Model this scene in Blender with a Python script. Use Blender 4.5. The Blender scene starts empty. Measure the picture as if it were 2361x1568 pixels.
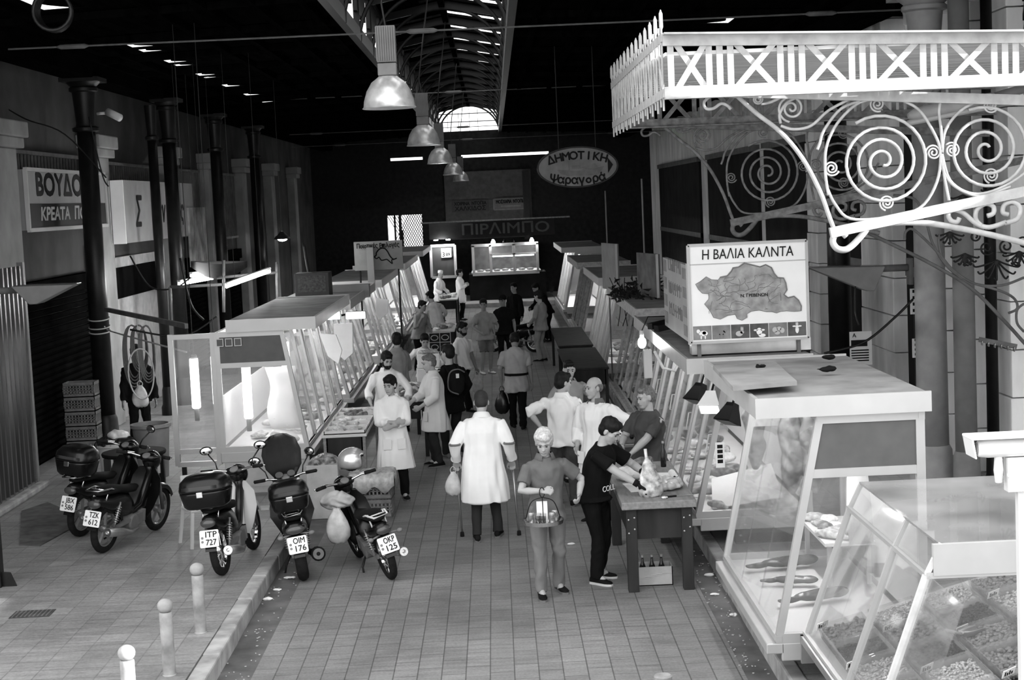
import bpy, bmesh, math, random
import numpy as np
from mathutils import Vector, Matrix
V = Vector
S = bpy.context.scene
COL = S.collection
random.seed(7)
R = math.radians
PI = math.pi

# ---------------------------------------------------------------- camera
F, CX, CY, CAMH = 3640.0, 1180.5, 784.0, 4.1
_y = V(((1137 - CX) / F, (460 - CY) / F, 1)).normalized()
_d = V((.045, 1, 0)); _d.z = -(_d.dot(_y)) / _y.z; _d.normalize()
_x = _d.cross(_y)
ROWS = (_x, _y, -_d)                     # world axes in camera (right, down, forward)
right = V((_x.x, _y.x, -_d.x)); down = V((_x.y, _y.y, -_d.y)); fwd = V((_x.z, _y.z, -_d.z))
cam = bpy.data.cameras.new('camera'); cam.sensor_width = 36; cam.lens = 36 * F / 2361
cam.clip_end = 400
co = bpy.data.objects.new('camera', cam); COL.objects.link(co)
m = Matrix((right, -down, -fwd)).transposed().to_4x4(); m.translation = (0, 0, CAMH)
co.matrix_world = m
S.camera = co
EYE = V((0, 0, CAMH))

def ray(px, py): return right * ((px - CX) / F) + down * ((py - CY) / F) + fwd
def G(px, py, z=0.0):                    # the place on the level z seen at a point of the photograph
    r = ray(px, py); return EYE + r * ((z - CAMH) / r.z)
def D(px, py, Y):                        # the place on the upright plane at distance Y
    r = ray(px, py); return EYE + r * (Y / r.y)
def XP(px, py, X):                       # the place on the side plane at X
    r = ray(px, py); return EYE + r * (X / r.x)

# ---------------------------------------------------------------- light
w = bpy.data.worlds.new('world'); S.world = w; w.use_nodes = True
bg = w.node_tree.nodes['Background']; bg.inputs[0].default_value = (1, 1, 1, 1); bg.inputs[1].default_value = 1.15
su = bpy.data.lights.new('sun', 'SUN'); su.energy = 7.0; su.angle = R(.6)
so = bpy.data.objects.new('sun', su); COL.objects.link(so)
so.rotation_euler = V((-.85, .30, -.34)).to_track_quat('-Z', 'Y').to_euler()
vs = S.view_settings; vs.view_transform = 'Standard'; vs.look = 'None'; vs.exposure = 1.32; vs.gamma = 1; vs.use_curve_mapping = False
S.cycles.max_bounces = 7; S.cycles.transparent_max_bounces = 16; S.cycles.caustics_reflective = False; S.cycles.caustics_refractive = False

# ---------------------------------------------------------------- materials
MATS = {}
def mat(name, v, rough=.6, metal=0, var=.12, scale=6, bump=.0, spec=None, stretch=None, emit=None):
    if name in MATS: return MATS[name]
    mt = bpy.data.materials.new(name); mt.use_nodes = True; MATS[name] = mt
    nt = mt.node_tree; p = nt.nodes['Principled BSDF']
    p.inputs['Roughness'].default_value = rough; p.inputs['Metallic'].default_value = metal
    p.inputs['Specular IOR Level'].default_value = spec if spec is not None else (.5 if rough < .31 else .12)
    tc = nt.nodes.new('ShaderNodeTexCoord'); n = nt.nodes.new('ShaderNodeTexNoise'); n.inputs['Scale'].default_value = scale
    n.inputs['Detail'].default_value = 5
    src = tc.outputs['Object']
    if stretch:
        mp = nt.nodes.new('ShaderNodeMapping'); mp.inputs['Scale'].default_value = stretch
        nt.links.new(src, mp.inputs[0]); src = mp.outputs[0]
    nt.links.new(src, n.inputs[0])
    cr = nt.nodes.new('ShaderNodeValToRGB')
    a, b = max(0, v * (1 - var)), min(1, v * (1 + var))
    cr.color_ramp.elements[0].position = .3; cr.color_ramp.elements[1].position = .7
    cr.color_ramp.elements[0].color = (a, a, a, 1); cr.color_ramp.elements[1].color = (b, b, b, 1)
    nt.links.new(n.outputs['Fac'], cr.inputs[0]); nt.links.new(cr.outputs[0], p.inputs['Base Color'])
    if bump:
        bp = nt.nodes.new('ShaderNodeBump'); bp.inputs['Strength'].default_value = bump; bp.inputs['Distance'].default_value = .02
        nt.links.new(n.outputs['Fac'], bp.inputs['Height']); nt.links.new(bp.outputs[0], p.inputs['Normal'])
    if emit:
        p.inputs['Emission Color'].default_value = (1, 1, 1, 1); p.inputs['Emission Strength'].default_value = emit
    return mt

def tile_mat(name, v, grout, bw, rh, rot90, off, var=.25, rough=.55, msize=.006, dirt=.35):
    mt = bpy.data.materials.new(name); mt.use_nodes = True; MATS[name] = mt
    nt = mt.node_tree; p = nt.nodes['Principled BSDF']; p.inputs['Roughness'].default_value = rough; p.inputs['Specular IOR Level'].default_value = .3
    tc = nt.nodes.new('ShaderNodeTexCoord'); mp = nt.nodes.new('ShaderNodeMapping')
    if rot90: mp.inputs['Rotation'].default_value = (0, 0, PI / 2)
    nt.links.new(tc.outputs['Object'], mp.inputs[0])
    br = nt.nodes.new('ShaderNodeTexBrick'); br.offset = off
    br.inputs['Scale'].default_value = 1; br.inputs['Brick Width'].default_value = bw; br.inputs['Row Height'].default_value = rh
    br.inputs['Mortar Size'].default_value = msize; br.inputs['Mortar Smooth'].default_value = .2
    c = lambda x: (x, x, x, 1)
    br.inputs['Color1'].default_value = c(v * (1 - var * .45)); br.inputs['Color2'].default_value = c(v * (1 + var * .45)); br.inputs['Mortar'].default_value = c(grout)
    nt.links.new(mp.outputs[0], br.inputs[0])
    out = br.outputs[0]
    for sc, amt, st in ((.55, dirt, (1, 1, 1)), (5, dirt * .75, (.35, 3, 1)), (38, .25, (1, 1, 1))):
        n = nt.nodes.new('ShaderNodeTexNoise'); n.inputs['Scale'].default_value = sc; n.inputs['Detail'].default_value = 6; n.inputs['Roughness'].default_value = .65
        m2 = nt.nodes.new('ShaderNodeMapping'); m2.inputs['Scale'].default_value = st
        nt.links.new(tc.outputs['Object'], m2.inputs[0]); nt.links.new(m2.outputs[0], n.inputs[0])
        mr = nt.nodes.new('ShaderNodeMapRange'); mr.inputs[1].default_value = .3; mr.inputs[2].default_value = .7
        mr.inputs[3].default_value = 1 - amt; mr.inputs[4].default_value = 1 + amt * .6
        nt.links.new(n.outputs['Fac'], mr.inputs[0])
        mx = nt.nodes.new('ShaderNodeMix'); mx.data_type = 'RGBA'; mx.blend_type = 'MULTIPLY'; mx.inputs[0].default_value = 1
        nt.links.new(out, mx.inputs[6]); nt.links.new(mr.outputs[0], mx.inputs[7]); out = mx.outputs[2]
    nt.links.new(out, p.inputs['Base Color'])
    bp = nt.nodes.new('ShaderNodeBump'); bp.inputs['Strength'].default_value = .5; bp.inputs['Distance'].default_value = .006; bp.invert = True
    nt.links.new(br.outputs['Fac'], bp.inputs['Height']); nt.links.new(bp.outputs[0], p.inputs['Normal'])
    return mt

def glass_mat(name, haze, refl=1.0, tint=.95):
    mt = bpy.data.materials.new(name); mt.use_nodes = True; MATS[name] = mt
    nt = mt.node_tree; nt.nodes.remove(nt.nodes['Principled BSDF']); o = nt.nodes['Material Output']
    t = nt.nodes.new('ShaderNodeBsdfTransparent'); t.inputs[0].default_value = (tint, tint, tint, 1)
    d = nt.nodes.new('ShaderNodeBsdfDiffuse'); d.inputs[0].default_value = (.8, .8, .8, 1)
    g = nt.nodes.new('ShaderNodeBsdfGlossy'); g.inputs['Roughness'].default_value = .03
    n = nt.nodes.new('ShaderNodeTexNoise'); n.inputs['Scale'].default_value = 1.3
    tc = nt.nodes.new('ShaderNodeTexCoord'); nt.links.new(tc.outputs['Object'], n.inputs[0])
    mr = nt.nodes.new('ShaderNodeMapRange'); mr.inputs[1].default_value = .3; mr.inputs[2].default_value = .75; mr.inputs[3].default_value = haze * .5; mr.inputs[4].default_value = haze * 1.5
    nt.links.new(n.outputs['Fac'], mr.inputs[0])
    m1 = nt.nodes.new('ShaderNodeMixShader'); nt.links.new(mr.outputs[0], m1.inputs[0]); nt.links.new(t.outputs[0], m1.inputs[1]); nt.links.new(d.outputs[0], m1.inputs[2])
    fr = nt.nodes.new('ShaderNodeFresnel'); fr.inputs[0].default_value = 1.5
    ml = nt.nodes.new('ShaderNodeMath'); ml.operation = 'MULTIPLY'; ml.inputs[1].default_value = .8 * refl; nt.links.new(fr.outputs[0], ml.inputs[0])
    mn = nt.nodes.new('ShaderNodeMath'); mn.operation = 'MINIMUM'; mn.inputs[1].default_value = .16 * refl; nt.links.new(ml.outputs[0], mn.inputs[0]); ml = mn
    m2 = nt.nodes.new('ShaderNodeMixShader'); nt.links.new(ml.outputs[0], m2.inputs[0]); nt.links.new(m1.outputs[0], m2.inputs[1]); nt.links.new(g.outputs[0], m2.inputs[2])
    nt.links.new(m2.outputs[0], o.inputs[0])
    return mt

def emit_mat(name, s):
    mt = bpy.data.materials.new(name); mt.use_nodes = True; MATS[name] = mt
    nt = mt.node_tree; nt.nodes.remove(nt.nodes['Principled BSDF'])
    e = nt.nodes.new('ShaderNodeEmission'); e.inputs[1].default_value = s; nt.links.new(e.outputs[0], nt.nodes['Material Output'].inputs[0])
    return mt

GLASS = glass_mat('glass', .05); HAZY = glass_mat('dusty_glass', .13); ACRYL = glass_mat('acrylic', .07, 1.3); SHIELD = glass_mat('smoked_glass', .05, 1, .35)
PLASTICBAG = glass_mat('plastic_film', .55, 1.5)
TUBE = emit_mat('tube_light', 14); BULB = emit_mat('bulb_light', 30); SCREENL = emit_mat('lit_panel', 2.2)
TILE = tile_mat('alley_tiles', .235, .11, .42, .212, True, .5)
PAVE = tile_mat('pavement_tiles', .27, .20, .277, .277, False, .0, msize=.007)
CONC = mat('concrete', .33, .85, var=.35, scale=4, bump=.4)
GUTTER = mat('gutter', .12, .5, var=.4, scale=3, bump=.2)
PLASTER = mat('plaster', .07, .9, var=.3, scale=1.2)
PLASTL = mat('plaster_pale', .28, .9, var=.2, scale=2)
STONE = mat('stone', .85, .75, var=.22, scale=2.5, bump=.15, stretch=(1, 1, .3))
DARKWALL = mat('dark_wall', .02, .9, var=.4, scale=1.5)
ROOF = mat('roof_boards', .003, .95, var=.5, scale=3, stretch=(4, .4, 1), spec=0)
IRON = mat('black_iron', .008, .4, var=.3, scale=8, spec=.25)
IRONM = mat('grey_iron', .13, .5, var=.3, scale=5)
WIRON = mat('white_painted_iron', .60, .5, var=.12, scale=12)
SHADEP = mat('rusty_shaded_paint', .15, .65, var=.4, scale=14)  # rusty canopy paint, also darkened to stand in for shade at the back
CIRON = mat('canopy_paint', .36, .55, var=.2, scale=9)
GIRON = mat('weathered_painted_iron', .42, .6, var=.3, scale=14)
ALU = mat('aluminium', .46, .42, .35, var=.06, scale=3)
STEEL = mat('steel', .45, .32, .85, var=.12, scale=6)
CHROME = mat('chrome', .75, .12, 1, var=.05)
WHITE = mat('white_enamel', .6, .4, var=.05, scale=3)
LAMIN = mat('grey_laminate', .11, .45, var=.1)
ROOFBD = mat('grey_board', .25, .7, var=.25, scale=3)
BLACKP = mat('black_plastic', .005, .25, var=.2, spec=.35)
MATTBLK = mat('matt_black', .008, .75, var=.3)
RUBBER = mat('rubber', .014, .85, var=.3, scale=20)
GREYP = mat('grey_plastic', .16, .5, var=.15)
CRATEM = mat('crate_plastic', .17, .55, var=.25)
WOOD = mat('dark_wood', .028, .6, var=.4, scale=5, stretch=(1, 1, .2), bump=.2)
WOODL = mat('pale_wood', .22, .65, var=.2, scale=5, stretch=(6, 1, 6))
CARD = mat('cardboard', .42, .8, var=.15)
PAPER = mat('paper', .82, .8, var=.04)
INK = mat('ink', .012, .6, var=.1)
GREYINK = mat('grey_ink', .20, .7, var=.2)
FATM = mat('fat', .68, .4, var=.25, scale=14)
MEATM = mat('meat', .17, .32, var=.6, scale=11)
MEATL = mat('pale_meat', .42, .35, var=.45, scale=13)
FISHM = mat('fish', .09, .25, var=.5, scale=7)
CLOTHW = mat('white_cotton', .84, .9, var=.04, scale=5)
CLOTHO = mat('offwhite_cotton', .66, .9, var=.06, scale=5)
CLOTHG = mat('grey_cotton', .13, .9, var=.15, scale=8)
CLOTHM = mat('mid_grey_cotton', .28, .9, var=.12, scale=8)
CLOTHB = mat('black_cotton', .006, .9, var=.2, scale=8)
DENIM = mat('denim', .07, .9, var=.3, scale=9)
SKIN = mat('skin', .40, .5, var=.08, scale=9)
SKIND = mat('tanned_skin', .24, .5, var=.1, scale=9)
HAIRD = mat('dark_hair', .012, .55, var=.4, scale=30)
HAIRG = mat('grey_hair', .50, .7, var=.3, scale=40)
HAIRM = mat('salt_and_pepper_hair', .14, .7, var=.4, scale=40)
EYE_M = mat('eye', .02, .2)
LIP = mat('lip', .20, .5)

# ---------------------------------------------------------------- mesh builder
def frame(d, up=None):
    d = d.normalized()
    u = V((0, 0, 1)) if up is None else up
    if abs(d.dot(u)) > .98: u = V((0, 1, 0))
    a = d.cross(u).normalized(); return a, a.cross(d).normalized()

class MB:
    def __init__(s): s.v = []; s.f = []; s.T = None
    def add(s, vs, fs):
        n = len(s.v)
        s.v += [V(v) for v in vs] if s.T is None else [s.T @ V(v) for v in vs]
        s.f += [tuple(i + n for i in f) for f in fs]; return s
    def box(s, c, d, rz=0, M=None):
        x, y, z = d[0] / 2, d[1] / 2, d[2] / 2
        vs = [V((i, j, k)) for k in (-z, z) for j in (-y, y) for i in (-x, x)]
        if M is None: M = Matrix.Rotation(rz, 3, 'Z')
        vs = [M @ v + V(c) for v in vs]
        return s.add(vs, [(0, 2, 3, 1), (4, 5, 7, 6), (0, 1, 5, 4), (2, 6, 7, 3), (0, 4, 6, 2), (1, 3, 7, 5)])
    def bb(s, a, b):
        a, b = V(a), V(b); d = b - a
        return s.box((a + b) / 2, (abs(d.x), abs(d.y), abs(d.z)))
    def bar(s, a, b, w, h=None, up=None):      # a rectangular bar from a to b
        a, b = V(a), V(b); h = w if h is None else h
        r, u = frame(b - a, up); r, u = r * (w / 2), u * (h / 2)
        vs = [p + i * r + j * u for p in (a, b) for i, j in ((-1, -1), (1, -1), (1, 1), (-1, 1))]
        return s.add(vs, [(0, 1, 2, 3), (7, 6, 5, 4), (0, 4, 5, 1), (1, 5, 6, 2), (2, 6, 7, 3), (3, 7, 4, 0)])
    def ext(s, pts, vec):                      # a polygon pushed along a vector
        pts = [V(p) for p in pts]; vec = V(vec); n = len(pts)
        vs = pts + [p + vec for p in pts]
        return s.add(vs, [tuple(range(n))[::-1], tuple(range(n, 2 * n))] + [(i, (i + 1) % n, n + (i + 1) % n, n + i) for i in range(n)])
    def loft(s, rings, closed=False, caps=True):
        k = len(rings[0]); n = len(rings); vs = [p for r in rings for p in r]; fs = []
        for i in range(n if closed else n - 1):
            j = (i + 1) % n
            for q in range(k):
                q2 = (q + 1) % k; fs.append((i * k + q, i * k + q2, j * k + q2, j * k + q))
        if caps and not closed: fs += [tuple(range(k))[::-1], tuple(range((n - 1) * k, n * k))]
        return s.add(vs, fs)
    def tube(s, pts, r, seg=8, closed=False, flat=None):
        pts = [V(p) for p in pts]; n = len(pts); rings = []
        rr = r if isinstance(r, (list, tuple)) else [r] * n
        pa = None
        for i, p in enumerate(pts):
            if closed: d = pts[(i + 1) % n] - pts[i - 1]
            else: d = pts[min(i + 1, n - 1)] - pts[max(i - 1, 0)]
            if d.length < 1e-9: d = V((0, 0, 1))
            d.normalize()
            if pa is None: a, b = frame(d)
            else:
                a = pa - d * pa.dot(d)
                if a.length < 1e-6: a, _ = frame(d)
                a.normalize(); b = a.cross(d)
            pa = a; fl = flat or 1
            rings.append([p + (a * math.cos(t) + b * math.sin(t) * fl) * rr[i] for t in [2 * PI * q / seg for q in range(seg)]])
        return s.loft(rings, closed)
    def cyl(s, a, b, r, seg=16, r2=None): return s.tube([a, b], [r, r if r2 is None else r2], seg)
    def lathe(s, c, prof, seg=20, axis=None):   # profile of (radius, height)
        c = V(c); Z = V(axis).normalized() if axis else V((0, 0, 1))
        a, b = frame(Z)
        return s.loft([[c + Z * z + (a * math.cos(2 * PI * q / seg) + b * math.sin(2 * PI * q / seg)) * max(r, 1e-4) for q in range(seg)] for r, z in prof])
    def ball(s, c, r, seg=12, rings=8, M=None):
        c = V(c); r = (r, r, r) if not isinstance(r, (tuple, list)) else r
        M = M or Matrix.Identity(3); R_ = []
        for i in range(rings + 1):
            t = PI * i / rings; k = max(math.sin(t), .01)
            R_.append([c + M @ V((r[0] * k * math.cos(2 * PI * q / seg), r[1] * k * math.sin(2 * PI * q / seg), -r[2] * math.cos(t))) for q in range(seg)])
        return s.loft(R_)
    def plane(s, a, b, c, d): return s.add([a, b, c, d], [(0, 1, 2, 3)])
    def build(s, name, m, parent=None, smooth=False, world=False, bevel=0, autos=False):
        me = bpy.data.meshes.new(name)
        off = V((0, 0, 0))
        if parent is not None and world:
            q = parent
            while q: off += q.location; q = q.parent
        me.from_pydata([tuple(v - off) for v in s.v], [], s.f); me.validate(); me.update()
        if smooth: me.polygons.foreach_set('use_smooth', [True] * len(me.polygons))
        if smooth and autos: me.set_sharp_from_angle(angle=R(40))
        o = bpy.data.objects.new(name, me); COL.objects.link(o)
        me.materials.append(m)
        if parent is not None: o.parent = parent
        if bevel:
            b = o.modifiers.new('bevel', 'BEVEL'); b.width = bevel; b.segments = 2; b.limit_method = 'ANGLE'
        return o

def tag(o, label=None, cat=None, group=None, kind=None):
    if label: o['label'] = label
    if cat: o['category'] = cat
    if group: o['group'] = group
    if kind: o['kind'] = kind
    return o
def thing(name, label, cat, loc=(0, 0, 0), rz=0, group=None):
    o = bpy.data.objects.new(name, None); COL.objects.link(o); o.empty_display_size = .1
    o.location = loc; o.rotation_euler = (0, 0, rz)
    return tag(o, label, cat, group)
def struct(name, mb, m, smooth=False, **k):
    return tag(mb.build(name, m, smooth=smooth, **k), kind='structure')
def copy_tree(o, parent=None):
    c = o.copy(); COL.objects.link(c)
    if parent is not None: c.parent = parent
    for ch in list(o.children): copy_tree(ch, c)
    return c

PENDING = []
def organic(mb, name, m, parent, vox=.012, wrinkle=0, wscale=(9, 9, 3), smooth=2, seed=0):
    o = mb.build(name, m, parent, smooth=True)
    PENDING.append((o, vox, wrinkle, wscale, smooth, seed)); return o
def finish_organic():
    for o, vox, wr, ws, sm, seed in PENDING:
        r = o.modifiers.new('r', 'REMESH'); r.mode = 'VOXEL'; r.voxel_size = vox; r.use_smooth_shade = True
        if sm:
            q = o.modifiers.new('s', 'SMOOTH'); q.iterations = sm; q.factor = .5
    dg = bpy.context.evaluated_depsgraph_get(); dg.update()
    out = []
    for t in PENDING:
        me = bpy.data.meshes.new_from_object(t[0].evaluated_get(dg), depsgraph=dg); out.append(me)
    for (o, vox, wr, ws, sm, seed), me in zip(PENDING, out):
        o.modifiers.clear()
        if wr:
            n = len(me.vertices); p = np.empty(n * 3); me.vertices.foreach_get('co', p); p = p.reshape(-1, 3)
            nr = np.empty(n * 3); me.vertices.foreach_get('normal', nr); nr = nr.reshape(-1, 3)
            rg = np.random.RandomState(seed + 1); q = p * np.array(ws); d = np.zeros(n)
            wp = q + .9 * np.sin(q[:, [1, 2, 0]] * 1.3 + rg.rand(3) * 6)
            for k in range(5):
                kk = rg.randn(3) * (1 + .35 * k); d += np.sin(wp @ kk + rg.rand() * 6) / (1 + .5 * k)
            d = np.clip(d / 2.2, -1, 1); p = p + nr * (d * wr)[:, None]
            me.vertices.foreach_set('co', p.reshape(-1)); me.update()
        me.polygons.foreach_set('use_smooth', [True] * len(me.polygons))
        me.name = o.name; o.data = me
    PENDING.clear()

def text(body, size, M, m, name, parent, depth=.004, shear=0, sx=1.0, align='CENTER', bold=0, width=None):
    c = bpy.data.curves.new('lettering', 'FONT'); c.body = body.translate(str.maketrans('ΑΒΕΖΗΙΚΜΝΟΡΤΥΧο', 'ABEZHIKMNOPTYXo')); c.size = size; c.extrude = depth / 2; c.shear = shear
    c.align_x = align; c.align_y = 'CENTER';  c.resolution_u = 3
    o = bpy.data.objects.new('lettering', c); COL.objects.link(o)
    dg = bpy.context.evaluated_depsgraph_get()
    me = bpy.data.meshes.new_from_object(o.evaluated_get(dg), depsgraph=dg)
    COL.objects.unlink(o); bpy.data.objects.remove(o); bpy.data.curves.remove(c)
    if width:
        xs = [v.co.x for v in me.vertices]; sx = width / (max(xs) - min(xs))
    
    if bold:                                # heavier strokes: the same letters laid again a hair apart
        bm = bmesh.new(); base = me.copy()
        for dx, dy in ((-bold, 0), (bold, 0), (0, bold), (0, -bold)):
            q = base.copy(); q.transform(Matrix.Translation((dx / sx, dy, .0002 * (dx > 0) + .0004 * (dy > 0)))); bm.from_mesh(q); bpy.data.meshes.remove(q)
        bm.to_mesh(me); bm.free(); bpy.data.meshes.remove(base)
    me.transform(M @ Matrix.Diagonal((sx, 1, 1, 1))); me.materials.clear(); me.materials.append(m); me.name = name
    t = bpy.data.objects.new(name, me); COL.objects.link(t)
    if parent is not None: t.parent = parent
    return t
def face_M(o, xdir, up):                   # letter plane: x along xdir, y along up
    x = V(xdir).normalized(); u = V(up).normalized(); n = x.cross(u)
    M = Matrix((x, u, n)).transposed().to_4x4(); M.translation = V(o); return M
def spiral(c, r0, r1, turns, a0=0, n=24, dirn=1):   # flat spiral points around (x, z) pairs
    k = int(n * turns)
    return [(c[0] + (r0 + (r1 - r0) * i / k) * math.cos(a0 + dirn * 2 * PI * turns * i / k), c[1] + (r0 + (r1 - r0) * i / k) * math.sin(a0 + dirn * 2 * PI * turns * i / k)) for i in range(k + 1)]
def smooth_path(pts, n=6):
    pts = [V(p) for p in pts]; out = []
    for i in range(len(pts) - 1):
        p0, p1, p2, p3 = pts[max(i - 1, 0)], pts[i], pts[i + 1], pts[min(i + 2, len(pts) - 1)]
        for k in range(n):
            t = k / n
            out.append(.5 * ((2 * p1) + (p2 - p0) * t + (2 * p0 - 5 * p1 + 4 * p2 - p3) * t * t + (3 * p1 - p0 - 3 * p2 + p3) * t ** 3))
    return out + [pts[-1]]
# ---------------------------------------------------------------- setting
XL, XR = -2.63, 2.2                       # kerb faces
YB = 66.0
st = lambda n, a, b, m: struct(n, MB().bb(a, b), m)
st('floor', (-2.32, 3, -.12), (1.95, YB, 0), TILE)
st('trim_1', (XL, 3, -.12), (-2.32, YB, -.004), GUTTER)
st('trim_2', (1.95, 3, -.12), (XR, YB, -.004), GUTTER)
st('pavement_left', (-9, 3, -.12), (XL - .16, YB, .17), PAVE)
st('pavement_right', (XR + .14, 3, -.12), (9, YB, .16), PAVE)
for nm, x0, x1 in (('kerb_left', XL - .16, XL), ('kerb_right', XR, XR + .14)):
    mb = MB(); y = 3.0
    while y < YB - 1:
        mb.box(((x0 + x1) / 2 + random.uniform(-.006, .006), y + .49, .025 + random.uniform(-.006, .004)), (x1 - x0, .975, .295)); y += .985
    struct(nm, mb, CONC, bevel=.018)
# left wall with openings, cornice and pilasters
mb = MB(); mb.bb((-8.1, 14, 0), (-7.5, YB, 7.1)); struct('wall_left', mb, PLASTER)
mb = MB()
for y0, y1 in ((23.1, 24.3), (29.0, 30.1), (35.4, 36.3), (40.6, 41.4), (46, 46.8), (52, 52.8), (58, 58.8)):
    mb.bb((-7.5, y0, .17), (-7.22, y1, 5.2)); mb.bb((-7.5, y0 - .1, 5.2), (-7.12, y1 + .1, 5.36)); mb.bb((-7.5, y0 - .16, 5.36), (-7.06, y1 + .16, 5.6))
struct('trim_3', mb, PLASTL, bevel=.02)
def shutter(n, y0, y1, z1, m):
    mb = MB(); z = .17
    while z < z1 - .05:
        mb.ext([(-7.5, y0, z), (-7.46, y0, z + .01), (-7.43, y0, z + .055), (-7.46, y0, z + .1), (-7.5, y0, z + .11)], (0, y1 - y0, 0)); z += .112
    mb.bb((-7.5, y0, z1 - .05), (-7.33, y1, z1 + .22)); mb.bb((-7.5, y0 - .06, .17), (-7.41, y0, z1)); mb.bb((-7.5, y1, .17), (-7.41, y1 + .06, z1))
    struct(n, mb, m)
SHUT = mat('shutter_paint', .006, .8, var=.4, scale=2, spec=0)
shutter('door_1', 24.4, 28.8, 2.9, SHUT); st('trim_9', (-7.52, 30.12, .17), (-7.4, 35.3, 3.3), mat('pale_wall_panel', .42, .8, var=.15)); st('trim_10', (-7.53, 30.4, 2.5), (-7.36, 35, 3.1), SHUT)
shutter('door_3', 36.5, 40.4, 2.8, SHUT); shutter('door_4', 41.6, 45.8, 2.8, SHUT)
for i, (y0, y1, z0, z1) in enumerate(((24.5, 28.6, 4.05, 5.15), (30.6, 34.9, 4.3, 5.1), (36.6, 40.2, 3.6, 5.1), (41.7, 45.7, 3.4, 5.1))):
    mb = MB(); mb.bb((-7.51, y0, z0), (-7.44, y1, z1))
    win = struct('window_%d' % (i + 1), mb, mat('dark_glazing', .01, .15))
    bars = MB(); y = y0 + .15
    while y < y1: bars.bb((-7.44, y, z0), (-7.41, y + .03, z1)); y += .19
    bars.bb((-7.46, y0 - .06, z0 - .06), (-7.38, y1 + .06, z0)); bars.bb((-7.46, y0 - .06, z1), (-7.38, y1 + .06, z1 + .06))
    bars.build('window_bars', IRONM, win)
# right wall of stone with dark doorways
mb = MB(); mb.bb((6.6, 13.6, 0), (7.2, YB, 12.5)); struct('wall_right', mb, STONE)  # upper part added out of view to block sun from the lantern
mb = MB()
for y0, y1 in ((19.4, 20.1), (20.9, 21.7), (22.3, 23.6), (25.2, 27.4), (31, 32)):
    z = .16
    while z < 6.4: mb.bb((6.32 + .03 * random.random(), y0, z), (6.6, y1, z + .585)); z += .6
    mb.bb((6.2, y0 - .1, 6.4), (6.6, y1 + .1, 6.65))
struct('trim_4', mb, STONE, bevel=.012)
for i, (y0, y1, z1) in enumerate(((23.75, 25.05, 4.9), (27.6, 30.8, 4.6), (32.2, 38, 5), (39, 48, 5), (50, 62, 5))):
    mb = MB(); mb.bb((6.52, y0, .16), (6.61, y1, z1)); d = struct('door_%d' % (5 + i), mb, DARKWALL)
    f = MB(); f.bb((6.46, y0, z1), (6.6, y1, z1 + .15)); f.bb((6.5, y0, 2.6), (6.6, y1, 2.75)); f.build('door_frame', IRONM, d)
# arch and volute console up on the right wall, lattice window behind
mb = MB()
for rr, t in ((1.25, .3), (1.0, .22)):
    pts = [V((6.42 - .1 * (rr < 1.1), 24.6 + rr * math.cos(a), 6.0 + rr * math.sin(a))) for a in [PI * k / 16 for k in range(17)]]
    mb.tube(pts, .1, 8)
struct('trim_5', mb, STONE, smooth=True)
mb = MB()
for k in range(16):
    mb.bar((6.55, 19.6 + .1 * k, 4.4), (6.55, 20.9 + .1 * k, 7.4), .035, .03); mb.bar((6.55, 20.9 + .1 * k - 1.2, 4.4), (6.55, 19.6 + .1 * k - 1.2, 7.4), .035, .03)
win = struct('window_5', MB().bb((6.57, 18.6, 4.4), (6.61, 21.3, 7.4)), mat('dark_glazing', .01, .15)); mb.build('window_lattice', IRON, win)
# unseen stepped wall, added past the frame edge to shape the sunlight
mb = MB(); mb.bb((6.9, 0, 0), (7.4, 8.8, 4.05)); mb.bb((6.9, 8.8, 0), (7.4, 10.9, 9)); mb.bb((6.9, 10.9, 0), (7.4, 12.15, 5.05)); mb.bb((6.9, 12.15, 0), (7.4, 13.6, 9))
struct('wall_sun_blocker', mb, STONE)
# far wall with the slit, the lattice opening and the gable light above
mb = MB()
mb.bb((-9, YB, 0), (-4.45, YB + .4, 5.88)); mb.bb((-3.0, YB, 0), (9, YB + .4, 5.88)); mb.bb((-4.45, YB, 0), (-3, YB + .4, 2.05)); mb.bb((-4.45, YB, 3.62), (-3, YB + .4, 5.88))
mb.bb((-9, YB, 6.0), (-2.12, YB + .4, 8.4)); mb.bb((.38, YB, 6.0), (9, YB + .4, 8.4)); mb.bb((-2.12, YB, 6.0), (.38, YB + .4, 6.98))
for a, b in ((-4.1, -.95), (-.3, 2.3)): pass
mb.bb((-9, YB, 5.88), (-4.2, YB + .4, 6.0)); mb.bb((-2.85, YB, 5.88), (-1.25, YB + .4, 6.0)); mb.bb((2.4, YB, 5.88), (9, YB + .4, 6.0))
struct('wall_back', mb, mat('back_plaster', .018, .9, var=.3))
mb = MB()
for k in range(15): mb.bar((-4.45 + .1 * k, YB + .1, 2.05), (-4.45 + .1 * k + .9, YB + .1, 3.62), .03); mb.bar((-4.45 + .1 * k, YB + .1, 3.62), (-4.45 + .1 * k + .9, YB + .1, 2.05), .03)
mb.bb((-4.18, YB + .05, 2), (-4.1, YB + .2, 3.7)); mb.bb((-3.98, YB + .05, 2), (-3.86, YB + .2, 3.7)); mb.bb((-3.9, YB + .05, 2), (-3.8, YB + .2, 3.0))
struct('window_6', mb, IRON)
mb = MB()
for z in (7.35, 7.68): mb.bb((-2.12, YB + .1, z), (.38, YB + .16, z + .035))
for x in (-1.75, -1.3, -.85, -.5): mb.bb((x, YB + .12, 6.98), (x + .02, YB + .15, 7.9))
struct('window_7', mb, IRON)
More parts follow.
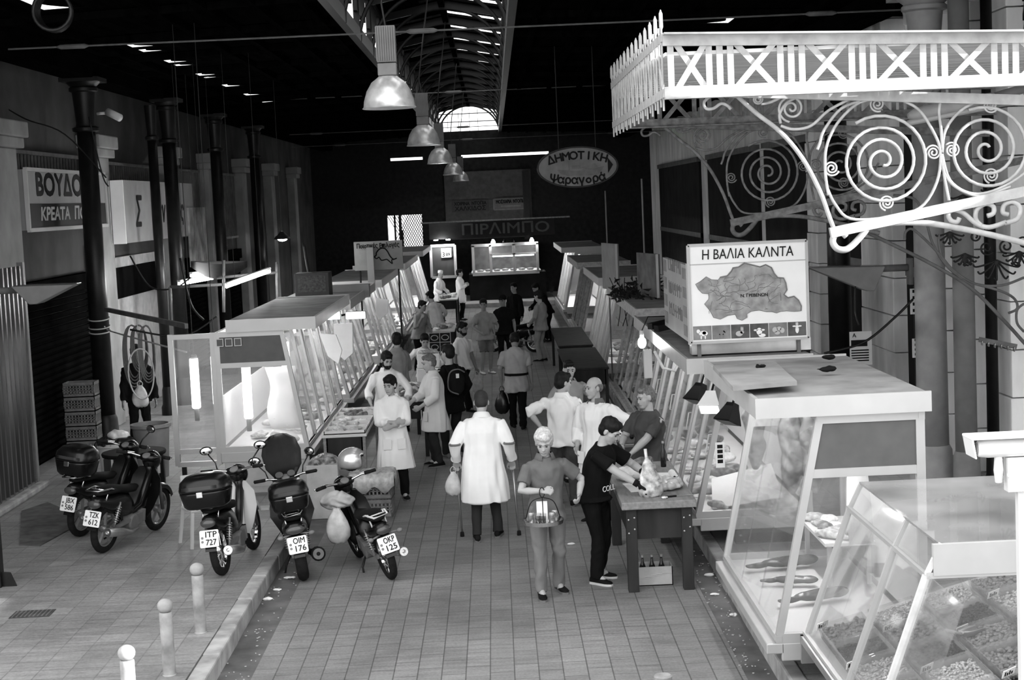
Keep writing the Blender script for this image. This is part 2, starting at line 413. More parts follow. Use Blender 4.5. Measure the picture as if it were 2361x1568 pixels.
# roof: two slopes with ragged holes at the eaves, lantern with open slots on top
LX0, LX1, LZ, RX, RZ = -2.12, .40, 7.0, -.85, 8.1
YR = 15.2
def slope(name, xa, za, xb, zb, holes, s0, s1):
    mb = MB(); n = 0
    # the slope as strips across; the strip holding the gaps is cut in pieces
    t = lambda s: V((xa + (xb - xa) * s, 0, za + (zb - za) * s))
    def piece(s0, s1, y0, y1):
        a, b = t(s0), t(s1); mb.ext([(a.x, y0, a.z), (b.x, y0, b.z), (b.x, y0, b.z + .015), (a.x, y0, a.z + .015)], (0, y1 - y0, 0))
    piece(0, s0, YR, YB); piece(s1, 1, YR, YB)
    y = YR
    for (h0, h1) in holes:
        piece(s0, s1, y, h0)
        # half-round notch left inside the gap
        a, b = t(s0), t(s1); mid = (a + b) / 2; nn = 7
        q = [V((a.x + (b.x - a.x) * .35, h0 + (h1 - h0) * k / nn, 0)) for k in range(nn + 1)]
        low = [V((p.x + (b.x - a.x) * .5 * math.sin(PI * k / nn), p.y, 0)) for k, p in enumerate(q)]
        zz = lambda x: za + (zb - za) * (x - xa) / (xb - xa) + .01
        mb.ext([(a.x, h0, zz(a.x))] + [(p.x, p.y, zz(p.x)) for p in low] + [(a.x, h1, zz(a.x))], (0, 0, .03))
        y = h1
    piece(s0, s1, y, YB)
    for k in (.06, .18, .3, .42, .72, .82, .93):    # purlins under the boards
        p = t(k); mb.bb((p.x - .05, YR, p.z - .11), (p.x + .05, YB, p.z))
    y = YR + .4
    while y < YB:                           # rafters
        mb.bar(t(0) + V((0, y, -.06)), t(1) + V((0, y, -.06)), .12, .1); y += 2.9
    struct(name, mb, ROOF)
hl = [(19.6, 21.0), (25.4, 26.1), (26.4, 26.9), (28.4, 29.0), (29.3, 29.7), (31.4, 32.0), (32.3, 32.6), (34.4, 35.1), (37.3, 38.0), (40.2, 40.7), (43, 43.4), (46, 46.3)]
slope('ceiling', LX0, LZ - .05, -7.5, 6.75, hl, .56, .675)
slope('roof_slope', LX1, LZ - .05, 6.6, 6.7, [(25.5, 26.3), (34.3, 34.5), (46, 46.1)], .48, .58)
mb = MB(); y = YR
k = 0
while y < YB:                               # lantern roof panels with open slots between them
    for x0, x1 in ((LX0 - .1, RX), (RX, LX1 + .1)):
        y1 = min(y + (2.4 if x0 < RX else 1.95), YB)
        z0 = LZ + .85 if x0 < RX else RZ + .0; z1 = RZ if x0 < RX else LZ + .85
        mb.ext([(x0, y, z0), (x1, y, z1), (x1, y, z1 + .05), (x0, y, z0 + .05)], (0, y1 - y, 0))
        if x0 < RX:
            mx = (x0 + x1) / 2 + (.25 if k % 3 else -.1); mz = z0 + (z1 - z0) * (mx - x0) / (x1 - x0)
            e = (x0, z0) if x0 < RX else (x1, z1)
            f = (mx, mz)
            a, b = (e, f) if e[0] < f[0] else (f, e)
            if k % 2: mb.ext([(a[0], y1, a[1]), (b[0], y1, b[1]), (b[0], y1, b[1] + .05), (a[0], y1, a[1] + .05)], (0, .4, 0))
    y += 2.75; k += 1
mb.bb((RX - .06, YR, RZ - .14), (RX + .06, YB, RZ))
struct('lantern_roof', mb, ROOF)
mb = MB(); y = YR + .3
while y < YB:
    for x in (LX0, LX1):
        mb.bb((x - .05, y - .05, LZ - .1), (x + .05, y + .05, LZ + .85))
    mb.bar((LX0, y, LZ + .78), (RX, y, RZ - .07), .07, .14); mb.bar((RX, y, RZ - .07), (LX1, y, LZ + .78), .07, .14)
    hw = (LX1 - LX0) / 2
    mb.tube([V((RX + hw * .98 * math.cos(a), y, LZ - .2 + 1.15 * math.sin(a))) for a in [PI * j / 20 for j in range(21)]], .035, 6)
    y += 2.75
for x in (LX0, LX1):
    mb.bb((x - .06, YR, LZ - .2), (x + .06, YB, LZ + .02)); mb.bb((x - .06, YR, LZ + .78), (x + .06, YB, LZ + .9))
    yy = YR
    while yy < YB:
        mb.bb((x - .03, yy, LZ + (.28 if x < 0 else .5)), (x + .03, min(yy + 1.9, YB), LZ + .8)); yy += 2.75
struct('lantern_frame', mb, IRON)
# gable front edge
mb = MB(); mb.ext([(-7.5, YR - .1, 6.6), (LX0, YR - .1, 6.85), (LX1, YR - .1, 6.85), (6.6, YR - .1, 6.55), (6.6, YR - .1, 6.9), (LX1, YR - .1, 7.2), (LX0, YR - .1, 7.2), (-7.5, YR - .1, 6.95)], (0, .12, 0)); struct('trim_6', mb, ROOF)
# eaves beam
mb = MB(); mb.bb((-7.05, YR, 6.42), (-6.55, YB, 6.72)); struct('trim_7', mb, ROOF)
mb = MB(); mb.bb((5.3, YR + 7, 6.42), (5.7, YB, 6.7)); struct('trim_8', mb, ROOF)
# iron columns
def column(x, y, r, ztop, label, m=IRON, name='iron_column', cap=True, base=.17):
    t = thing(name, label, 'column', (x, y, base)); h = ztop - base
    MB().lathe((0, 0, 0), [(r * 1.5, 0), (r * 1.5, .16), (r * 1.25, .22), (r * 1.18, .5), (r * 1.02, .56)], 20).build('base', m, t, True, autos=True)
    s = MB().lathe((0, 0, .5), [(r, 0), (r * .92, h * .86 - .5)], 20); s.build('shaft', m, t, True)
    u = MB().lathe((0, 0, 0), [(r * .92, h * .86 - .02), (r * 1.3, h * .86), (r * 1.35, h * .86 + .05), (r * .95, h * .86 + .08), (r * .9, h * .88), (r * 1.1, h * .95), (r * 1.15, h * .965)], 20); u.build('neck', m, t, True, autos=True)
    if cap:
        c = MB().lathe((0, 0, 0), [(r * 1.15, h * .963), (r * 1.4, h * .966), (r * 1.4, h * .974), (r * 1.25, h * .978), (r * 1.7, h * .99), (r * 1.7, h)], 20)
        c.box((0, 0, h - .03), (r * 3.8, r * 3.8, .07)); c.build('capital', m, t, True, autos=True)
    return t
column(-6.8, 26.9, .17, 6.43, 'nearest black cast iron column, tied with rope, beside the butcher sign', IRON)
column(-6.55, 30.9, .10, 6.43, 'thin black iron pipe column in front of the box sign', IRON, 'iron_pipe', False)
column(-6.55, 32.5, .15, 6.43, 'black iron column with capital just beyond the thin pipe, before the box sign')
column(-6.6, 38.2, .15, 6.43, 'black iron column standing past the end of the box sign')
column(-6.6, 44.4, .15, 6.43, 'farthest black iron column on the dark left side')
column(5.5, 20.0, .20, 6.43, 'thick grey iron column on the right that the canopy bracket meets', mat('column_grey', .34, .5, var=.12), base=.16)
column(5.5, 25.3, .19, 6.43, 'thick dark iron column behind the map board', IRON, base=.16)
column(5.75, 19.4, .135, 8.2, 'slimmer grey iron pipe beside the thick right column', mat('pipe_grey', .2, .5, var=.12), 'iron_pipe', False, base=.16)
column(6.15, 19.6, .075, 8.2, 'thin black drain pipe nearest the stone wall on the right', IRON, 'drain_pipe', False, base=.16)
# ---------------------------------------------------------------- glass market stalls
def stall(label, side, xk, y0, y1, zb, zt, n, depth=1.35, frm=ALU, glass=GLASS, lean=.38, over=.12, endpanel=True, fas=.17, light=0, base=True, deckz=.03,
          handles=False, roofm=None, fasm=None, slide=True, zf=.17, decktilt=0, basem=None, fd=None):
    fd = depth + .04 if fd is None else fd
    t = thing('market_stall', label, 'stall', (xk, y0, zf), 0, 'glass stalls along the alley')
    X = lambda u: xk + side * u
    P = lambda u, y, z: V((X(u), y, z))
    zl = zt - .03
    uf = lambda z: .08 + (lean) * (z - zb) / (zt - zb)      # front glass line
    mb = MB()
    if base:
        mb.bb(P(.5, y0 + .08, zf), P(depth - .05, y1 - .05, zb - .12)); mb.build('base_cabinet', basem or STEEL, t, world=True)
        mb = MB()
    mb.bb(P(-.02, y0, zb - .1), P(.12, y1, zb - .015)); mb.bb(P(.1, y0, zb - .16), P(depth, y0 + .05, zb - .015)); mb.bb(P(.1, y1 - .05, zb - .16), P(depth, y1, zb - .015))
    mb.build('ledge', frm, t, world=True, bevel=.008)
    dk = MB(); dk.ext([P(.06, y0 + .05, zb), P(depth - .04, y0 + .05, zb + decktilt), P(depth - .04, y0 + .05, zb + decktilt - .05), P(.06, y0 + .05, zb - .05)], (0, y1 - y0 - .1, 0)); dk.build('display_deck', WHITE, t, world=True)
    fr = MB(); wd = .075
    for y in (y0 + .03, y1 - .03):
        fr.bar(P(.08, y, zb), P(.08 + lean, y, zt), .06, .05, V((0, 1, 0))); fr.bb(P(depth - .07, y - .025, zb), P(depth, y + .025, zt))
        fr.bb(P(.06, y - .028, zb - .02), P(depth + .003, y + .028, zb + .06)); fr.bb(P(.08 + lean, y - .0265, zt - .07), P(depth + .002, y + .0265, zt + .001))
        if endpanel: fr.bb(P(uf(zt - .45) , y - .022, zt - .5), P(depth, y + .022, zt - .43))
    fr.bar(P(.08, y0, zb + .02), P(.08, y1, zb + .02), .05); fr.bar(P(.08 + lean, y0, zt - .02), P(.08 + lean, y1, zt - .02), .06)
    fr.bb(P(depth - .05, y0, zt - .06), P(depth, y1, zt)); fr.build('frame', frm, t, world=True)
    if endpanel:
        for y in (y0 + .03, y1 - .03):
            MB().ext([P(uf(zt - .43) + .03, y - .012, zt - .43), P(depth - .07, y - .012, zt - .43), P(depth - .07, y - .012, zt - .07), P(uf(zt - .07) + .03, y - .012, zt - .07)], (0, .024, 0)).build('end_panel', LAMIN, t, world=True)
    ze = zt - .5 if endpanel else zt - .07
    for y in (y0 + .03, y1 - .03):
        MB().ext([P(uf(zb + .06) + .03, y, zb + .06), P(depth - .07, y, zb + .06), P(depth - .07, y, ze), P(uf(ze) + .03, y, ze)], (0, .006, 0)).build('end_glass', glass, t, world=True)
    pw = (y1 - y0 - .12) / n
    for k in range(n):
        a, b = y0 + .06 + pw * k, y0 + .06 + pw * (k + 1)
        off = .025 * (k % 2) if slide else 0
        q = [P(.08 + off, a - .02, zb + .03), P(.08 + off, b + .02, zb + .03), P(.08 + lean + off, b + .02, zt - .05), P(.08 + lean + off, a - .02, zt - .05)]
        g = MB().ext(q, (side * .006, 0, 0)).build('glass_pane', glass, t, world=True)
        if slide:
            s = MB()
            for yy in (a, b - .035): s.bar(P(.07 + off, yy + .017, zb + .03), P(.07 + lean + off, yy + .017, zt - .05), .034, .05, V((0, 1, 0)))
            s.bar(q[0], q[1], .03); s.bar(q[3], q[2], .03)
            s.build('pane_frame', frm, g, world=True)
            if handles and k % 2 == 0:
                zz = zb + (zt - zb) * .5; h = MB(); yy = a + .06; u0 = uf(zz) + off - .02
                h.tube([P(u0, yy, zz - .1), P(u0 - .05, yy, zz - .1), P(u0 - .05 + .04, yy, zz + .1), P(u0 + .03, yy, zz + .1)], .009, 6); h.build('handle', WHITE, g, world=True)
    fm = fasm or frm
    f = MB(); f.bb(P(-over, y0 - .06, zt), P(fd, y0 - .03, zt + fas)); f.bb(P(-over, y1 + .03, zt), P(fd, y1 + .06, zt + fas)); f.bb(P(-over + .001, y0 - .058, zt + .001), P(-over + .03, y1 + .058, zt + fas - .001))
    f.build('fascia', fm, t, world=True)
    MB().bb(P(-over + .03, y0 - .03, zt + fas - .05), P(fd, y1 + .03, zt + fas - .02)).build('roof', roofm or ROOFBD, t, world=True)
    MB().bb(P(depth - .03, y0 + .06, zb + .05), P(depth - .015, y1 - .06, zb + (zt - zb) * .45)).build('back_panel', WHITE, t, world=True)
    if light:
        lf = MB(); lf.bb(P(.55, y0 + .25, zt - .06), P(.63, y1 - .25, zt - .02)); lf.build('lamp_batten', WHITE, t, world=True)
        lt = MB(); lt.tube([P(.59, y0 + .3, zt - .085), P(.59, y1 - .3, zt - .085)], .018, 8); lt.build('lamp_tube', TUBE, t, world=True)
        l = bpy.data.lights.new('tube_glow', 'AREA'); l.shape = 'RECTANGLE'; l.size = .08; l.size_y = y1 - y0 - .6; l.energy = light
        lo = bpy.data.objects.new('tube_glow', l); COL.objects.link(lo); lo.location = P(.59, (y0 + y1) / 2, zt - .12) - t.location; lo.parent = t
    return t

SR1 = stall('fish and meat stall with broad silver fascia behind the dried goods counter', 1, 2.03, 12.26, 15.16, .5, 2.3, 3, depth=1.28, light=12, slide=False, over=.06, base=True, zf=.16, fas=.16, basem=DARKWALL, glass=GLASS)
SR2 = stall('stall with white sliding panes and D handles under the map board', 1, 2.03, 17.2, 23.6, .5, 2.1, 7, light=14, frm=ALU, handles=True, zf=.16, over=.0, basem=DARKWALL, endpanel=False)
SR3 = stall('unlit stall with black ledge beyond the map board on the right', 1, 2.12, 24.35, 30.4, .5, 2.15, 6, frm=GIRON, light=0, zf=.16, over=0, basem=DARKWALL, handles=True, endpanel=False)
SR4 = stall('stall with tall leaning frames, fourth glass stall along the right side', 1, 2.12, 33.0, 38.5, .5, 2.2, 7, frm=ALU, light=10, zf=.16, basem=DARKWALL, over=0, endpanel=False)
SR5 = stall('dim stall before the lit one at the far right', 1, 2.1, 41, 46.5, .5, 2.2, 6, frm=GIRON, zf=.16, basem=DARKWALL, over=0, endpanel=False)
SR6 = stall('brightly lit stall at the far right end of the alley', 1, 2.1, 50.5, 57, .5, 2.3, 7, frm=ALU, light=60, zf=.16, basem=DARKWALL, over=0, endpanel=False)
SL1 = stall('lit glass stall nearest on the left, three small boxes on its end panel', -1, -2.66, 21.76, 26.8, .78, 2.44, 5, light=16, fasm=WHITE, depth=1.28, over=.14, fd=1.1, lean=.27, zf=.17, fas=.17, glass=HAZY)
SL2 = stall('second glass stall on the left, behind the bearded man', -1, -2.62, 27.6, 33.3, .75, 2.3, 6, light=20, depth=1.3, over=.05, endpanel=False, glass=HAZY)
SL3 = stall('third glass stall on the left, beside the man leaning on a table', -1, -2.55, 34.4, 40.6, .75, 2.3, 6, light=26, depth=1.3, over=.05, endpanel=False)
SL4 = stall('fourth glass stall on the left, before the butcher with the white cap', -1, -2.45, 41.8, 48.6, .75, 2.35, 6, light=36, depth=1.3, over=.05, endpanel=False)
SL5 = stall('farthest glass stall on the left, glowing white by the end counter', -1, -2.35, 50.2, 56.5, .75, 2.4, 7, light=60, depth=1.3, over=.05, endpanel=False)
# side cabinet of the nearest left stall: narrow glazed leaf
t = thing('glazed_side_leaf', 'narrow glazed leaf joined to the left end of the nearest left stall', 'panel', (-4.3, 21.8, .17))
mb = MB()
for x in (-4.55, -3.97): mb.bb((x - .035, 21.78, .6), (x + .035, 21.84, 2.44))
for z in (.62, .8, 2.4): mb.bb((-4.55, 21.782, z - .035), (-3.97, 21.838, z + .034))
mb.build('frame', ALU, t, world=True); MB().bb((-4.52, 21.805, .82), (-4.0, 21.812, 2.38)).build('glass_pane', HAZY, t, world=True)
MB().bb((-4.5, 21.79, .17), (-4.44, 21.84, .6)).build('leg', IRON, t, world=True)
mb = MB()
for k in range(3):
    c = V((-3.86 + .125 * k, 21.755, 2.3)); mb.bb(c - V((.05, .012, .055)), c + V((.05, .012, .055)))
b = MB()
for k in range(3):
    c = V((-3.86 + .125 * k, 21.745, 2.3)); b.bb(c - V((.04, .006, .045)), c + V((.04, .006, .045)))
sw = mb.build('switch_box', ALU, SL1, world=True); b.build('switch_face', LAMIN, sw, world=True)
# end face of the first left stall lower steel plinth
MB().bb((-3.9, 21.78, .27), (-2.72, 21.83, .66)).build('plinth_panel', STEEL, SL1, world=True)
# lights hung in the first left stall
for i, (x, y, z0, z1, lb) in enumerate(((-3.62, 22.35, 1.15, 1.98, 'white upright light tube hanging near the end glass of the first left stall'), (-3.3, 24.2, 1.3, 2.1, 'white upright light tube farther inside the first left stall'), (-4.4, 22.6, 1.3, 2.05, 'left one of two tubes seen through the narrow glazed leaf'), (-4.15, 22.9, 1.3, 2.05, 'right one of two tubes seen through the narrow glazed leaf'))):
    t = thing('hanging_tube_lamp', lb, 'lamp', (x, y, z1), 0, 'upright tube lamps in the left stall')
    MB().lathe((0, 0, 0), [(.03, .02), (.05, .02), (.05, -.03), (.03, -.03)], 12).build('cap', GREYP, t, True)
    MB().lathe((0, 0, 0), [(.06, -.03), (.064, -.05), (.064, -(z1 - z0) + .02), (.05, -(z1 - z0))], 14).build('tube', emit_mat('soft_tube', 3.2) if i == 0 else MATS['soft_tube'], t, True)
    MB().lathe((0, 0, 0), [(.035, -(z1 - z0)), (.035, -(z1 - z0) - .18)], 10).build('end_cap', GREYP, t, True)
    MB().cyl((0, 0, 0), (0, 0, (2.45 if x > -4 else 6.8) - z1), .006, 6).build('cord', IRON, t)
    l = bpy.data.lights.new('tube_glow', 'POINT'); l.energy = 6; l.shadow_soft_size = .08; lo = bpy.data.objects.new('tube_glow', l); COL.objects.link(lo); lo.location = (0, 0, -(z1 - z0) / 2); lo.parent = t
# a white paper sheet and wrapped blocks inside it
mb = MB(); mb.loft([[V((x + .03 * math.sin(9 * z), 22.6 + .04 * math.sin(5 * x + 8 * z), z)) for x in (-3.36, -3.2, -3.05, -2.93)] + [V((x + .03 * math.sin(9 * z), 22.61 + .04 * math.sin(5 * x + 8 * z), z)) for x in (-2.93, -3.05, -3.2, -3.36)] for z in [.95 + .1 * k for k in range(10)]])
tag(mb.build('paper_sheet', PAPER, smooth=True), 'crumpled white paper sheet hanging over the deck of the first left stall', 'paper')
# ---------------------------------------------------------------- near dried goods counter (right, at the edge)
t = thing('dried_goods_counter', 'acrylic hooded counter of dried goods at the right edge, in front of the fish stall', 'counter', (2.3, 9.3, .16))
y0, y1 = 9.0, 11.95; xf = 2.22
Q = lambda x, y, z: V((x, y, z))
mb = MB(); mb.bb(Q(2.45, y0, .16), Q(3.9, y1, .55)); mb.build('base_cabinet', DARKWALL, t, world=True)
mb = MB(); mb.ext([Q(xf + .02, y0, .62), Q(xf + .22, y0, .35), Q(xf + .26, y0, .35), Q(xf + .08, y0, .62)], (0, y1 - y0, 0)); mb.bb(Q(xf, y0, .58), Q(xf + .1, y1, .64)); mb.bb(Q(xf, y1 - .04, .42), Q(3.9, y1, .64)); mb.build('ledge', STEEL, t, world=True)
mb = MB(); mb.ext([Q(xf + .06, y0, .66), Q(3.88, y0, 1.1), Q(3.88, y0, 1.05), Q(xf + .06, y0, .61)], (0, y1 - y0, 0)); mb.build('display_deck', WHITE, t, world=True)
zt = 1.62; xt = 2.62
for k, y in enumerate((9.75, 10.55, 11.9)):
    mb = MB(); mb.bar(Q(xf + .04, y, .62), Q(xt, y, zt), .045, .03, V((0, 1, 0))); mb.bar(Q(xt, y, zt), Q(xt + .1, y, zt + .2), .03, .03); mb.build('post', WIRON if k == 0 else ALU, t, world=True)
mb = MB(); mb.bar(Q(xf + .04, y0, .65), Q(xf + .04, y1, .65), .035); mb.bar(Q(xt, 9.75, zt), Q(xt, y1, zt), .03); mb.bar(Q(xt, 9.75, zt), Q(3.9, 9.75, zt), .04); mb.bb(Q(3.85, 9.73, .64), Q(3.9, 9.78, zt)); mb.build('frame', ALU, t, world=True)
for a, b in ((y0, 9.75), (9.75, 10.55), (10.55, 11.2), (11.2, 11.9)):
    MB().ext([Q(xf + .05, a, .66), Q(xf + .05, b, .66), Q(xt + .01, b, zt), Q(xt + .01, a, zt)], (.006, 0, 0)).build('glass_pane', ACRYL, t, world=True)
MB().ext([Q(xf + .06, 9.75, .66), Q(3.87, 9.75, .66), Q(3.87, 9.75, zt), Q(xt, 9.75, zt)], (0, .006, 0)).build('end_glass', GLASS, t, world=True)
MB().ext([Q(xt, 9.75, zt), Q(xt, 10.55, zt), Q(xt + .1, 10.55, zt + .2), Q(xt + .1, 9.75, zt + .2)], (.012, 0, 0)).build('hood_front', HAZY, t, world=True)
MB().ext([Q(xt, 10.56, zt), Q(xt, 11.9, zt), Q(xt + .1, 11.9, zt + .2), Q(xt + .1, 10.56, zt + .2)], (.012, 0, 0)).build('hood_front', HAZY, t, world=True)
MB().bb(Q(xt + .04, 9.72, zt), Q(3.92, 9.76, zt + .2)).build('hood_end', mat('hood_grey', .42, .5, var=.04), t, world=True)
MB().bb(Q(xt + .08, 9.76, zt + .19), Q(3.92, 11.9, zt + .205)).build('hood_top', glass_mat('smoky_acrylic', .30, 1.6, .62), t, world=True)
# ---------------------------------------------------------------- people
def ik(a, b, l1, l2, pole):
    a, b = V(a), V(b); d = b - a; L = min(d.length, (l1 + l2) * .998)
    if L < 1e-4: L = 1e-4
    b = a + d.normalized() * L; dn = d.normalized()
    x = (l1 * l1 - l2 * l2 + L * L) / (2 * L); h = math.sqrt(max(l1 * l1 - x * x, 1e-6))
    p = V(pole); p = p - dn * p.dot(dn); p.normalize()
    return a + dn * x + p * h, b

def hand(mb, wr, d, nrm, thumb, curl=.5, s=1.0):
    """palm, four unequal bent fingers and a thumb from the side of the palm"""
    d = V(d).normalized(); n = V(nrm); n = (n - d * n.dot(d)).normalized(); t = V(thumb); t = (t - d * t.dot(d) - n * t.dot(n)).normalized()
    mid = V(wr) + d * .05 * s
    sec = lambda p, w_, h_: [p + t * (w_ * math.cos(a)) * s + n * (h_ * math.sin(a)) * s for a in [2 * PI * k / 10 for k in range(10)]]
    mb.loft([sec(V(wr) - d * .02, .027, .02), sec(V(wr) + d * .02 * s, .034, .018), sec(V(wr) + d * .06 * s, .042, .017), sec(V(wr) + d * .095 * s, .041, .014)])
    for k, (o, L) in enumerate(((.031, .070), (.0105, .080), (-.0105, .074), (-.031, .058))):
        p = V(wr) + (d * .09 + t * o) * s; pts = [p - d * .02 * s, p]; a = 0
        for q, f in enumerate((.45, .32, .26)):
            a += curl * (.55 + .35 * q) + .06 * k * curl; p = p + (d * math.cos(a) + n * math.sin(a)) * (L * f * s); pts.append(p)
        mb.tube(pts, [.0095 * s, .0095 * s, .009 * s, .0085 * s, .0075 * s], 7)
    p = V(wr) + (d * .03 + t * .032) * s
    mb.tube([p - t * .01 * s, p + (t * .02 + d * .02) * s, p + (t * .028 + d * .048 + n * .012 * curl) * s, p + (t * .022 + d * .072 + n * .03 * curl) * s], [.012 * s, .0115 * s, .0105 * s, .009 * s], 7)

PN = [0]
def person(label, loc, rz=0, H=1.72, lean=(0, 0), twist=0, head=(0, 0), hip=.935, hipx=0, hands=((-.27, -.06, .80), (.27, -.06, .80)), poles=((-.5, .5, -.2), (.5, .5, -.2)),
           feet=((-.11, 0), (.11, 0)), toes=(8, 8), fz=(0, 0), top='coat', topm=None, hem=.62, sleeve=1.0, legm=None, shoem=None, hair='short', hairm=None, skin=None, build=1.0,
           beard=None, vox=.012, shorts=False, hn=((0, 0, 0), (0, 0, 0)), curl=(.5, .5), apron=None, collar=None, name='person', belt=None, sole=None, gloves=(0, 0), wr=.02, flare=1.0):
    """a person facing the local -Y; right side at -X"""
    PN[0] += 1; seed = PN[0]; skin = skin or SKIN; topm = topm or CLOTHW; legm = legm or CLOTHB; hairm = hairm or HAIRD
    t = thing(name, label, 'person', loc, rz); s = H / 1.72; MS = Matrix.Scale(s, 4)
    def mk(): m_ = MB(); m_.T = MS; return m_
    P = V((hipx, 0, hip)); lx, ly = lean; sp = V((lx, ly, math.sqrt(max(.49 ** 2 - lx * lx - ly * ly, .04)))); spn = sp.normalized()
    SC = P + sp
    tw = Matrix.Rotation(twist, 3, 'Z'); r0 = V((1, 0, 0)); rc = (tw @ V((1, 0, 0))); rc = (rc - spn * rc.dot(spn)).normalized(); fc = spn.cross(rc) * -1  # chest forward is -Y
    if fc.y > 0 and abs(twist) < 1.2: fc = -fc
    f0 = V((0, -1, 0)); b_ = build
    sh = [SC + rc * (i * .178 * (1 + (b_ - 1) * .5)) - spn * .05 for i in (-1, 1)]
    hp = [P + r0 * (i * .09) - V((0, 0, .02)) for i in (-1, 1)]
    ank = [V((feet[i][0], feet[i][1], .085 + fz[i])) for i in (0, 1)]
    kn = []
    for i in (0, 1):
        k, e = ik(hp[i], ank[i], .425, .42, (0, -1, .05)); kn.append(k); ank[i] = e
    el, wrs = [], []
    for i in (0, 1):
        e, w_ = ik(sh[i], hands[i], .29, .26, poles[i]); el.append(e); wrs.append(w_)
    yaw, pit = R(head[0]), R(head[1])
    hm = Matrix.Rotation(twist * .6 + yaw, 3, 'Z') @ Matrix.Rotation(pit, 3, 'X') @ Matrix.Scale(1.07, 3)      # pitch>0 looks down
    nb = SC + spn * .04; hc = nb + spn * .07 + hm @ V((0, -.02, .085))
    ring = lambda c, a, f, rx, ry, k=14, e=1.0: [c + a * (rx * math.copysign(abs(math.cos(q)) ** e, math.cos(q))) + f * (ry * math.copysign(abs(math.sin(q)) ** e, math.sin(q))) for q in [2 * PI * j / k for j in range(k)]]
    mixv = lambda a, b, q: a + (b - a) * q
    def torso(mb, g, z0=None, zt=1.0):
        secs = []
        if z0 is not None:
            c0 = V(((feet[0][0] + feet[1][0]) * .25 + P.x * .5, (feet[0][1] + feet[1][1]) * .25, z0)); 
            for q in (0, .5):
                c = mixv(c0, P + V((0, 0, -.04)), q); fl = 1 + (.18 * flare) * (1 - q) * min(1, (.9 - z0) * 2.2); secs.append(ring(c, r0, f0, (.19 * b_ + g) * fl, (.15 * b_ + g) * fl))
        secs += [ring(P + V((0, 0, -.04)), r0, f0, .18 * b_ + g, .128 * b_ + g)]
        for q, rx, ry in ((.16, .162, .108), (.38, .152, .105), (.66, .172, .118), (.86, .185, .108), (.95, .16, .088), (1.02, .105, .07), (1.08, .07, .06)):
            secs.append(ring(P + sp * q, mixv(r0, rc, q).normalized(), mixv(f0, fc, q).normalized(), rx * (b_ if q < .8 else 1 + (b_ - 1) * .5) + g * (1 if q < 1 else .6), ry * (b_ if q < .8 else 1) + g))
        mb.loft(secs)
        for i in (0, 1): mb.ball(sh[i] - rc * (.028 * (1 if i else -1)) - spn * .012, (.055 + g * .7, .054 + g * .7, .055 + g * .5), 10, 7)
    # body: one continuous skin
    mb = mk(); torso(mb, -.012)
    mb.tube([nb - spn * .05, nb + spn * .05, hc - hm @ V((0, -.015, .03))], [.062, .055, .056], 12)
    hb = lambda c, r_: mb.ball(hc + hm @ V(c), r_, 12, 9, hm)
    hb((0, .018, .035), (.074, .092, .086)); hb((0, -.022, -.03), (.062, .07, .085)); hb((0, -.052, -.09), (.036, .032, .028)); hb((0, -.072, .028), (.055, .022, .016)); hb((0, -.04, -.02), (.066, .045, .035))
    mb.loft([[hc + hm @ V((x * w_, -.083 - dd, z)) for x in (-1, 0, 1)] + [hc + hm @ V((0, -.07, z))] for z, w_, dd in ((.022, .006, .002), (-.005, .009, .013), (-.03, .015, .024), (-.042, .012, .012))])
    for i in (-1, 1): mb.ball(hc + hm @ V((i * .077, .012, -.005)), (.012, .022, .034), 8, 6, hm)
    hb((0, -.082, -.064), (.024, .01, .009))
    for i in (0, 1):
        mb.tube([sh[i], mixv(sh[i], el[i], .5), el[i], mixv(el[i], wrs[i], .35), wrs[i]], [.05 * b_, .046 * b_, .040 * b_, .041 * b_, .027], 10)
        d = (wrs[i] - el[i]).normalized(); nrm = V(hn[i]) if any(hn[i]) else V((1 if i == 0 else -1, 0, .1)); th = nrm.cross(d) * (-1 if i == 0 else 1)
        if th.dot(V((0, -1, .3))) < 0 and not any(hn[i]): th = -th
        hand(mb, wrs[i], d, nrm, th, curl[i])
        mb.tube([hp[i] + V((0, 0, .04)), mixv(hp[i], kn[i], .5), kn[i], mixv(kn[i], ank[i], .3), ank[i]], [.085 * b_, .075 * b_, .055, .056, .04], 10)
        mb.ball(ank[i] - V((0, .03, .03)), (.04, .08, .045), 8, 6)
    body = organic(mb, 'body', skin, t, min(vox, .0095) if vox <= .012 else vox, smooth=1)
    # clothes
    mb = mk(); torso(mb, .034 if top == 'coat' else .024, hem)
    for i in (0, 1):
        k = .035 if top in ('coat', 'jacket') else .028
        if sleeve > .55: e = mixv(el[i], wrs[i], (sleeve - .5) * 2 * .96); mb.tube([sh[i], mixv(sh[i], el[i], .5), el[i], mixv(el[i], e, .5), e], [.044 * b_ + k * .7, .046 * b_ + k * .8, .044 * b_ + k * .7, .042 * b_ + k * .6, .036 + k * .7], 10)
        elif sleeve > 0: e = mixv(sh[i], el[i], sleeve * 2); mb.tube([sh[i], mixv(sh[i], e, .5), e], [.046 * b_ + k * .7, .052 * b_ + k * .7, .056 * b_ + k * .6], 10)
    cl = organic(mb, {'coat': 'coat', 'tee': 'shirt', 'jacket': 'jacket'}.get(top, top), topm, t, max(vox, .011), wr, (13, 13, 3.2) if top == 'coat' else (13, 13, 7), 2, seed)
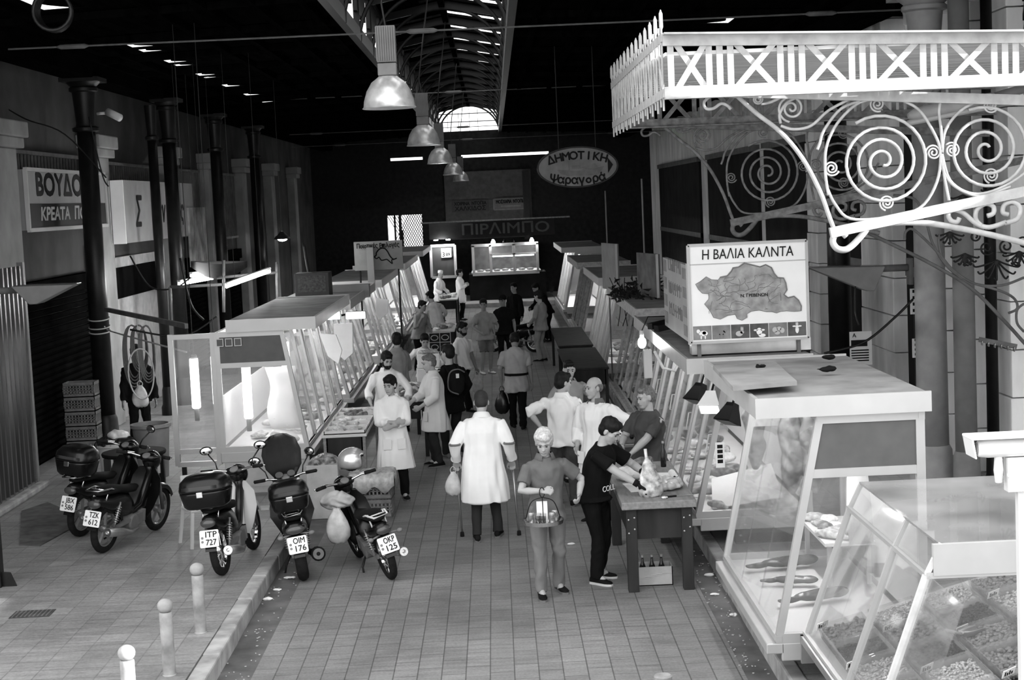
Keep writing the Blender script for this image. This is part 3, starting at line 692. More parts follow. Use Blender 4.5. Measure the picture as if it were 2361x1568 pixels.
    if collar or top == 'coat':
        mb = mk(); q = 14
        an = [PI / 2 + R(28) + R(304) * j / q for j in range(q + 1)]; a = [nb + spn * (.012 - .02 * abs(math.sin(t_ / 2 - PI / 4)) * 0) + rc * math.cos(t_) * .076 + fc * math.sin(t_) * .07 for t_ in an]
        lv = [[p + spn * .03 for p in a], [p + (p - nb) * .16 + spn * .02 for p in a], [p + (p - nb) * .5 - spn * .04 for p in a], [p + (p - nb) * .38 - spn * .05 for p in a]]
        mb.add([p for l_ in lv for p in l_], [(k_ * (q + 1) + j, k_ * (q + 1) + j + 1, (k_ + 1) * (q + 1) + j + 1, (k_ + 1) * (q + 1) + j) for k_ in range(3) for j in range(q)])
        mb.build('collar', collar or topm, t, True)
    mb = mk(); mb.loft([ring(P + V((0, 0, z)), r0, f0, rx * b_, ry * b_) for z, rx, ry in ((.07, .158, .108), (0, .172, .118), (-.06, .172, .115), (-.12, .12, .085))])
    for i in (0, 1):
        if shorts: e = mixv(hp[i], kn[i], .95); mb.tube([hp[i], mixv(hp[i], e, .5), e], [.1 * b_, .095 * b_, .09], 12)
        else: mb.tube([hp[i] + V((0, 0, .02)), mixv(hp[i], kn[i], .5), kn[i], mixv(kn[i], ank[i], .5), ank[i] + V((0, .005, -.02))], [.1 * b_, .09 * b_, .073, .068, .064], 12)
    organic(mb, 'shorts' if shorts else 'trousers', legm, t, max(vox, .011), .013, (14, 14, 9), 2, seed + 50)
    for i in (0, 1):
        a = R(toes[i]) * (-1 if i == 0 else 1); fd = V((math.sin(a), -math.cos(a), 0)); sd = V((fd.y, -fd.x, 0)); c = V((ank[i].x, ank[i].y, fz[i])); mb = mk(); secs = []
        for q, w_, h_ in ((-.085, .022, .05), (-.07, .034, .085), (-.02, .037, .095), (.05, .041, .075), (.12, .047, .055), (.165, .04, .045), (.19, .02, .03)):
            z0 = .012 if q < .15 else .02; secs.append([c + fd * q + sd * (w_ * math.cos(g)) + V((0, 0, z0 + (h_ - z0) * (.5 + .5 * math.sin(g)))) for g in [2 * PI * j / 12 for j in range(12)]])
        mb.loft(secs); so_ = mb.build('shoe', shoem or MATTBLK, t, True)
        mb = mk(); pts = [c + fd * q + sd * w_ for q, w_ in ((-.085, .02), (-.07, .036), (0, .038), (.1, .048), (.165, .042), (.195, .015), (.195, -.015), (.165, -.042), (.1, -.048), (0, -.038), (-.07, -.036), (-.085, -.02))]
        mb.ext(pts, (0, 0, .022)); mb.build('sole', sole or GREYP, so_)
    # head details
    H_ = lambda c: hc + hm @ V(c)
    for i in (-1, 1):
        mb = mk(); mb.ball(H_((i * .031, -.081, .006)), (.012, .006, .007), 8, 6, hm); mb.build('eye', EYE_M, t, True)
    mb = mk()
    for i in (-1, 1): mb.tube([H_((i * .014, -.094, .03)), H_((i * .03, -.094, .035)), H_((i * .048, -.082, .028))], [.004, .006, .003], 6)
    mb.build('eyebrows', hairm if hairm is not HAIRG else HAIRM, t, True)
    mb = mk(); mb.tube([H_((-.026, -.081, -.066)), H_((0, -.092, -.064)), H_((.026, -.081, -.066))], [.003, .0055, .003], 6); mb.build('mouth', LIP, t, True)
    if hair in ('short', 'wavy', 'crop'):
        g = {'short': .01, 'wavy': .018, 'crop': .004}[hair]; mb = mk()
        mb.ball(H_((0, .03, .05)), (.077 + g, .092 + g, .083 + g), 14, 10, hm); mb.ball(H_((0, .05, .0)), (.074 + g, .066 + g, .075 + g), 12, 8, hm); mb.ball(H_((0, -.035, .095)), (.06 + g, .045 + g, .03 + g), 10, 7, hm)
        organic(mb, 'hair', hairm, t, min(vox, .011), .010 if hair == 'wavy' else .004, (45, 45, 30), 1, seed + 9)
    elif hair == 'bald':
        mb = mk(); mb.ball(H_((0, .06, .0)), (.08, .056, .06), 12, 8, hm)
        for i in (-1, 1): mb.ball(H_((i * .066, .03, .015)), (.018, .05, .035), 8, 6, hm)
        organic(mb, 'hair', hairm, t, min(vox, .011), .004, (40, 40, 40), 1, seed + 9)
    elif hair == 'cap':
        mb = mk(); mb.ball(H_((0, .03, .055)), (.088, .102, .088), 14, 10, hm); mb.ball(H_((0, -.11, .05)), (.062, .06, .012), 12, 6, hm); organic(mb, 'cap', hairm, t, .012, 0, smooth=1)
    elif hair == 'toque':
        mb = mk(); mb.lathe(H_((0, .015, .055)), [(.088, -.01), (.09, .06), (.085, .085), (.03, .1)], 16, hm @ V((0, .1, 1))); mb.build('cap', CLOTHW, t, True)
        mb = mk(); mb.ball(H_((0, .045, .02)), (.08, .075, .06), 12, 8, hm); mb.build('hair', HAIRD, t, True)
    elif hair == 'helmet':
        mb = mk(); mb.ball(H_((0, .02, .03)), (.115, .13, .13), 14, 10, hm); mb.build('cap', hairm, t, True)
    if beard:
        mb = mk(); mb.ball(H_((0, -.045, -.075)), (.058, .05, .046), 12, 8, hm); mb.ball(H_((0, -.088, -.052)), (.03, .012, .008), 8, 6, hm)
        for i in (-1, 1): mb.ball(H_((i * .062, -.01, -.045)), (.012, .03, .045), 8, 6, hm)
        organic(mb, 'beard', beard, t, .009 if vox <= .012 else vox, .003, (60, 60, 60), 1, seed + 3)
    if belt:
        mb = mk(); c = P + V((0, 0, belt[0])); mb.loft([ring(c + V((0, 0, z)), r0, f0, .178 * b_ + .028, .128 * b_ + .028, 20) for z in (-.018, .018)]); mb.build('belt', belt[1], t, True)
    for i in (0, 1):
        if gloves[i]:
            mb = mk(); d = (wrs[i] - el[i]).normalized(); mb.tube([wrs[i] - d * .05, wrs[i] + d * .0], [.034, .036], 10); mb.build('glove_cuff', MATTBLK, t, True); mb = mk(); nrm = V(hn[i]) if any(hn[i]) else V((1, 0, 0)); hand(mb, wrs[i], d, nrm, nrm.cross(d) * (-1 if i == 0 else 1), curl[i], 1.16); organic(mb, 'glove', MATTBLK, t, .009, 0, smooth=1)
    if top == 'coat':
        if hem < .75:
            for i in (-1, 1):
                mb = mk(); mb.box(P + V((i * .1 * b_, -(.15 * b_ + .032), -.13)), (.12, .012, .15), M=Matrix.Rotation(i * .25, 3, 'Z')); mb.build('pocket', topm, t, bevel=.004)
    info = dict(t=t, wr=[w_ * s for w_ in wrs], el=[w_ * s for w_ in el], SC=SC * s, P=P * s, hc=hc * s, s=s, fc=fc, rc=rc, spn=spn, hm=hm)
    return info
g2 = lambda x, y, z=0: V((x, y, z))
PE = {}
# man on crutches, back to the camera
PE['crutch'] = person('person in a long white coat walking away on two crutches, holding a plastic bag', G(1122, 1243), R(180 - 3), 1.78, lean=(.0, -.12), head=(0, 25), hip=.93, hands=((-.33, -.14, .90), (.33, -.14, .91)), poles=((-.35, .8, -.1), (.35, .8, -.1)),
    feet=((-.13, -.12), (.10, .10)), fz=(0, .0), hem=.46, legm=mat('charcoal_trousers', .03, .9), hair='crop', hairm=mat('brown_hair', .035, .6), build=1.16, hn=((0, 0, -1), (0, 0, -1)), curl=(1.1, 1.1), vox=.011, wr=.018)
# man with the drinks tray
PE['tray'] = person('grey haired person in a dark polo shirt carrying a hanging tray of drinks', G(1268, 1368), R(12), 1.70, lean=(.0, -.03), head=(-18, 22), hands=((-.12, -.34, 1.16), (.31, -.20, 1.06)), poles=((-.7, .5, -.3), (.7, .6, -.1)),
    feet=((-.13, -.16), (.12, .06)), toes=(6, 10), hem=.80, top='shirt', topm=CLOTHG, sleeve=.36, collar=CLOTHG, legm=mat('grey_trousers', .17, .9, var=.1), shoem=MATTBLK, hair='wavy', hairm=HAIRG, curl=(1.2, .8), hn=((.6, 0, -.4), (0, 0, 0)), vox=.010, wr=.015)
# man cutting at the table
PE['cutter'] = person('person in printed black t-shirt and gloves trimming meat at the wooden table', V((.92, 16.55, 0)), R(54), 1.76, lean=(.02, -.12), twist=.1, head=(4, 34), hands=((-.02, -.56, 1.06), (.20, -.50, 1.14)), poles=((-.8, .3, -.4), (.8, .3, -.2)),
    feet=((-.12, -.08), (.14, .05)), toes=(4, 12), hem=.86, top='shirt', topm=CLOTHB, sleeve=.36, legm=CLOTHB, shoem=MATTBLK, sole=WHITE, hair='short', hn=((0, 0, -1), (0, 0, -1)), curl=(1.0, 1.0), gloves=(1, 1), vox=.010, build=1.08, wr=.015)
# bald man in the white coat by the table
PE['bald'] = person('balding person in an open white coat with dark collar, one hand on hip', G(1385, 1203), R(-42), 1.80, lean=(0, .0), head=(-20, 4), hands=((-.22, -.12, .92), (.33, -.02, 1.02)), poles=((-.6, .5, -.2), (.9, .5, 0)),
    hem=.60, collar=CLOTHG, hair='bald', hairm=HAIRM, legm=CLOTHB, build=1.08, vox=.011, sleeve=.9)
# man from behind with hand on hip
PE['hip'] = person('person in a loose white shirt and jeans seen from behind, elbow bent out', G(1306, 1165), R(160), 1.74, head=(-45, 8), hands=((-.20, -.05, 1.0), (.30, .02, 1.04)), poles=((-.8, .4, -.1), (1, .25, 0)), hem=.80, top='shirt', topm=CLOTHW, sleeve=.62, legm=DENIM,
    feet=((-.12, .02), (.13, -.06)), hair='short', build=1.08, vox=.012, collar=CLOTHW)
PE['polo'] = person('short haired person in a grey polo shirt looking this way between two white coats', G(1322, 1110), R(20), 1.72, head=(-12, 10), hands=((-.2, -.1, .95), (.33, -.02, .98)), poles=((-.7, .5, -.2), (.9, .5, 0)), hem=.84, top='shirt', topm=CLOTHM, sleeve=.38, hair='crop', legm=DENIM, collar=CLOTHM, vox=.012)
PE['bottle'] = person('stout grey haired person in a dark t-shirt opening a bottle beside the sliding panes', V((1.76, 18.92, 0)), R(-52), 1.74, lean=(0, .0), head=(-12, 12), hands=((-.10, -.36, 1.08), (.08, -.38, 1.0)), poles=((-.8, .4, -.3), (.8, .4, -.3)), hem=.84, top='shirt', topm=mat('charcoal_cotton', .06, .9), sleeve=.42,
    hair='crop', hairm=HAIRM, build=1.22, legm=DENIM, hn=((1, 0, 0), (-1, 0, 0)), curl=(1.1, 1.1), vox=.011)
# left group
PE['arms'] = person('person in a knee length white coat with arms folded, beside a plastic covered crate', G(915, 1150), R(6), 1.70, head=(-28, 12), hands=((.02, -.225, 1.12), (-.02, -.26, 1.07)), poles=((-.7, .1, -1), (.7, .1, -1)), hem=.44, sleeve=.82, hair='short', feet=((-.09, .04), (.12, -.06)), build=1.0, curl=(.3, .3), vox=.011,
    hn=((0, 1, 0), (0, 1, 0)), flare=1.3, shoem=MATTBLK)
PE['beard'] = person('bearded person in a white coat standing between stall and meat trays', V((-1.82, 25.0, 0)), R(10), 1.74, head=(14, 20), hands=((-.30, -.30, .98), (.28, -.26, .96)), hem=.6, sleeve=.8, beard=HAIRD, poles=((-.8, .4, -.2), (.8, .4, -.2)), vox=.012)
PE['side'] = person('person with thinning hair in an off-white coat facing the left trays, side on', G(1010, 1074), R(-72), 1.72, lean=(0, -.02), head=(-4, 14), hands=((-.14, -.34, 1.02), (.2, -.28, .98)), hem=.56, topm=CLOTHO, sleeve=.86, hair='crop', hairm=HAIRM, legm=mat('navy_trousers', .025, .9), build=1.1, poles=((-.7, .5, -.3), (.7, .5, -.3)), vox=.012)
PE['pack'] = person('person in a black jacket with a black backpack, facing the left stalls', G(1046, 1055), R(-155), 1.78, head=(30, 5), hands=((-.25, -.2, .95), (.25, .0, .85)), hem=.72, top='jacket', topm=CLOTHB, hair='short', legm=mat('dark_grey_trousers', .02, .9), shoem=GREYP, vox=.012)
PE['robe'] = person('dark haired person in a grey smock standing between the left stall and white boxes', V((-1.84, 28.2, 0)), R(-135), 1.76, head=(-45, 8), hem=.5, topm=CLOTHM, hands=((-.2, -.25, .95), (.2, -.25, .95)), vox=.014)
PE['moust'] = person('moustached person in a white shirt leaning over the white boxes', V((-1.42, 30.0, 0)), R(-14), 1.66, lean=(.05, -.2), head=(24, 24), hands=((-.28, -.4, .95), (.26, -.36, .95)), hem=.8, top='shirt', sleeve=.7, poles=((-.9, .3, 0), (.9, .3, 0)), vox=.013)
PE['youth'] = person('young bearded person in a white polo shirt walking right with a white bag', V((-.74, 30.6, 0)), R(-70 + 160 - 40), 1.72, head=(6, 10), hem=.84, top='shirt', topm=CLOTHW, sleeve=.4, beard=HAIRD, skin=SKIND, hands=((-.25, -.05, .82), (.26, -.12, .82)), feet=((-.08, -.2), (.08, .2)), vox=.014)
PE['away'] = person('person in a grey short sleeved tunic with belt bag, head bowed, walking away', G(1196, 990), R(180), 1.72, lean=(0, -.1), head=(0, 50), hem=.68, top='tunic', topm=mat('tunic_grey', .36, .9), sleeve=.42, belt=(.06, CLOTHB), hands=((-.28, -.05, .78), (.27, -.12, .85)), feet=((-.08, .12), (.08, -.14)), hair='short', skin=SKIND, vox=.012, build=1.05)
PE['tourist'] = person('person in a pale t-shirt and shorts with a shoulder bag, standing mid alley', G(1122, 862), R(25), 1.74, head=(-30, 5), hem=.8, top='shirt', topm=CLOTHM, sleeve=.36, shorts=True, legm=CLOTHG, shoem=CLOTHO, hands=((-.22, -.25, 1.0), (.2, -.28, 1.05)), hair='short', hairm=HAIRD, vox=.016, skin=SKIND)
PE['darkcap'] = person('person in a dark shirt and cap standing beside the one in shorts', G(1166, 848), R(10), 1.74, head=(-30, 5), hem=.8, top='shirt', topm=CLOTHB, sleeve=.36, hair='cap', hairm=CLOTHB, hands=((-.25, -.1, .85), (.25, -.1, .85)), vox=.016, skin=SKIND)
PE['far'] = person('person in a white coat standing sideways before the end stall, hands raised', G(1064, 739), R(20 + 60), 1.72, head=(0, 0), hem=.62, legm=CLOTHB, hands=((-.1, -.25, 1.22), (.15, -.22, 1.25)), hair='short', vox=.018)
PE['toque'] = person('butcher in white coat and white cap at the far left counter', V((-2.05, 54.3, 0)), R(60), 1.72, lean=(0, -.08), head=(0, 15), hem=.7, hands=((-.2, -.3, .98), (.2, -.3, .98)), hair='toque', vox=.018)
PE['sit'] = person('person in a grey shirt propping the chin on a fist by the third left stall', V((-1.98, 38.6, 0)), R(48), 1.70, lean=(0, -.12), head=(10, 12), hem=.8, top='shirt', topm=CLOTHM, sleeve=.7, hands=((-.1, -.22, 1.3), (.15, -.3, 1.0)), vox=.017, skin=SKIND)
PE['stripe'] = person('person in a pale loose shirt leaning over the far left table', V((-1.62, 41.7, 0)), R(-150), 1.74, lean=(.05, -.12), head=(20, 25), hem=.78, top='shirt', topm=CLOTHO, sleeve=.75, hands=((-.3, -.3, .98), (.25, -.25, .98)), vox=.017)
PE['overall'] = person('person in light overalls standing by the dark scooter on the right', V((1.05, 39.4, 0)), R(-120), 1.74, hem=.78, top='shirt', topm=CLOTHM, legm=CLOTHM, sleeve=.9, head=(0, 15), hands=((-.2, -.2, .95), (.2, -.2, .95)), vox=.017)
PE['dark2'] = person('person in dark clothes standing right of the alley before the step', G(1192, 800), R(-40), 1.74, hem=.8, top='jacket', topm=CLOTHB, head=(0, 5), vox=.018)
PE['dark3'] = person('person in dark clothes bending by the far right counter', V((1.41, 44.8, 0)), R(-60), 1.74, lean=(0, -.25), hem=.8, top='jacket', topm=CLOTHB, head=(0, 25), hands=((-.2, -.45, .95), (.2, -.4, .98)), vox=.018)
PE['vendor'] = person('vendor in dark clothes standing in shade under the hanging hoses at left', XP(325, 1000, -6.1) * V((1, 1, 0)) + V((0, 0, .17)), R(20), 1.74, hem=.8, top='jacket', topm=CLOTHB, head=(8, 6), vox=.014, skin=SKIND)
# ---------------------------------------------------------------- motorbikes (front towards local +Y)
PLATEM = mat('plate_white', .80, .4, var=.03)
def bike(label, rear, head, lean, plate, z0=0, box=None, scooter=False, mirrors=(1, 1), screen=False, panel=None, rackm=CHROME, wheelR=.285, steer=0, mdir=0, exh=1, spokes=False, tailm=None, blinkers=False, name='motorcycle'):
    h = R(head); fw = V((math.sin(h), math.cos(h), 0))
    t = thing(name, label, 'motorcycle', (rear[0], rear[1], z0), -h)
    T = Matrix.Rotation(R(lean), 4, 'Y')
    def mk(): m_ = MB(); m_.T = T; return m_
    Rw = wheelR; WB = 1.24 if not scooter else 1.32; tw = .043 if not scooter else .065
    C = V
    def wheel(y, fr):
        Z = Matrix.Rotation(R(steer), 4, 'Z') if fr else Matrix.Identity(4)
        TT = T @ Matrix.Translation((0, y, Rw)) @ Z
        m_ = MB(); m_.T = TT
        m_.loft([[C(((tw * math.cos(q)), (Rw - tw + tw * math.sin(q)) * math.cos(a), (Rw - tw + tw * math.sin(q)) * math.sin(a))) for q in [2 * PI * j / 10 for j in range(10)]] for a in [2 * PI * k / 36 for k in range(36)]], closed=True)
        wl = m_.build('wheel', RUBBER, t, True)
        m_ = MB(); m_.T = TT; rr = Rw - 2 * tw + .01
        m_.loft([[C((q[0], (rr + q[1]) * math.cos(a), (rr + q[1]) * math.sin(a))) for q in ((-.022, .006), (.022, .006), (.018, -.016), (-.018, -.016))] for a in [2 * PI * k / 36 for k in range(36)]], closed=True)
        m_.cyl((-.035, 0, 0), (.035, 0, 0), .05, 16)
        if spokes:
            for k in range(18): a = 2 * PI * k / 18; b = a + .35 * (-1) ** k; m_.bar((.02 * (-1) ** k, .045 * math.cos(b), .045 * math.sin(b)), (0, rr * math.cos(a), rr * math.sin(a)), .004)
        else:
            for k in range(5): a = 2 * PI * k / 5 + .3; m_.bar((0, .04 * math.cos(a), .04 * math.sin(a)), (0, rr * math.cos(a), rr * math.sin(a)), .022, .03, V((1, 0, 0)))
        m_.build('rim', CHROME if spokes else STEEL, wl)
        m_ = MB(); m_.T = T @ Matrix.Translation((0, y, Rw)) @ Z; a0, a1 = (R(25), R(165)) if fr else (R(10), R(150)); n = 14; w_ = tw + .02; rf = Rw + .02
        m_.loft([[C((x, r_ * math.cos(a), r_ * math.sin(a))) for x, r_ in ((-w_, rf - .05), (-w_, rf), (-w_ * .5, rf + .018), (w_ * .5, rf + .018), (w_, rf), (w_, rf - .05), (w_ - .004, rf - .05), (w_ - .004, rf - .005), (-w_ + .004, rf - .005), (-w_ + .004, rf - .05))] for a in [a0 + (a1 - a0) * k / n for k in range(n + 1)]])
        m_.build('fender', BLACKP if not (fr and panel) else panel, t, True, autos=True)
    wheel(0, False); wheel(WB, True)
    # swing arm, frame tube and engine
    m_ = mk()
    for x in (-.075, .075): m_.bar((x, 0, Rw), (x * 1.2, .42, Rw + .03), .028, .04)
    m_.build('swingarm', GREYP, t)
    m_ = mk(); m_.tube([C((0, .42, .42)), C((0, .55, .36)), C((0, .78, .42)), C((0, WB - .22, .78)), C((0, WB - .27, .88))], .05, 10); m_.build('frame', BLACKP, t, True)
    m_ = mk(); m_.lathe((-.11, .50, .27), [(.02, 0), (.1, .01), (.105, .2), (.09, .22)], 18, (1, 0, 0)); m_.box((0, .62, .29), (.17, .2, .14))
    for k in range(6): m_.box((0, .70 + .022 * k, .3), (.15, .01, .15))
    m_.build('engine', GREYP if not scooter else MATTBLK, t, bevel=.006)
    # tail, seat
    k_ = 1 if not scooter else 1.25
    sec = lambda y, z, w_, hh: [C((w_ * k_ * math.cos(q), y, z + hh * math.sin(q))) for q in [2 * PI * j / 14 for j in range(14)]]
    m_ = mk(); m_.loft([sec(-.28, .66, .05, .04), sec(-.2, .645, .09, .07), sec(-.02, .60, .115, .11), sec(.2, .56, .115, .15), sec(.40, .52, .11, .16), sec(.52, .46, .08, .12)]); m_.build('body', BLACKP, t, True)
    m_ = mk(); m_.loft([sec(-.22, .745, .06, .02), sec(-.1, .755, .12, .04), sec(.15, .745, .13, .05), sec(.35, .70, .12, .05), sec(.55, .675, .09, .05), sec(.66, .68, .05, .03)]); m_.build('seat', MATTBLK, t, True)
    # leg shield, cowl, head
    if scooter or panel or True:
        wv = .21 if not scooter else .26; ys = WB - .30
        for i in (-1, 1):
            m_ = mk(); m_.loft([[C((i * x0, ys + dy, z)), C((i * x1, ys + dy - .07, z)), C((i * x1, ys + dy - .055, z)), C((i * x0, ys + dy + .03, z))] for z, x0, x1, dy in ((.28, .06, .12, -.10), (.4, .05, .17, -.05), (.58, .04, wv, .02), (.74, .04, wv * .9, .06), (.86, .03, wv * .5, .06))])
            m_.build('leg_shield', panel or BLACKP, t, True, autos=True)
    m_ = mk(); m_.ball((0, WB - .2, .93), (.11 * k_, .13, .12), 14, 9); m_.ball((0, WB - .28, .98), (.13 * k_, .08, .06), 12, 8); m_.build('headlight_cowl', BLACKP, t, True)
    m_ = mk(); m_.ball((0, WB - .10, .92), (.075 * k_, .045, .07), 12, 8); m_.build('headlight', GREYP, t, True)
    m_ = mk(); m_.lathe((0, WB - .335, 1.005), [(.05, 0), (.05, .012), (.04, .018)], 16, (0, -.5, .9)); m_.build('speedometer', GREYP, t, True, autos=True)
    m_ = mk()
    for x in (-.075, .075): m_.tube([C((x, WB, Rw)), C((x, WB - .10, .58)), C((x * .8, WB - .2, .82))], .022, 10)
    m_.build('fork', GREYP, t, True)
    hz = 1.0; hy = WB - .32
    m_ = mk(); m_.tube([C((-.34, hy - .1, hz + .03)), C((-.2, hy - .03, hz + .02)), C((0, hy + .03, hz - .03)), C((.2, hy - .03, hz + .02)), C((.34, hy - .1, hz + .03))], .014, 8); hb = m_.build('handlebar', CHROME, t, True)
    for i in (-1, 1):
        m_ = mk(); m_.cyl((i * .24, hy - .05, hz + .022), (i * .36, hy - .11, hz + .033), .02, 10); m_.build('grip', RUBBER, hb, True)
        m_ = mk(); m_.tube([C((i * .19, hy + .03, hz + .02)), C((i * .3, hy + .03, hz + .02)), C((i * .37, hy - .03, hz + .02))], .008, 6); m_.build('lever', CHROME, hb, True)
        if mirrors[0 if i < 0 else 1]:
            m_ = mk(); e = C((i * .30, hy + .06, hz + .20)); m_.tube([C((i * .2, hy, hz + .02)), C((i * .22, hy + .03, hz + .1)), e], .008, 6)
            ma = Matrix.Rotation(i * R(-12) + R(mdir), 3, 'Z'); m_.ball(e + C((i * .02, 0, .045)), (.075, .022, .05), 14, 8, ma); mr = m_.build('mirror', BLACKP, t, True)
            m_ = mk(); m_.ball(e + C((i * .02, 0, .045)) + ma @ C((0, -.016, 0)), (.064, .01, .042), 14, 6, ma); m_.build('mirror_glass', mat('mirror', .9, .03, 1, var=0), mr, True)
    # shocks
    for i in (-1, 1):
        a, b = C((i * .105, .02, Rw + .03)), C((i * .115, .13, .60)); m_ = mk(); m_.cyl(a, b, .014, 8); n = 60
        ax, ay = frame((b - a)); m_.tube([a + (b - a) * (.2 + .6 * k / n) + (ax * math.cos(k * 2 * PI / 8.5) + ay * math.sin(k * 2 * PI / 8.5)) * .028 for k in range(n + 1)], .006, 5); m_.build('shock', STEEL, t, True)
    # exhaust on the right
    m_ = mk(); x = .14 * exh * k_; m_.tube([C((x * .6, .62, .18)), C((x, .35, .19)), C((x * 1.1, .15, .24)), C((x * 1.15, -.22, .31))], [.02, .03, .05, .055] if not scooter else [.03, .05, .075, .08], 14); ex = m_.build('exhaust', STEEL if not scooter else MATTBLK, t, True)
    m_ = mk(); m_.lathe((x * 1.15, -.215, .309), [(.05 * k_, 0), (.048 * k_, .012), (.022, .012), (.02, -.03)], 16, (.05, -1, .19)); m_.build('exhaust_tip', CHROME if not scooter else IRONM, ex, True, autos=True)
    # rear light, plate
    m_ = mk(); m_.ball((0, -.27, .63), (.085 * k_, .04, .05), 12, 8); m_.build('tail_light', tailm or mat('tail_lens', .06, .15), t, True)
    if blinkers:
        for i in (-1, 1): m_ = mk(); m_.tube([C((i * .05, -.24, .58)), C((i * .15, -.27, .57))], .01, 6); m_.ball((i * .17, -.275, .57), (.035, .028, .025), 10, 6); m_.build('indicator', GREYP, t, True)
    m_ = mk(); m_.ext([C((-.07, -.18, .6)), C((.07, -.18, .6)), C((.06, -.31, .33)), C((-.06, -.31, .33))], (0, .012, 0)); m_.build('mud_flap', BLACKP, t)
    n_ = V((0, -1, .28)).normalized(); up = V((0, .28, 1)).normalized(); pc = V((0, -.30, .47))
    m_ = mk(); rx, rz = .105, .092; q = []
    for cx, cz in ((1, 1), (-1, 1), (-1, -1), (1, -1)):
        for k in range(4):
            a = {(1, 1): 0, (-1, 1): 90, (-1, -1): 180, (1, -1): 270}[(cx, cz)] + 30 * k; q.append(pc + V((1, 0, 0)) * (cx * (rx - .014) + .014 * math.cos(R(a))) + up * (cz * (rz - .014) + .014 * math.sin(R(a))))
    m_.ext(q, n_ * -.004); pl = m_.build('license_plate', PLATEM, t)
    M0 = T @ face_M(pc + n_ * .003, (1, 0, 0), up)
    text(plate[0], .088, M0 @ Matrix.Translation((.02, .042, 0)), INK, 'plate_letters', pl, .002, width=.125, bold=.001)
    text(plate[1], .088, M0 @ Matrix.Translation((.02, -.042, 0)), INK, 'plate_numbers', pl, .002, width=.115, bold=.001)
    m_ = mk()
    for zz in (.012, -.03): m_.lathe(pc + up * zz + V((-.076, 0, 0)) + n_ * .001, [(.014, 0), (.014, .003)], 12, n_)
    m_.build('plate_stamp', GREYINK, pl)
    # rack
    m_ = mk(); m_.tube([C((-.1, .12, .74)), C((-.11, -.1, .80)), C((-.08, -.32, .80)), C((.08, -.32, .80)), C((.11, -.1, .80)), C((.1, .12, .74))], .011, 8); m_.bar((-.08, -.2, .80), (.08, -.2, .80), .012); m_.bar((-.09, -.1, .8), (-.08, -.16, .62), .014); m_.bar((.09, -.1, .8), (.08, -.16, .62), .014); m_.build('rack', rackm, t, True)
    # side stand
    m_ = mk(); m_.tube([C((-.09, .5, .22)), C((-.17, .47, .1)), C((-.24 - R(lean) * .2, .44, .0 + math.sin(R(lean)) * .24))], .012, 6); m_.build('side_stand', IRON, t, True)
    if box:
        bw, bl, bh, by, bz = box; m_ = mk(); sc = lambda z, k, n=20: [C((bw / 2 * k * math.copysign(abs(math.cos(q)) ** .6, math.cos(q)), by + bl / 2 * k * math.copysign(abs(math.sin(q)) ** .7, math.sin(q)), bz + z)) for q in [2 * PI * j / n for j in range(n)]]
        m_.loft([sc(0, .8), sc(.03, .9), sc(bh * .45, 1.0), sc(bh * .5, 1.0)]); b = m_.build('top_box', BLACKP, t, True)
        m_ = mk(); m_.loft([sc(bh * .52, 1.02), sc(bh * .58, 1.02), sc(bh * .8, .95), sc(bh * .95, .72), sc(bh, .35)]); m_.build('lid', BLACKP, b, True)
        m_ = mk(); m_.box((0, by - bl / 2 - .004, bz + bh * .45), (.07, .025, .06)); m_.build('lock', CHROME, b, bevel=.006)
        m_ = mk(); m_.loft([[C((x * bw * .36, by - bl / 2 * (1.0 - .05 * abs(x)) - .006, bz + bh * (.60 + dz))) for x in (-1, -.5, 0, .5, 1)] for dz in (0, .1)] , caps=False); m_.build('reflector', mat('reflector', .045, .2), b, True)
    if screen:
        m_ = mk(); pts = []
        for z, w_, dy in ((1.0, .13, 0), (1.12, .21, -.03), (1.3, .23, -.09), (1.45, .19, -.15), (1.52, .1, -.18)): pts.append([C((x * w_, WB - .12 + dy - .1 * x * x, z)) for x in (-1, -.6, -.2, .2, .6, 1)] + [C((x * w_, WB - .112 + dy - .1 * x * x, z)) for x in (1, .6, .2, -.2, -.6, -1)])
        m_.loft(pts); m_.build('windscreen', mat('smoked_screen', .035, .25, var=.1), t, True)
        for i in (-1, 1): m_ = mk(); m_.lathe((i * .07, WB - .34, 1.04), [(.045, 0), (.045, .015), (.035, .018)], 14, (0, -.6, .8)); m_.build('gauge', mat('gauge', .1, .15), t, True, autos=True)
    return t
B1 = bike('black underbone motorbike with plate JBX 586 and a round top box, by the corrugated door', G(192, 1240, .17) + V((-.05, .1, 0)), 20, 7, ('JBX', '586'), .17, box=(.48, .44, .36, -.14, .82), mirrors=(0, 1))
B2 = bike('black underbone motorbike with plate TZK 612 and cast wheel, no top box', G(240, 1274, .17), 17, 7, ('TZK', '612'), .17, mirrors=(0, 0), exh=1)
B3 = bike('motorbike with plate ITP 727, wide top box and pale leg shield', G(516, 1326, .17), 7, -5, ('ITP', '727'), .17, box=(.54, .46, .36, -.17, .80), panel=WHITE, spokes=True, mirrors=(1, 1), mdir=15)
B4 = bike('black scooter with plate OIM 176, tall dark windscreen and top box', G(702, 1338, 0), -9, -7, ('OIM', '176'), 0, box=(.44, .42, .33, -.15, .84), scooter=True, screen=True, mirrors=(1, 1), mdir=-25, blinkers=True, name='scooter')
B5 = bike('motorbike with plate OKP 125 leaning over, beside a hanging plastic bag', G(903, 1335, 0), -21, -13, ('OKP', '125'), 0, mirrors=(0, 0), blinkers=True, spokes=True, rackm=WHITE)
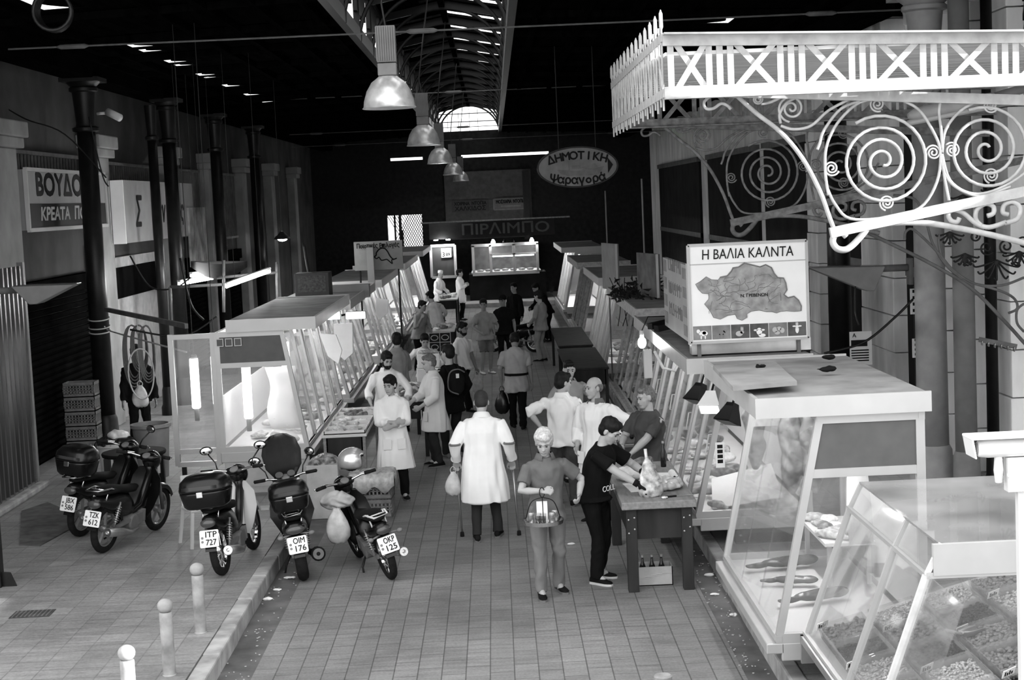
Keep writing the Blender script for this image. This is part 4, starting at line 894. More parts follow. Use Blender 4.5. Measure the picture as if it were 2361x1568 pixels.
# ---------------------------------------------------------------- signs and boards
UP = V((0, 0, 1))
def sign(name, label, cat, o, xd, w_, h_, dep, face, framem=None, fw_=.04):
    """flat box sign; o = centre of its face, xd = reading direction"""
    x = V(xd).normalized(); n = x.cross(UP); t = thing(name, label, cat, tuple(V(o)))
    b = MB(); a = x * (w_ / 2); u = UP * (h_ / 2); b.ext([-a - u, a - u, a + u, -a + u], -n * dep); b.build('panel', face, t)
    if framem:
        f = MB()
        for p, q in ((-a - u, a - u), (-a + u, a + u), (-a - u, -a + u), (a - u, a + u)): f.bar(p, q, fw_, fw_, n)
        f.build('frame', framem, t)
    return t, x, n
def letters(t, x, n, body, size, dx, dz, m, width=None, name='lettering', shear=0, bold=0, d=.006):
    return text(body, size, face_M(x * dx + UP * dz + n * .004, x, UP), m, name, t, .006, shear, width=width, bold=bold)
LIGHTG = mat('sign_grey', .30, .6, var=.1, scale=2); SIGNW = mat('sign_white', .82, .55, var=.05, scale=2); PALEG = mat('sign_pale', .45, .6, var=.08, scale=2)
# butcher sign on the left wall
a, b = XP(57, 390, -7.2), XP(57, 532, -7.2); y1 = XP(215, 460, -7.2).y + .9; wl = y1 - a.y; hh = a.z - b.z
t, x, n = sign('butcher_sign', 'framed two tone butcher sign on the left wall behind the nearest column', 'sign', (-7.2, a.y + wl / 2, (a.z + b.z) / 2), (0, 1, 0), wl, hh, .12, LIGHTG, PALEG, .06)
q = MB(); q.ext([x * (-wl / 2 + .06) - UP * (hh / 2 - .04) + n * .004, x * (wl / 2 - .06) - UP * (hh / 2 - .04) + n * .004, x * (wl / 2 - .06) - UP * .06 + n * .004, x * (-wl / 2 + .06) - UP * .06 + n * .004], n * .004); q.build('dark_band', INK, t)
letters(t, x, n, 'ΒΟΥΔΟΥΡ', .5, -.12, hh * .24, INK, width=wl * .74, bold=.02)
w1 = letters(t, x, n * 2.4, 'ΚΡΕΑΤΑ  ΠΟΙΟΤ', .3, -.05, -hh * .25, PALEG, width=wl * .72, shear=.12, bold=.008)
# white box sign further on
a, b = XP(283, 415, -6.95), XP(283, 562, -6.95); y1 = XP(445, 450, -6.95).y; zz0, zz1 = b.z, a.z
t = thing('box_sign', 'white box sign with handwritten dark letters behind the thin columns', 'sign', (-6.95, a.y, zz0))
MB().bb((0, 0, 0), (-.42, y1 - a.y, zz1 - zz0)).build('box', LIGHTG, t)
e = MB(); e.bb((-.5, -.03, -.01), (-.26, 0, zz1 - zz0)); e.bb((-.24, -.04, -.01), (.0, -.0, zz1 - zz0)); e.build('end_face', SIGNW, t)
for s, py, sz in (('Σ', 318, .8), ('έν', 372, .62), ('ος', 415, .62)):
    yy = XP(py, 490, -6.95).y - a.y; text(s, sz, face_M((.006, yy, (zz1 - zz0) * .46), (0, 1, 0), UP), INK, 'handwritten_letters', t, .006, shear=.25, bold=.018)
# picture poster of the lady by the wall
t, x, n = sign('shop_poster', 'faded picture poster on the left wall past the box sign', 'poster', XP(460, 545, -6.9), (0, 1, 0), 2.2, 1.35, .05, mat('poster_print', .26, .5, var=.7, scale=2.2))
# oval fish market sign
c = D(1332, 385, 30); rx, rz = 92 / 3640 * 30, 46 / 3640 * 30
t = thing('oval_sign', 'oval hanging sign with a fishing boat and arrow, reading fish market', 'sign', tuple(c)); x = V((1, 0, 0)); n = V((0, -1, 0))
ov = [V((rx * math.cos(q), 0, rz * math.sin(q))) for q in [2 * PI * k / 48 for k in range(48)]]
OV = mat('oval_face', .24, .7, var=.25, scale=3)
MB().ext(ov, (0, .08, 0)).build('panel', OV, t); MB().tube(ov, .018, 6, True).build('rim', IRON, t)
for word, sz, w0, z0, bend, m0 in (('ΔΗΜΟΤΙΚΗ', .215, .66, .56, -.42, INK), ('Ψαραγορά', .215, .60, -.66, .30, INK)):
    for k, ch in enumerate(word):
        u = (k / 7 - .5) * 2 * w0; p = V((rx * u, -.004, rz * (z0 + bend * u * u))); tg = V((1, 0, 2 * bend * u * rz / rx)).normalized()
        text(ch, sz, face_M(p, tg, V((-tg.z, 0, tg.x))), m0, 'lettering', t, .006, bold=.007)
B = lambda px, py: V(((px - 1332) / 3640 * 30, -.006, (385 - py) / 3640 * 30))
m_ = MB(); m_.ext([B(1283, 389), B(1305, 392), B(1330, 394), B(1365, 391), B(1392, 385), B(1385, 399), B(1370, 405), B(1310, 405), B(1294, 400)], (0, -.004, 0)); m_.ext([B(1318, 381), B(1336, 381), B(1336, 389), B(1318, 389)], (0, -.004, 0)); m_.ext([B(1340, 386), B(1372, 378), B(1378, 386), B(1350, 391)], (0, -.004, 0))
m_.bar(B(1312, 392), B(1312, 370), .02, .004); m_.bar(B(1308, 372), B(1338, 368), .01, .004); m_.bar(B(1337, 389), B(1337, 366), .012, .004); m_.build('boat_picture', GREYINK, t)
MB().ext([B(1401, 366), B(1413, 383), B(1401, 402)], (0, -.004, 0)).build('arrow', INK, t)
m_ = MB()
for px in (1290, 1375): m_.cyl(B(px, 350) + V((0, .04, 0)), B(px, 350) + V((0, .04, 2.2)), .008, 6)
m_.build('hanger', IRON, t)
# map board over the second stall on the right
Y0 = 17.45; bl, br_, tl = D(1597, 787, Y0), D(1869, 775, Y0), D(1590, 562, Y0); W_, H_ = br_.x - bl.x, tl.z - bl.z; zc = (tl.z + bl.z) / 2 - .02; xc = (bl.x + br_.x) / 2 - .02
t = thing('map_board', 'large white board with a region map and six animal photos over the right stall', 'board', (xc, Y0, zc)); x = V((1, 0, 0)); n = V((0, -1, 0))
MB().bb((-W_ / 2, 0, -H_ / 2), (W_ / 2, .06, H_ / 2)).build('panel', SIGNW, t)
f = MB()
for a, b in (((-W_ / 2, 0, -H_ / 2), (W_ / 2, 0, -H_ / 2)), ((-W_ / 2, 0, H_ / 2), (W_ / 2, 0, H_ / 2)), ((-W_ / 2, 0, -H_ / 2), (-W_ / 2, 0, H_ / 2)), ((W_ / 2, 0, -H_ / 2), (W_ / 2, 0, H_ / 2))): f.bar(a, b, .03, .03, V((0, 1, 0)))
f.bar((-W_ / 2, -.002, H_ / 2 - .215), (W_ / 2, -.002, H_ / 2 - .215), .012, .006, V((0, 1, 0))); f.build('frame', PALEG, t)
letters(t, x, n, 'Η ΒΑΛΙΑ ΚΑΛΝΤΑ', .16, -.0, H_ / 2 - .115, INK, width=W_ * .77, shear=.06)
sc = W_ / 272.
mp = lambda px, py: V(((px - 1732) * sc, -.004, (673 - py) * sc + ((px - 1732) * .04) * sc))
out = [(1611, 645), (1622, 640), (1636, 630), (1648, 638), (1663, 640), (1668, 634), (1684, 632), (1694, 622), (1698, 615), (1711, 614), (1724, 606), (1736, 610), (1748, 614), (1760, 618), (1773, 614), (1786, 622), (1792, 636), (1800, 646), (1813, 648), (1818, 660), (1820, 676), (1813, 686), (1822, 694), (1836, 692), (1846, 702), (1852, 716), (1851, 727), (1836, 727), (1818, 724), (1805, 724), (1795, 727), (1784, 723), (1772, 722), (1755, 717), (1737, 718), (1727, 723), (1727, 731), (1715, 737), (1704, 732), (1700, 722), (1683, 723), (1665, 730), (1650, 725), (1643, 710), (1630, 692), (1640, 682), (1641, 670), (1626, 667), (1617, 657)]
MAPM = mat('map_print', .30, .6, var=.35, scale=9)
mo = MB().ext([mp(*p) for p in out], (0, -.003, 0)).build('map', MAPM, t)
bd = MB(); bd.tube([mp(*p) - V((0, .004, 0)) for p in out[5:27]], .008, 5); bd.tube([mp(*p) - V((0, .004, 0)) for p in out], .003, 4, True); rn = random.Random(4)
for k in range(46):
    p = [rn.uniform(1640, 1810), rn.uniform(640, 715)]; pts = [mp(*p) - V((0, .005, 0))]; a = rn.uniform(0, 6.3)
    for q in range(5): a += rn.uniform(-.8, .8); p = [min(1806, max(1640, p[0] + 8 * math.cos(a))), min(716, max(636, p[1] + 6 * math.sin(a)))]; pts.append(mp(*p) - V((0, .005, 0)))
    bd.tube(pts, .0022, 4)
bd.build('map_lines', GREYINK, mo)
text('Ν. ΓΡΕΒΕΝΩΝ', .05, face_M(mp(1745, 682) - V((0, .006, 0)), x, UP), INK, 'map_name', mo, .003, width=62 * sc, bold=.001)
# animal pictures
PM = mat('photo_dark', .10, .6, var=.4, scale=6); PMID = mat('photo_mid', .22, .6, var=.3, scale=6)
for k in range(6):
    x0, x1 = -W_ / 2 + .03 + k * (W_ - .05) / 6, -W_ / 2 + .03 + (k + 1) * (W_ - .05) / 6 - .008; z0, z1 = -H_ / 2 + .03, -H_ / 2 + .03 + .155; c = V(((x0 + x1) / 2, -.006, (z0 + z1) / 2))
    p = MB().bb((x0, -.004, z0), (x1, 0, z1)).build('animal_photo', [PMID, PMID, PM, PM, PMID, PM][k], t)
    e = lambda dx, dz, a_, b_: MBx.ext([c + V((dx + a_ * math.cos(q), 0, dz + b_ * math.sin(q))) for q in [2 * PI * j / 16 for j in range(16)]], (0, -.002, 0))
    MBx = MB(); MBy = MB()
    if k == 0: e(.01, -.005, .05, .03); e(-.045, .02, .02, .022); e(.03, -.045, .008, .025); e(-.015, -.045, .008, .025)
    elif k == 1: e(0, -.005, .045, .028); e(.04, .012, .02, .018); e(-.02, -.04, .008, .025); e(.02, -.04, .008, .025)
    elif k == 2: e(.02, -.01, .022, .018); e(.012, .025, .008, .028); e(.028, .025, .007, .026); e(-.012, -.025, .04, .03)
    elif k == 3: e(.0, -.01, .032, .04); e(-.04, .005, .022, .01); e(.04, .005, .022, .01); e(.03, -.055, .04, .02)
    elif k == 4: e(-.035, 0, .03, .03); e(.01, .012, .026, .022); e(.045, -.01, .026, .03); e(-.01, -.035, .03, .02)
    else: e(.0, -.005, .02, .045); e(-.03, .03, .022, .008); e(.03, .03, .022, .008); e(-.008, .055, .005, .02); e(.008, .055, .005, .02)
    MBx.build('animal_picture', [SIGNW, GREYINK, PALEG, SIGNW, PALEG, SIGNW][k], p)
    if k in (0, 3, 5):
        MBx = MB(); e(.02, -.0, .022, .018) if k == 0 else None; e(-.012, .01, .004, .004); e(.012, .01, .004, .004); MBx.build('animal_marks', INK, p)
for i in (-1, 1): MB().bb((i * (W_ / 2 - .1) - .02, .06, -H_ / 2 - .34), (i * (W_ / 2 - .1) + .02, .1, H_ / 2 - .2)).build('post', GREYP, t)
tag(MB().bb((bl.x - .0, Y0 + .1, 2.27), (br_.x + .02, Y0 + .3, bl.z - .02)).build('stall_light_box', STEEL), 'plain steel light box directly below the map board', 'box')
# side board beside it, facing the alley
p0, p1 = D(1597, 790, Y0), D(1540, 735, Y0 + 2.6); z1_, z0_ = D(1596, 612, Y0).z, bl.z - .02
t = thing('side_board', 'narrow board with rows of faded capitals beside the map board', 'board', (p0.x - .03, Y0 + 1.3, (z0_ + z1_) / 2)); L = 2.5; hh = z1_ - z0_
MB().bb((0, -L / 2, -hh / 2), (.05, L / 2, hh / 2)).build('panel', LIGHTG, t)
q = MB(); q.bb((-.01, -L / 2 - .02, -hh / 2 - .02), (.06, -L / 2 + .03, hh / 2 + .02)); q.build('edge', PALEG, t)
for k in range(4):
    q = MB(); q.bb((-.004, L / 2 - .4, -hh / 2 + .05 + k * hh / 4), (0, L / 2 - .05, -hh / 2 + (k + .9) * hh / 4)); q.build('picture', GREYINK, t); q = MB(); q.bb((-.004, -L / 2 + .05, -hh / 2 + .05 + k * hh / 4), (0, -L / 2 + .45, -hh / 2 + (k + .8) * hh / 4)); q.build('picture', GREYINK, t)
q = MB(); rn = random.Random(2)
for k, zz in enumerate((.28, .02, -.22)):
    yy = .6
    for j in range(6): q.bb((-.005, yy - .02, zz * hh / .8), (-.001, yy + .02, zz * hh / .8 + .15)); q.bb((-.005, yy - .17, zz * hh / .8 + rn.choice((0, .06, .13))), (-.001, yy + .0, zz * hh / .8 + .02 + rn.choice((0, .06, .11)))) ; yy -= .22
q.build('faded_marks', IRONM, t)
# two leaning boards farther along the right
for (px0, px1, pt, pb, Yv, lb) in ((1390, 1424, 560, 665, 32.5, 'pale notice board standing on the dark stall roofs, farther of two on the right'), (1472, 1519, 582, 715, 27.5, 'grey mottled board standing on the unlit stall roof, nearer of two on the right')):
    a = D(px0, pb, Yv); b = D(px1, pb, Yv - 1.2); a.z = max(a.z, 2.34) if Yv < 30 else a.z; b.z = a.z; top_ = D(px0, pt, Yv).z
    t = thing('notice_board', lb, 'board', tuple(a), 0, 'boards on the right stall roofs'); d_ = (b - a); d_.z = 0
    MB().ext([V((0, 0, 0)), d_, d_ + UP * (top_ - a.z), UP * (top_ - a.z)], (.05, .03, 0)).build('panel', mat('board_%d' % px0, .26 if px0 == 1390 else .12, .7, var=.4 if px0 > 1400 else .15, scale=4), t)
    MB().bar(d_, d_ + UP * (top_ - a.z), .04).build('edge', PALEG, t); m_ = MB(); m_.cyl(d_ * .3 + V((.04, .04, (.17 if Yv > 30 else 2.32) - a.z)), d_ * .3 + V((.04, .04, 2.)), .015, 6); m_.build('post', GREYP, t)
# quality choices sign with a bull, left
a, b = D(819, 630, 33.8), D(926, 548, 33.8)
t, x, n = sign('bull_sign', 'white sign with a bull outline standing above the third left stall', 'sign', ((a.x + b.x) / 2, 33.8, (a.z + b.z) / 2 + .0), (1, 0, 0), b.x - a.x, b.z - a.z - .1, .12, mat('bull_sign_face', .25, .6, var=.08), None)
w_, h_ = b.x - a.x, b.z - a.z - .1
letters(t, x, n, 'Ποιοτικές Επιλογές', .14, 0, h_ * .34, INK, width=w_ * .88, bold=.004)
q = lambda px, py: V(((px - 872) / 3640 * 33.8, -.006, (589 - py) / 3640 * 33.8))
m_ = MB(); m_.tube(smooth_path([q(*p) for p in ((862, 592), (867, 588), (868, 582), (876, 574), (886, 573), (893, 580), (899, 592), (906, 599), (914, 597))]), .014, 5)
m_.tube(smooth_path([q(*p) for p in ((862, 592), (868, 596), (873, 593), (878, 600), (884, 600), (891, 599), (897, 604), (903, 609), (902, 601), (907, 600))]), .012, 5); m_.build('bull_outline', INK, t)
m_ = MB(); rn = random.Random(1)
for k in range(16): m_.bb((-.35 + k * .045, -.006, h_ * .21), (-.35 + k * .045 + rn.uniform(.015, .04), -.002, h_ * .21 + .025))
m_.build('small_print', GREYINK, t)
MB().bb((-w_ / 2 + .28, -.2, -h_ / 2 - .35), (-w_ / 2 + .42, -.06, h_ * .3)).build('support', LIGHTG, t)
m_ = MB()
for i in (-1, 1): MB().cyl((i * w_ * .4, .06, -h_ / 2), (i * w_ * .4, .06, .17 - t.location.z), .02, 8).build('post', IRON, t)
# end counter with its neon letters and the two wall boards
YE = 62.15; E_ = lambda px, py, Y=YE: D(px, py, Y)
a, b = E_(1093, 632), E_(1238, 560)
t = thing('end_counter', 'bright butcher window closing the far end of the alley', 'counter', (a.x, YE, 0)); A = V((a.x, YE, 0)); W_ = b.x - a.x
MB().bb((-.2, .05, 0), (W_ + .3, 2, a.z - .02)).build('base', DARKWALL, t)
MB().bb((-.1, .0, a.z), (W_ + .1, 2, a.z + .06)).build('display_deck', WHITE, t)
f = MB(); hz = b.z
for u in (0, .27, .635, 1): f.bb((W_ * u - .05, -.02, a.z), (W_ * u + .05, .06, hz))
f.bb((-.05, -.02, a.z - .08), (W_ + .05, .06, a.z + .03)); f.bb((-.05, -.02, hz - .06), (W_ + .05, .06, hz + .05)); f.bb((W_ * .27, -.02, hz - .42), (W_, .04, hz - .36)); f.build('frame', WHITE, t)
for u0, u1 in ((0, .27), (.27, .635), (.635, 1)): MB().bb((W_ * u0 + .05, .01, a.z + .03), (W_ * u1 - .05, .018, hz - .06)).build('glass_pane', GLASS, t)
MB().bb((-.1, 1.95, 0), (W_ + .1, 2.0, hz)).build('back_panel', mat('back_tiles', .07, .4, var=.4, scale=5), t)
MB().bb((W_ * .3, .6, hz - .5), (W_ * .95, .66, hz - .46)).build('lamp_tube', TUBE, t)
for u in (.32, .5, .62, .92):
    l = MB().lathe((W_ * u, -.15, hz + .12), [(.03, .1), (.09, -.02), (.085, -.04), (.02, -.05)], 12).build('spot_lamp', BULB if u in (.32, .92) else IRON, t, True)
l = bpy.data.lights.new('counter_glow', 'AREA'); l.size = W_; l.size_y = .3; l.shape = 'RECTANGLE'; l.energy = 30; lo = bpy.data.objects.new('counter_glow', l); COL.objects.link(lo); lo.location = (W_ / 2, .5, hz + .1); lo.parent = t
for k in range(7):
    tag(MB().ball(A + V((W_ * (.1 + .13 * k), .3 + .1 * (k % 2), a.z + .1)), (.14, .1, .06), 10, 6).build('meat_cut', MEATM, None, True), 'joint of meat lying in the far end counter window', 'meat', 'joints in the end counter window')
t = thing('corner_cabinet', 'lit glass cabinet with a price poster at the far left end', 'cabinet', tuple(V((E_(996, 640).x, YE, 0)))); b = E_(1048, 565); w2 = b.x - E_(996, 640).x; z0 = E_(1000, 640).z
MB().bb((0, .05, 0), (w2, 1.2, z0)).build('base', DARKWALL, t)
f = MB()
for u in (0, w2): f.bb((u - .05, -.02, z0), (u + .05, .06, b.z))
f.bb((0, -.02, z0 - .05), (w2, .06, z0 + .05)); f.bb((0, -.02, b.z - .05), (w2, .06, b.z + .05)); f.build('frame', WHITE, t); MB().bb((.05, .01, z0 + .05), (w2 - .05, .02, b.z - .05)).build('glass_pane', GLASS, t)
for u in (.25, .75): MB().lathe((w2 * u, -.15, b.z + .25), [(.03, .1), (.09, -.02), (.085, -.04), (.02, -.05)], 12).build('spot_lamp', BULB, t, True)
l = bpy.data.lights.new('cabinet_glow', 'POINT'); l.energy = 25; lo = bpy.data.objects.new('cabinet_glow', l); COL.objects.link(lo); lo.location = (w2 / 2, -.4, b.z + .1); lo.parent = t
c = E_(1029, 583, YE - .06)
tt, x, n = sign('price_poster', 'white price poster reading 389 on the far left glass cabinet', 'poster', c, (1, 0, 0), .40, .37, .02, PAPER)
letters(tt, x, n, '3', .24, -.11, -.07, INK, bold=.006); letters(tt, x, n, '89', .17, .06, -.07, INK, bold=.005)
q = MB()
for k in range(6): q.bb((-.17 + k * .057, -.006, .1), (-.17 + k * .057 + .042, -.002, .15))
q.build('small_print', GREYINK, tt)
# neon fascia
a, b = E_(990, 545, 61.8), E_(1278, 512, 61.8)
t, x, n = sign('neon_fascia', 'dark fascia with large outlined neon letters above the end counter', 'sign', ((a.x + b.x) / 2, 61.8, (a.z + b.z) / 2), (1, 0, 0), b.x - a.x, .62, .3, mat('fascia_dark', .035, .5), None)
text('ΠΙΡΛΙΜΠΟ', .58, face_M(x * ((1165 - 1134) / 3640 * 61.8) + n * .02, x, UP), mat('neon_letters', .16, .4), 'lettering', t, .04, width=200 / 3640 * 61.8, bold=.01)
MB().bb((-(b.x - a.x) / 2 - .3, -.3, .33), ((b.x - a.x) / 2 + .6, .3, .38)).build('ledge', GIRON, t)
for (px0, px1, py0, py1, s1, s2, lb, fm) in ((1042, 1127, 460, 490, 'ΧΟΙΡΙΝΑ  ΝΤΟΠΙΑ', 'ΧΑΛΚΙΔΟΣ', 'dim grey board with two lines of capitals, left of two on the end wall', .055), (1139, 1215, 456, 484, 'ΜΟΣΧΑΡΙΑ  ΝΤΟΠΙΑ', None, 'framed pale board with bold capitals, right of two on the end wall', .12)):
    a, b = D(px0, py1, 65.8), D(px1, py0, 65.8); w_, h_ = b.x - a.x, b.z - a.z
    t, x, n = sign('wall_board', lb, 'sign', ((a.x + b.x) / 2, 65.8, (a.z + b.z) / 2), (1, 0, 0), w_, h_, .1, mat('wall_board_%d' % px0, fm, .7, var=.1), GREYP if s2 is None else None, .05)
    letters(t, x, n, s1, .2, 0, h_ * .22, INK, width=w_ * .86, bold=.01)
    if s2: letters(t, x, n, s2, .24, -.0, -h_ * .22, INK, width=w_ * .82, bold=.008)
    else:
        q = MB()
        for k in range(14): q.bb((-.4 + k * .06, -.006, -h_ * .28), (-.4 + k * .06 + .04, -.002, -h_ * .28 + .07))
        q.build('small_print', GREYINK, t)
q = MB(); q.bb((-2.0, 65.9, 2.5), (1.6, 66, 5.3)); tag(q.build('end_wall_panel', mat('end_panel', .07, .8, var=.2)), 'pale plaster panel behind the boards on the end wall', 'wall panel')
q = MB(); q.bb((1.25, 65.7, 2.4), (1.5, 65.9, 5.2)); tag(q.build('end_wall_post', IRON), 'black post on the end wall right of the boards', 'post')
q = MB(); q.bb((-3.4, 60.3, 0), (2.2, YB - .1, .16)); struct('step_far', q, mat('pale_step', .4, .7, var=.15))
# labels and paper on the right wall
t, x, n = sign('wall_notice', 'white notice with a black panel and bars, partly behind the dark iron column', 'poster', D(1985, 803, 24.2), (1, 0, 0), .34, .52, .02, PAPER)
text('Α', .09, face_M((-.1, -.005, .2), x, UP), INK, 'lettering', t, .003)
q = MB(); q.bb((-.15, -.006, .03), (.1, -.002, .13))
for k in range(5): q.bb((-.15, -.006, -.2 + .04 * k), (.12, -.002, -.2 + .04 * k + .02))
q.build('print', INK, t); MB().bb((-.02, .02, .17 - t.location.z), (.02, .06, .2)).build('post', GREYP, t)
for k, (px, py0, py1, Yv) in enumerate(((2100, 665, 725, 20.6), (2105, 780, 825, 20.6))):
    a, b = D(px, py1, Yv), D(px + 22, py0, Yv); t, x, n = sign('paper_strip', ['upper', 'lower'][k] + ' narrow strip of printed labels beside the thick right column', 'label', ((a.x + b.x) / 2, Yv, (a.z + b.z) / 2), (1, 0, 0), .14, b.z - a.z, .01, PAPER)
    q = MB(); hh = b.z - a.z
    for j in range(4): q.bb((-.04, -.006, -hh / 2 + .03 + j * hh / 4), (.03, -.002, -hh / 2 + .03 + j * hh / 4 + hh * .12))
    q.build('print', INK, t); MB().bb((-.02, .01, .17 - t.location.z), (.02, .04, .2)).build('post', IRON, t)
# ---------------------------------------------------------------- iron canopy with scroll brackets on the right
YC, YF = 13.0, 18.55
c0 = D(1530, 80, YC); c1 = D(1530, 215, YC); XC = c0.x - .01; ZT, ZB = c0.z, c1.z; XE = 5.9
cp = thing('iron_canopy', 'painted iron entrance canopy with crossed bars and spiked end, over the right stalls', 'canopy', (XC, YC, ZB))
W = lambda *p: V(p)
sl = -.036                                        # the front rail falls slightly to the wall
zt = lambda x: ZT - .045 + sl * (x - XC); zb = lambda x: ZB - .006 * (x - XC)
def truss(y, CIRON):
    r = MB(); r.bar(W(XC, y, zt(XC)), W(XE, y, zt(XE)), .05, .09); r.bar(W(XC, y - .05, zt(XC) + .045), W(XE, y - .05, zt(XE) + .045), .16, .015); r.build('top_rail', CIRON, cp, world=True)
    r = MB(); r.bar(W(XC, y, zb(XC)), W(XE, y, zb(XE)), .05, .10); r.bar(W(XC, y - .03, zb(XC) - .045), W(XE, y - .03, zb(XE) - .045), .11, .015); r.build('bottom_rail', CIRON, cp, world=True)
    x = XC + .06; k = 0
    pos = []
    while x < XE:
        for o in (-.088, 0, .088): pos.append(x + o + .40)
        x += .583
    for q in [XC + .06] + pos:
        if q < XE: MB().bar(W(q, y, zb(q)), W(q, y, zt(q)), .052, .012, V((0, 1, 0))).build('upright_bar', CIRON, cp, world=True)
    d = MB(); x = XC + .06; a = XC + .09
    while a < XE - .5:
        b = a + .36 if a > XC + .1 else XC + .36
        d.bar(W(a, y - .006, zb(a)), W(b, y - .006, zt(b)), .05, .01, V((0, 1, 0))); d.bar(W(a, y + .008, zt(a)), W(b, y + .008, zb(b)), .05, .01, V((0, 1, 0)))
        a = (XC + .06 + .40 + .583 * round((b + .2 - XC - .46) / .583)) + .11
    d.build('crossed_bars', CIRON, cp, world=True)
truss(YC, CIRON); truss(YF, SHADEP)
r = MB(); r.bar(W(XC, YC, ZT - .02), W(XC, YF, ZT - .02), .02, .07); r.bar(W(XC, YC, ZB - .0), W(XC, YF, ZB - .0), .02, .07); r.build('end_rail', CIRON, cp, world=True)
r = MB(); n = 13
for k in range(n):
    y = YC + .08 + (YF - YC - .16) * k / (n - 1)
    r.tube([W(XC, y, ZB - .14), W(XC, y, ZT + .05), W(XC, y, ZT + .07), W(XC, y, ZT + .18), W(XC, y, ZT + .19), W(XC, y, ZT + .21)], [.009, .009, .017, .015, .01, .004], 6)
    y2 = y + .2
    if k < n - 1: r.bar(W(XC, y + .03, ZB), W(XC, y2 + .2, ZT), .012, .01); r.tube([W(XC, y2, ZB - .1), W(XC, y2, ZT + .08)], .008, 6)
r.build('spiked_railing', CIRON, cp, world=True)
BOARDS = mat('canopy_boards', .7, .6, var=.25, scale=2, stretch=(.3, 4, 1))
r = MB(); y = YC + .03
while y < YF - .03:
    z0 = ZB + .30 + .06 * math.sin(PI * (y - YC) / (YF - YC)); r.bb((XC + .02, y, z0), (XE, min(y + .235, YF), z0 + .03)); y += .245
r.build('roof_boards', BOARDS, cp, world=True)
# brackets: traced on their own upright plane and repeated at the far truss
YB0 = 13.18
def bracket(label):
    t = thing('scroll_bracket', label, 'bracket', (XC, YB0, ZB - .2), 0, 'scroll brackets of the canopy')
    q = lambda px, py: D(px, py, YB0); cv = lambda pts: smooth_path([q(*p) for p in pts], 5)
    a, e = q(1558, 211), q(2361, 232); e = a + (e - a) * 1.5
    m_ = MB(); m_.bar(a + W(.1, 0, 0), e, .09, .085); m_.ext([a + W(.1, -.045, .042), a + W(-.02, -.045, .042), a + W(.1, -.045, -.042)], (0, .09, 0)); m_.build('top_beam', CIRON, t, world=True)
    m_ = MB()
    for px in (1596, 2005): p = q(px, 200); m_.bb((p.x - .07, YB0 - .09, p.z - .02), (p.x + .07, YB0 - .02, ZB + .03))
    m_.build('block', CIRON, t, world=True)
    m_ = MB(); m_.tube(cv(((1700, 222), (1745, 262), (1800, 305), (1850, 365), (1890, 440), (1912, 500), (1925, 534))), .019, 8); m_.build('strut', CIRON, t, True, world=True)
    m_ = MB(); m_.tube(cv(((1702, 224), (1670, 219), (1640, 222), (1624, 235), (1628, 250), (1645, 250), (1662, 239), (1676, 243), (1685, 252))), .013, 8); m_.build('end_curl', CIRON, t, True, world=True)
    def sp(cx, cy, r0, r1, tn, a0, rad, dirn=1):
        m_.tube([q(x, y) for x, y in spiral((cx, cy), r0, r1, tn, a0, 28, dirn)], rad, 7)
    m_ = MB(); sp(2036, 372, 108, 9, 3.6, -2.2, .014, 1); m_.build('large_spiral', CIRON, t, True, world=True)
    m_ = MB(); sp(2275, 345, 100, 8, 3.2, -2.0, .014, 1); m_.build('large_spiral', CIRON, t, True, world=True)
    for cx, cy, r_ in ((1825, 250, 32), (1747, 229, 12), (2023, 240, 18), (1917, 388, 18), (2045, 468, 18), (2152, 352, 18), (2195, 346, 18), (2284, 243, 17), (2286, 405, 18)):
        m_ = MB(); sp(cx, cy, r_, 3, 2.2, .6 * cx, .008 if r_ < 25 else .010); m_.build('small_spiral', CIRON, t, True, world=True)
    m_ = MB()
    for pts in (((2015, 228), (1975, 240), (1930, 285), (1905, 340), (1903, 400), (1910, 450)), ((2065, 226), (2115, 250), (2150, 300), (2168, 350), (2160, 420), (2120, 480), (2040, 502), (1960, 504), (1925, 470), (1908, 435)), ((2172, 352), (2180, 300), (2215, 255), (2265, 228)), ((2172, 355), (2190, 415), (2235, 445), (2290, 440), (2361, 400), (2400, 340)), ((2168, 360), (2178, 400), (2205, 432), (2260, 452), (2330, 430)), ((2168, 235), (2165, 260), (2170, 300), (2172, 345)), ((2172, 360), (2178, 410), (2186, 452), (2188, 462)), ((1800, 285), (1798, 262), (1815, 236), (1840, 224)), ((1800, 290), (1830, 298), (1870, 290), (1910, 255), (1960, 228)), ((1995, 230), (1940, 250), (1900, 300), (1890, 330), (1884, 345)), ((1755, 240), (1775, 236), (1800, 225))):
        m_.tube(cv(pts), .0125, 7)
    m_.build('scrollwork', CIRON, t, True, world=True)
    a, e = q(1914, 537), q(2361, 441); e = a + (e - a) * 2.2
    m_ = MB(); m_.bar(a, e, .06, .085); m_.build('lower_beam', CIRON, t, world=True)
    m_ = MB(); m_.tube(cv(((1952, 545), (1940, 536), (1925, 542), (1920, 558), (1930, 573), (1948, 576), (1965, 566), (1985, 545), (2000, 526))), [.028] * 41, 8); m_.build('lower_curl', CIRON, t, True, world=True)
    m_ = MB(); m_.tube(cv(((1990, 527), (2060, 514), (2140, 515), (2220, 528), (2300, 545), (2400, 570))), .026, 8); m_.build('lower_arc', CIRON, t, True, world=True)
    m_ = MB()
    for pts in (((2212, 502), (2206, 512), (2192, 508), (2186, 492), (2200, 484), (2222, 492), (2250, 515), (2280, 524), (2320, 512)), ((2276, 498), (2290, 492), (2290, 476), (2272, 470), (2252, 484), (2250, 506), (2262, 520)), ((2325, 495), (2312, 490), (2316, 472), (2336, 466), (2352, 480), (2345, 505), (2315, 515))): m_.tube(cv(pts), .021, 7)
    m_.build('lower_scrolls', CIRON, t, True, world=True)
    return t
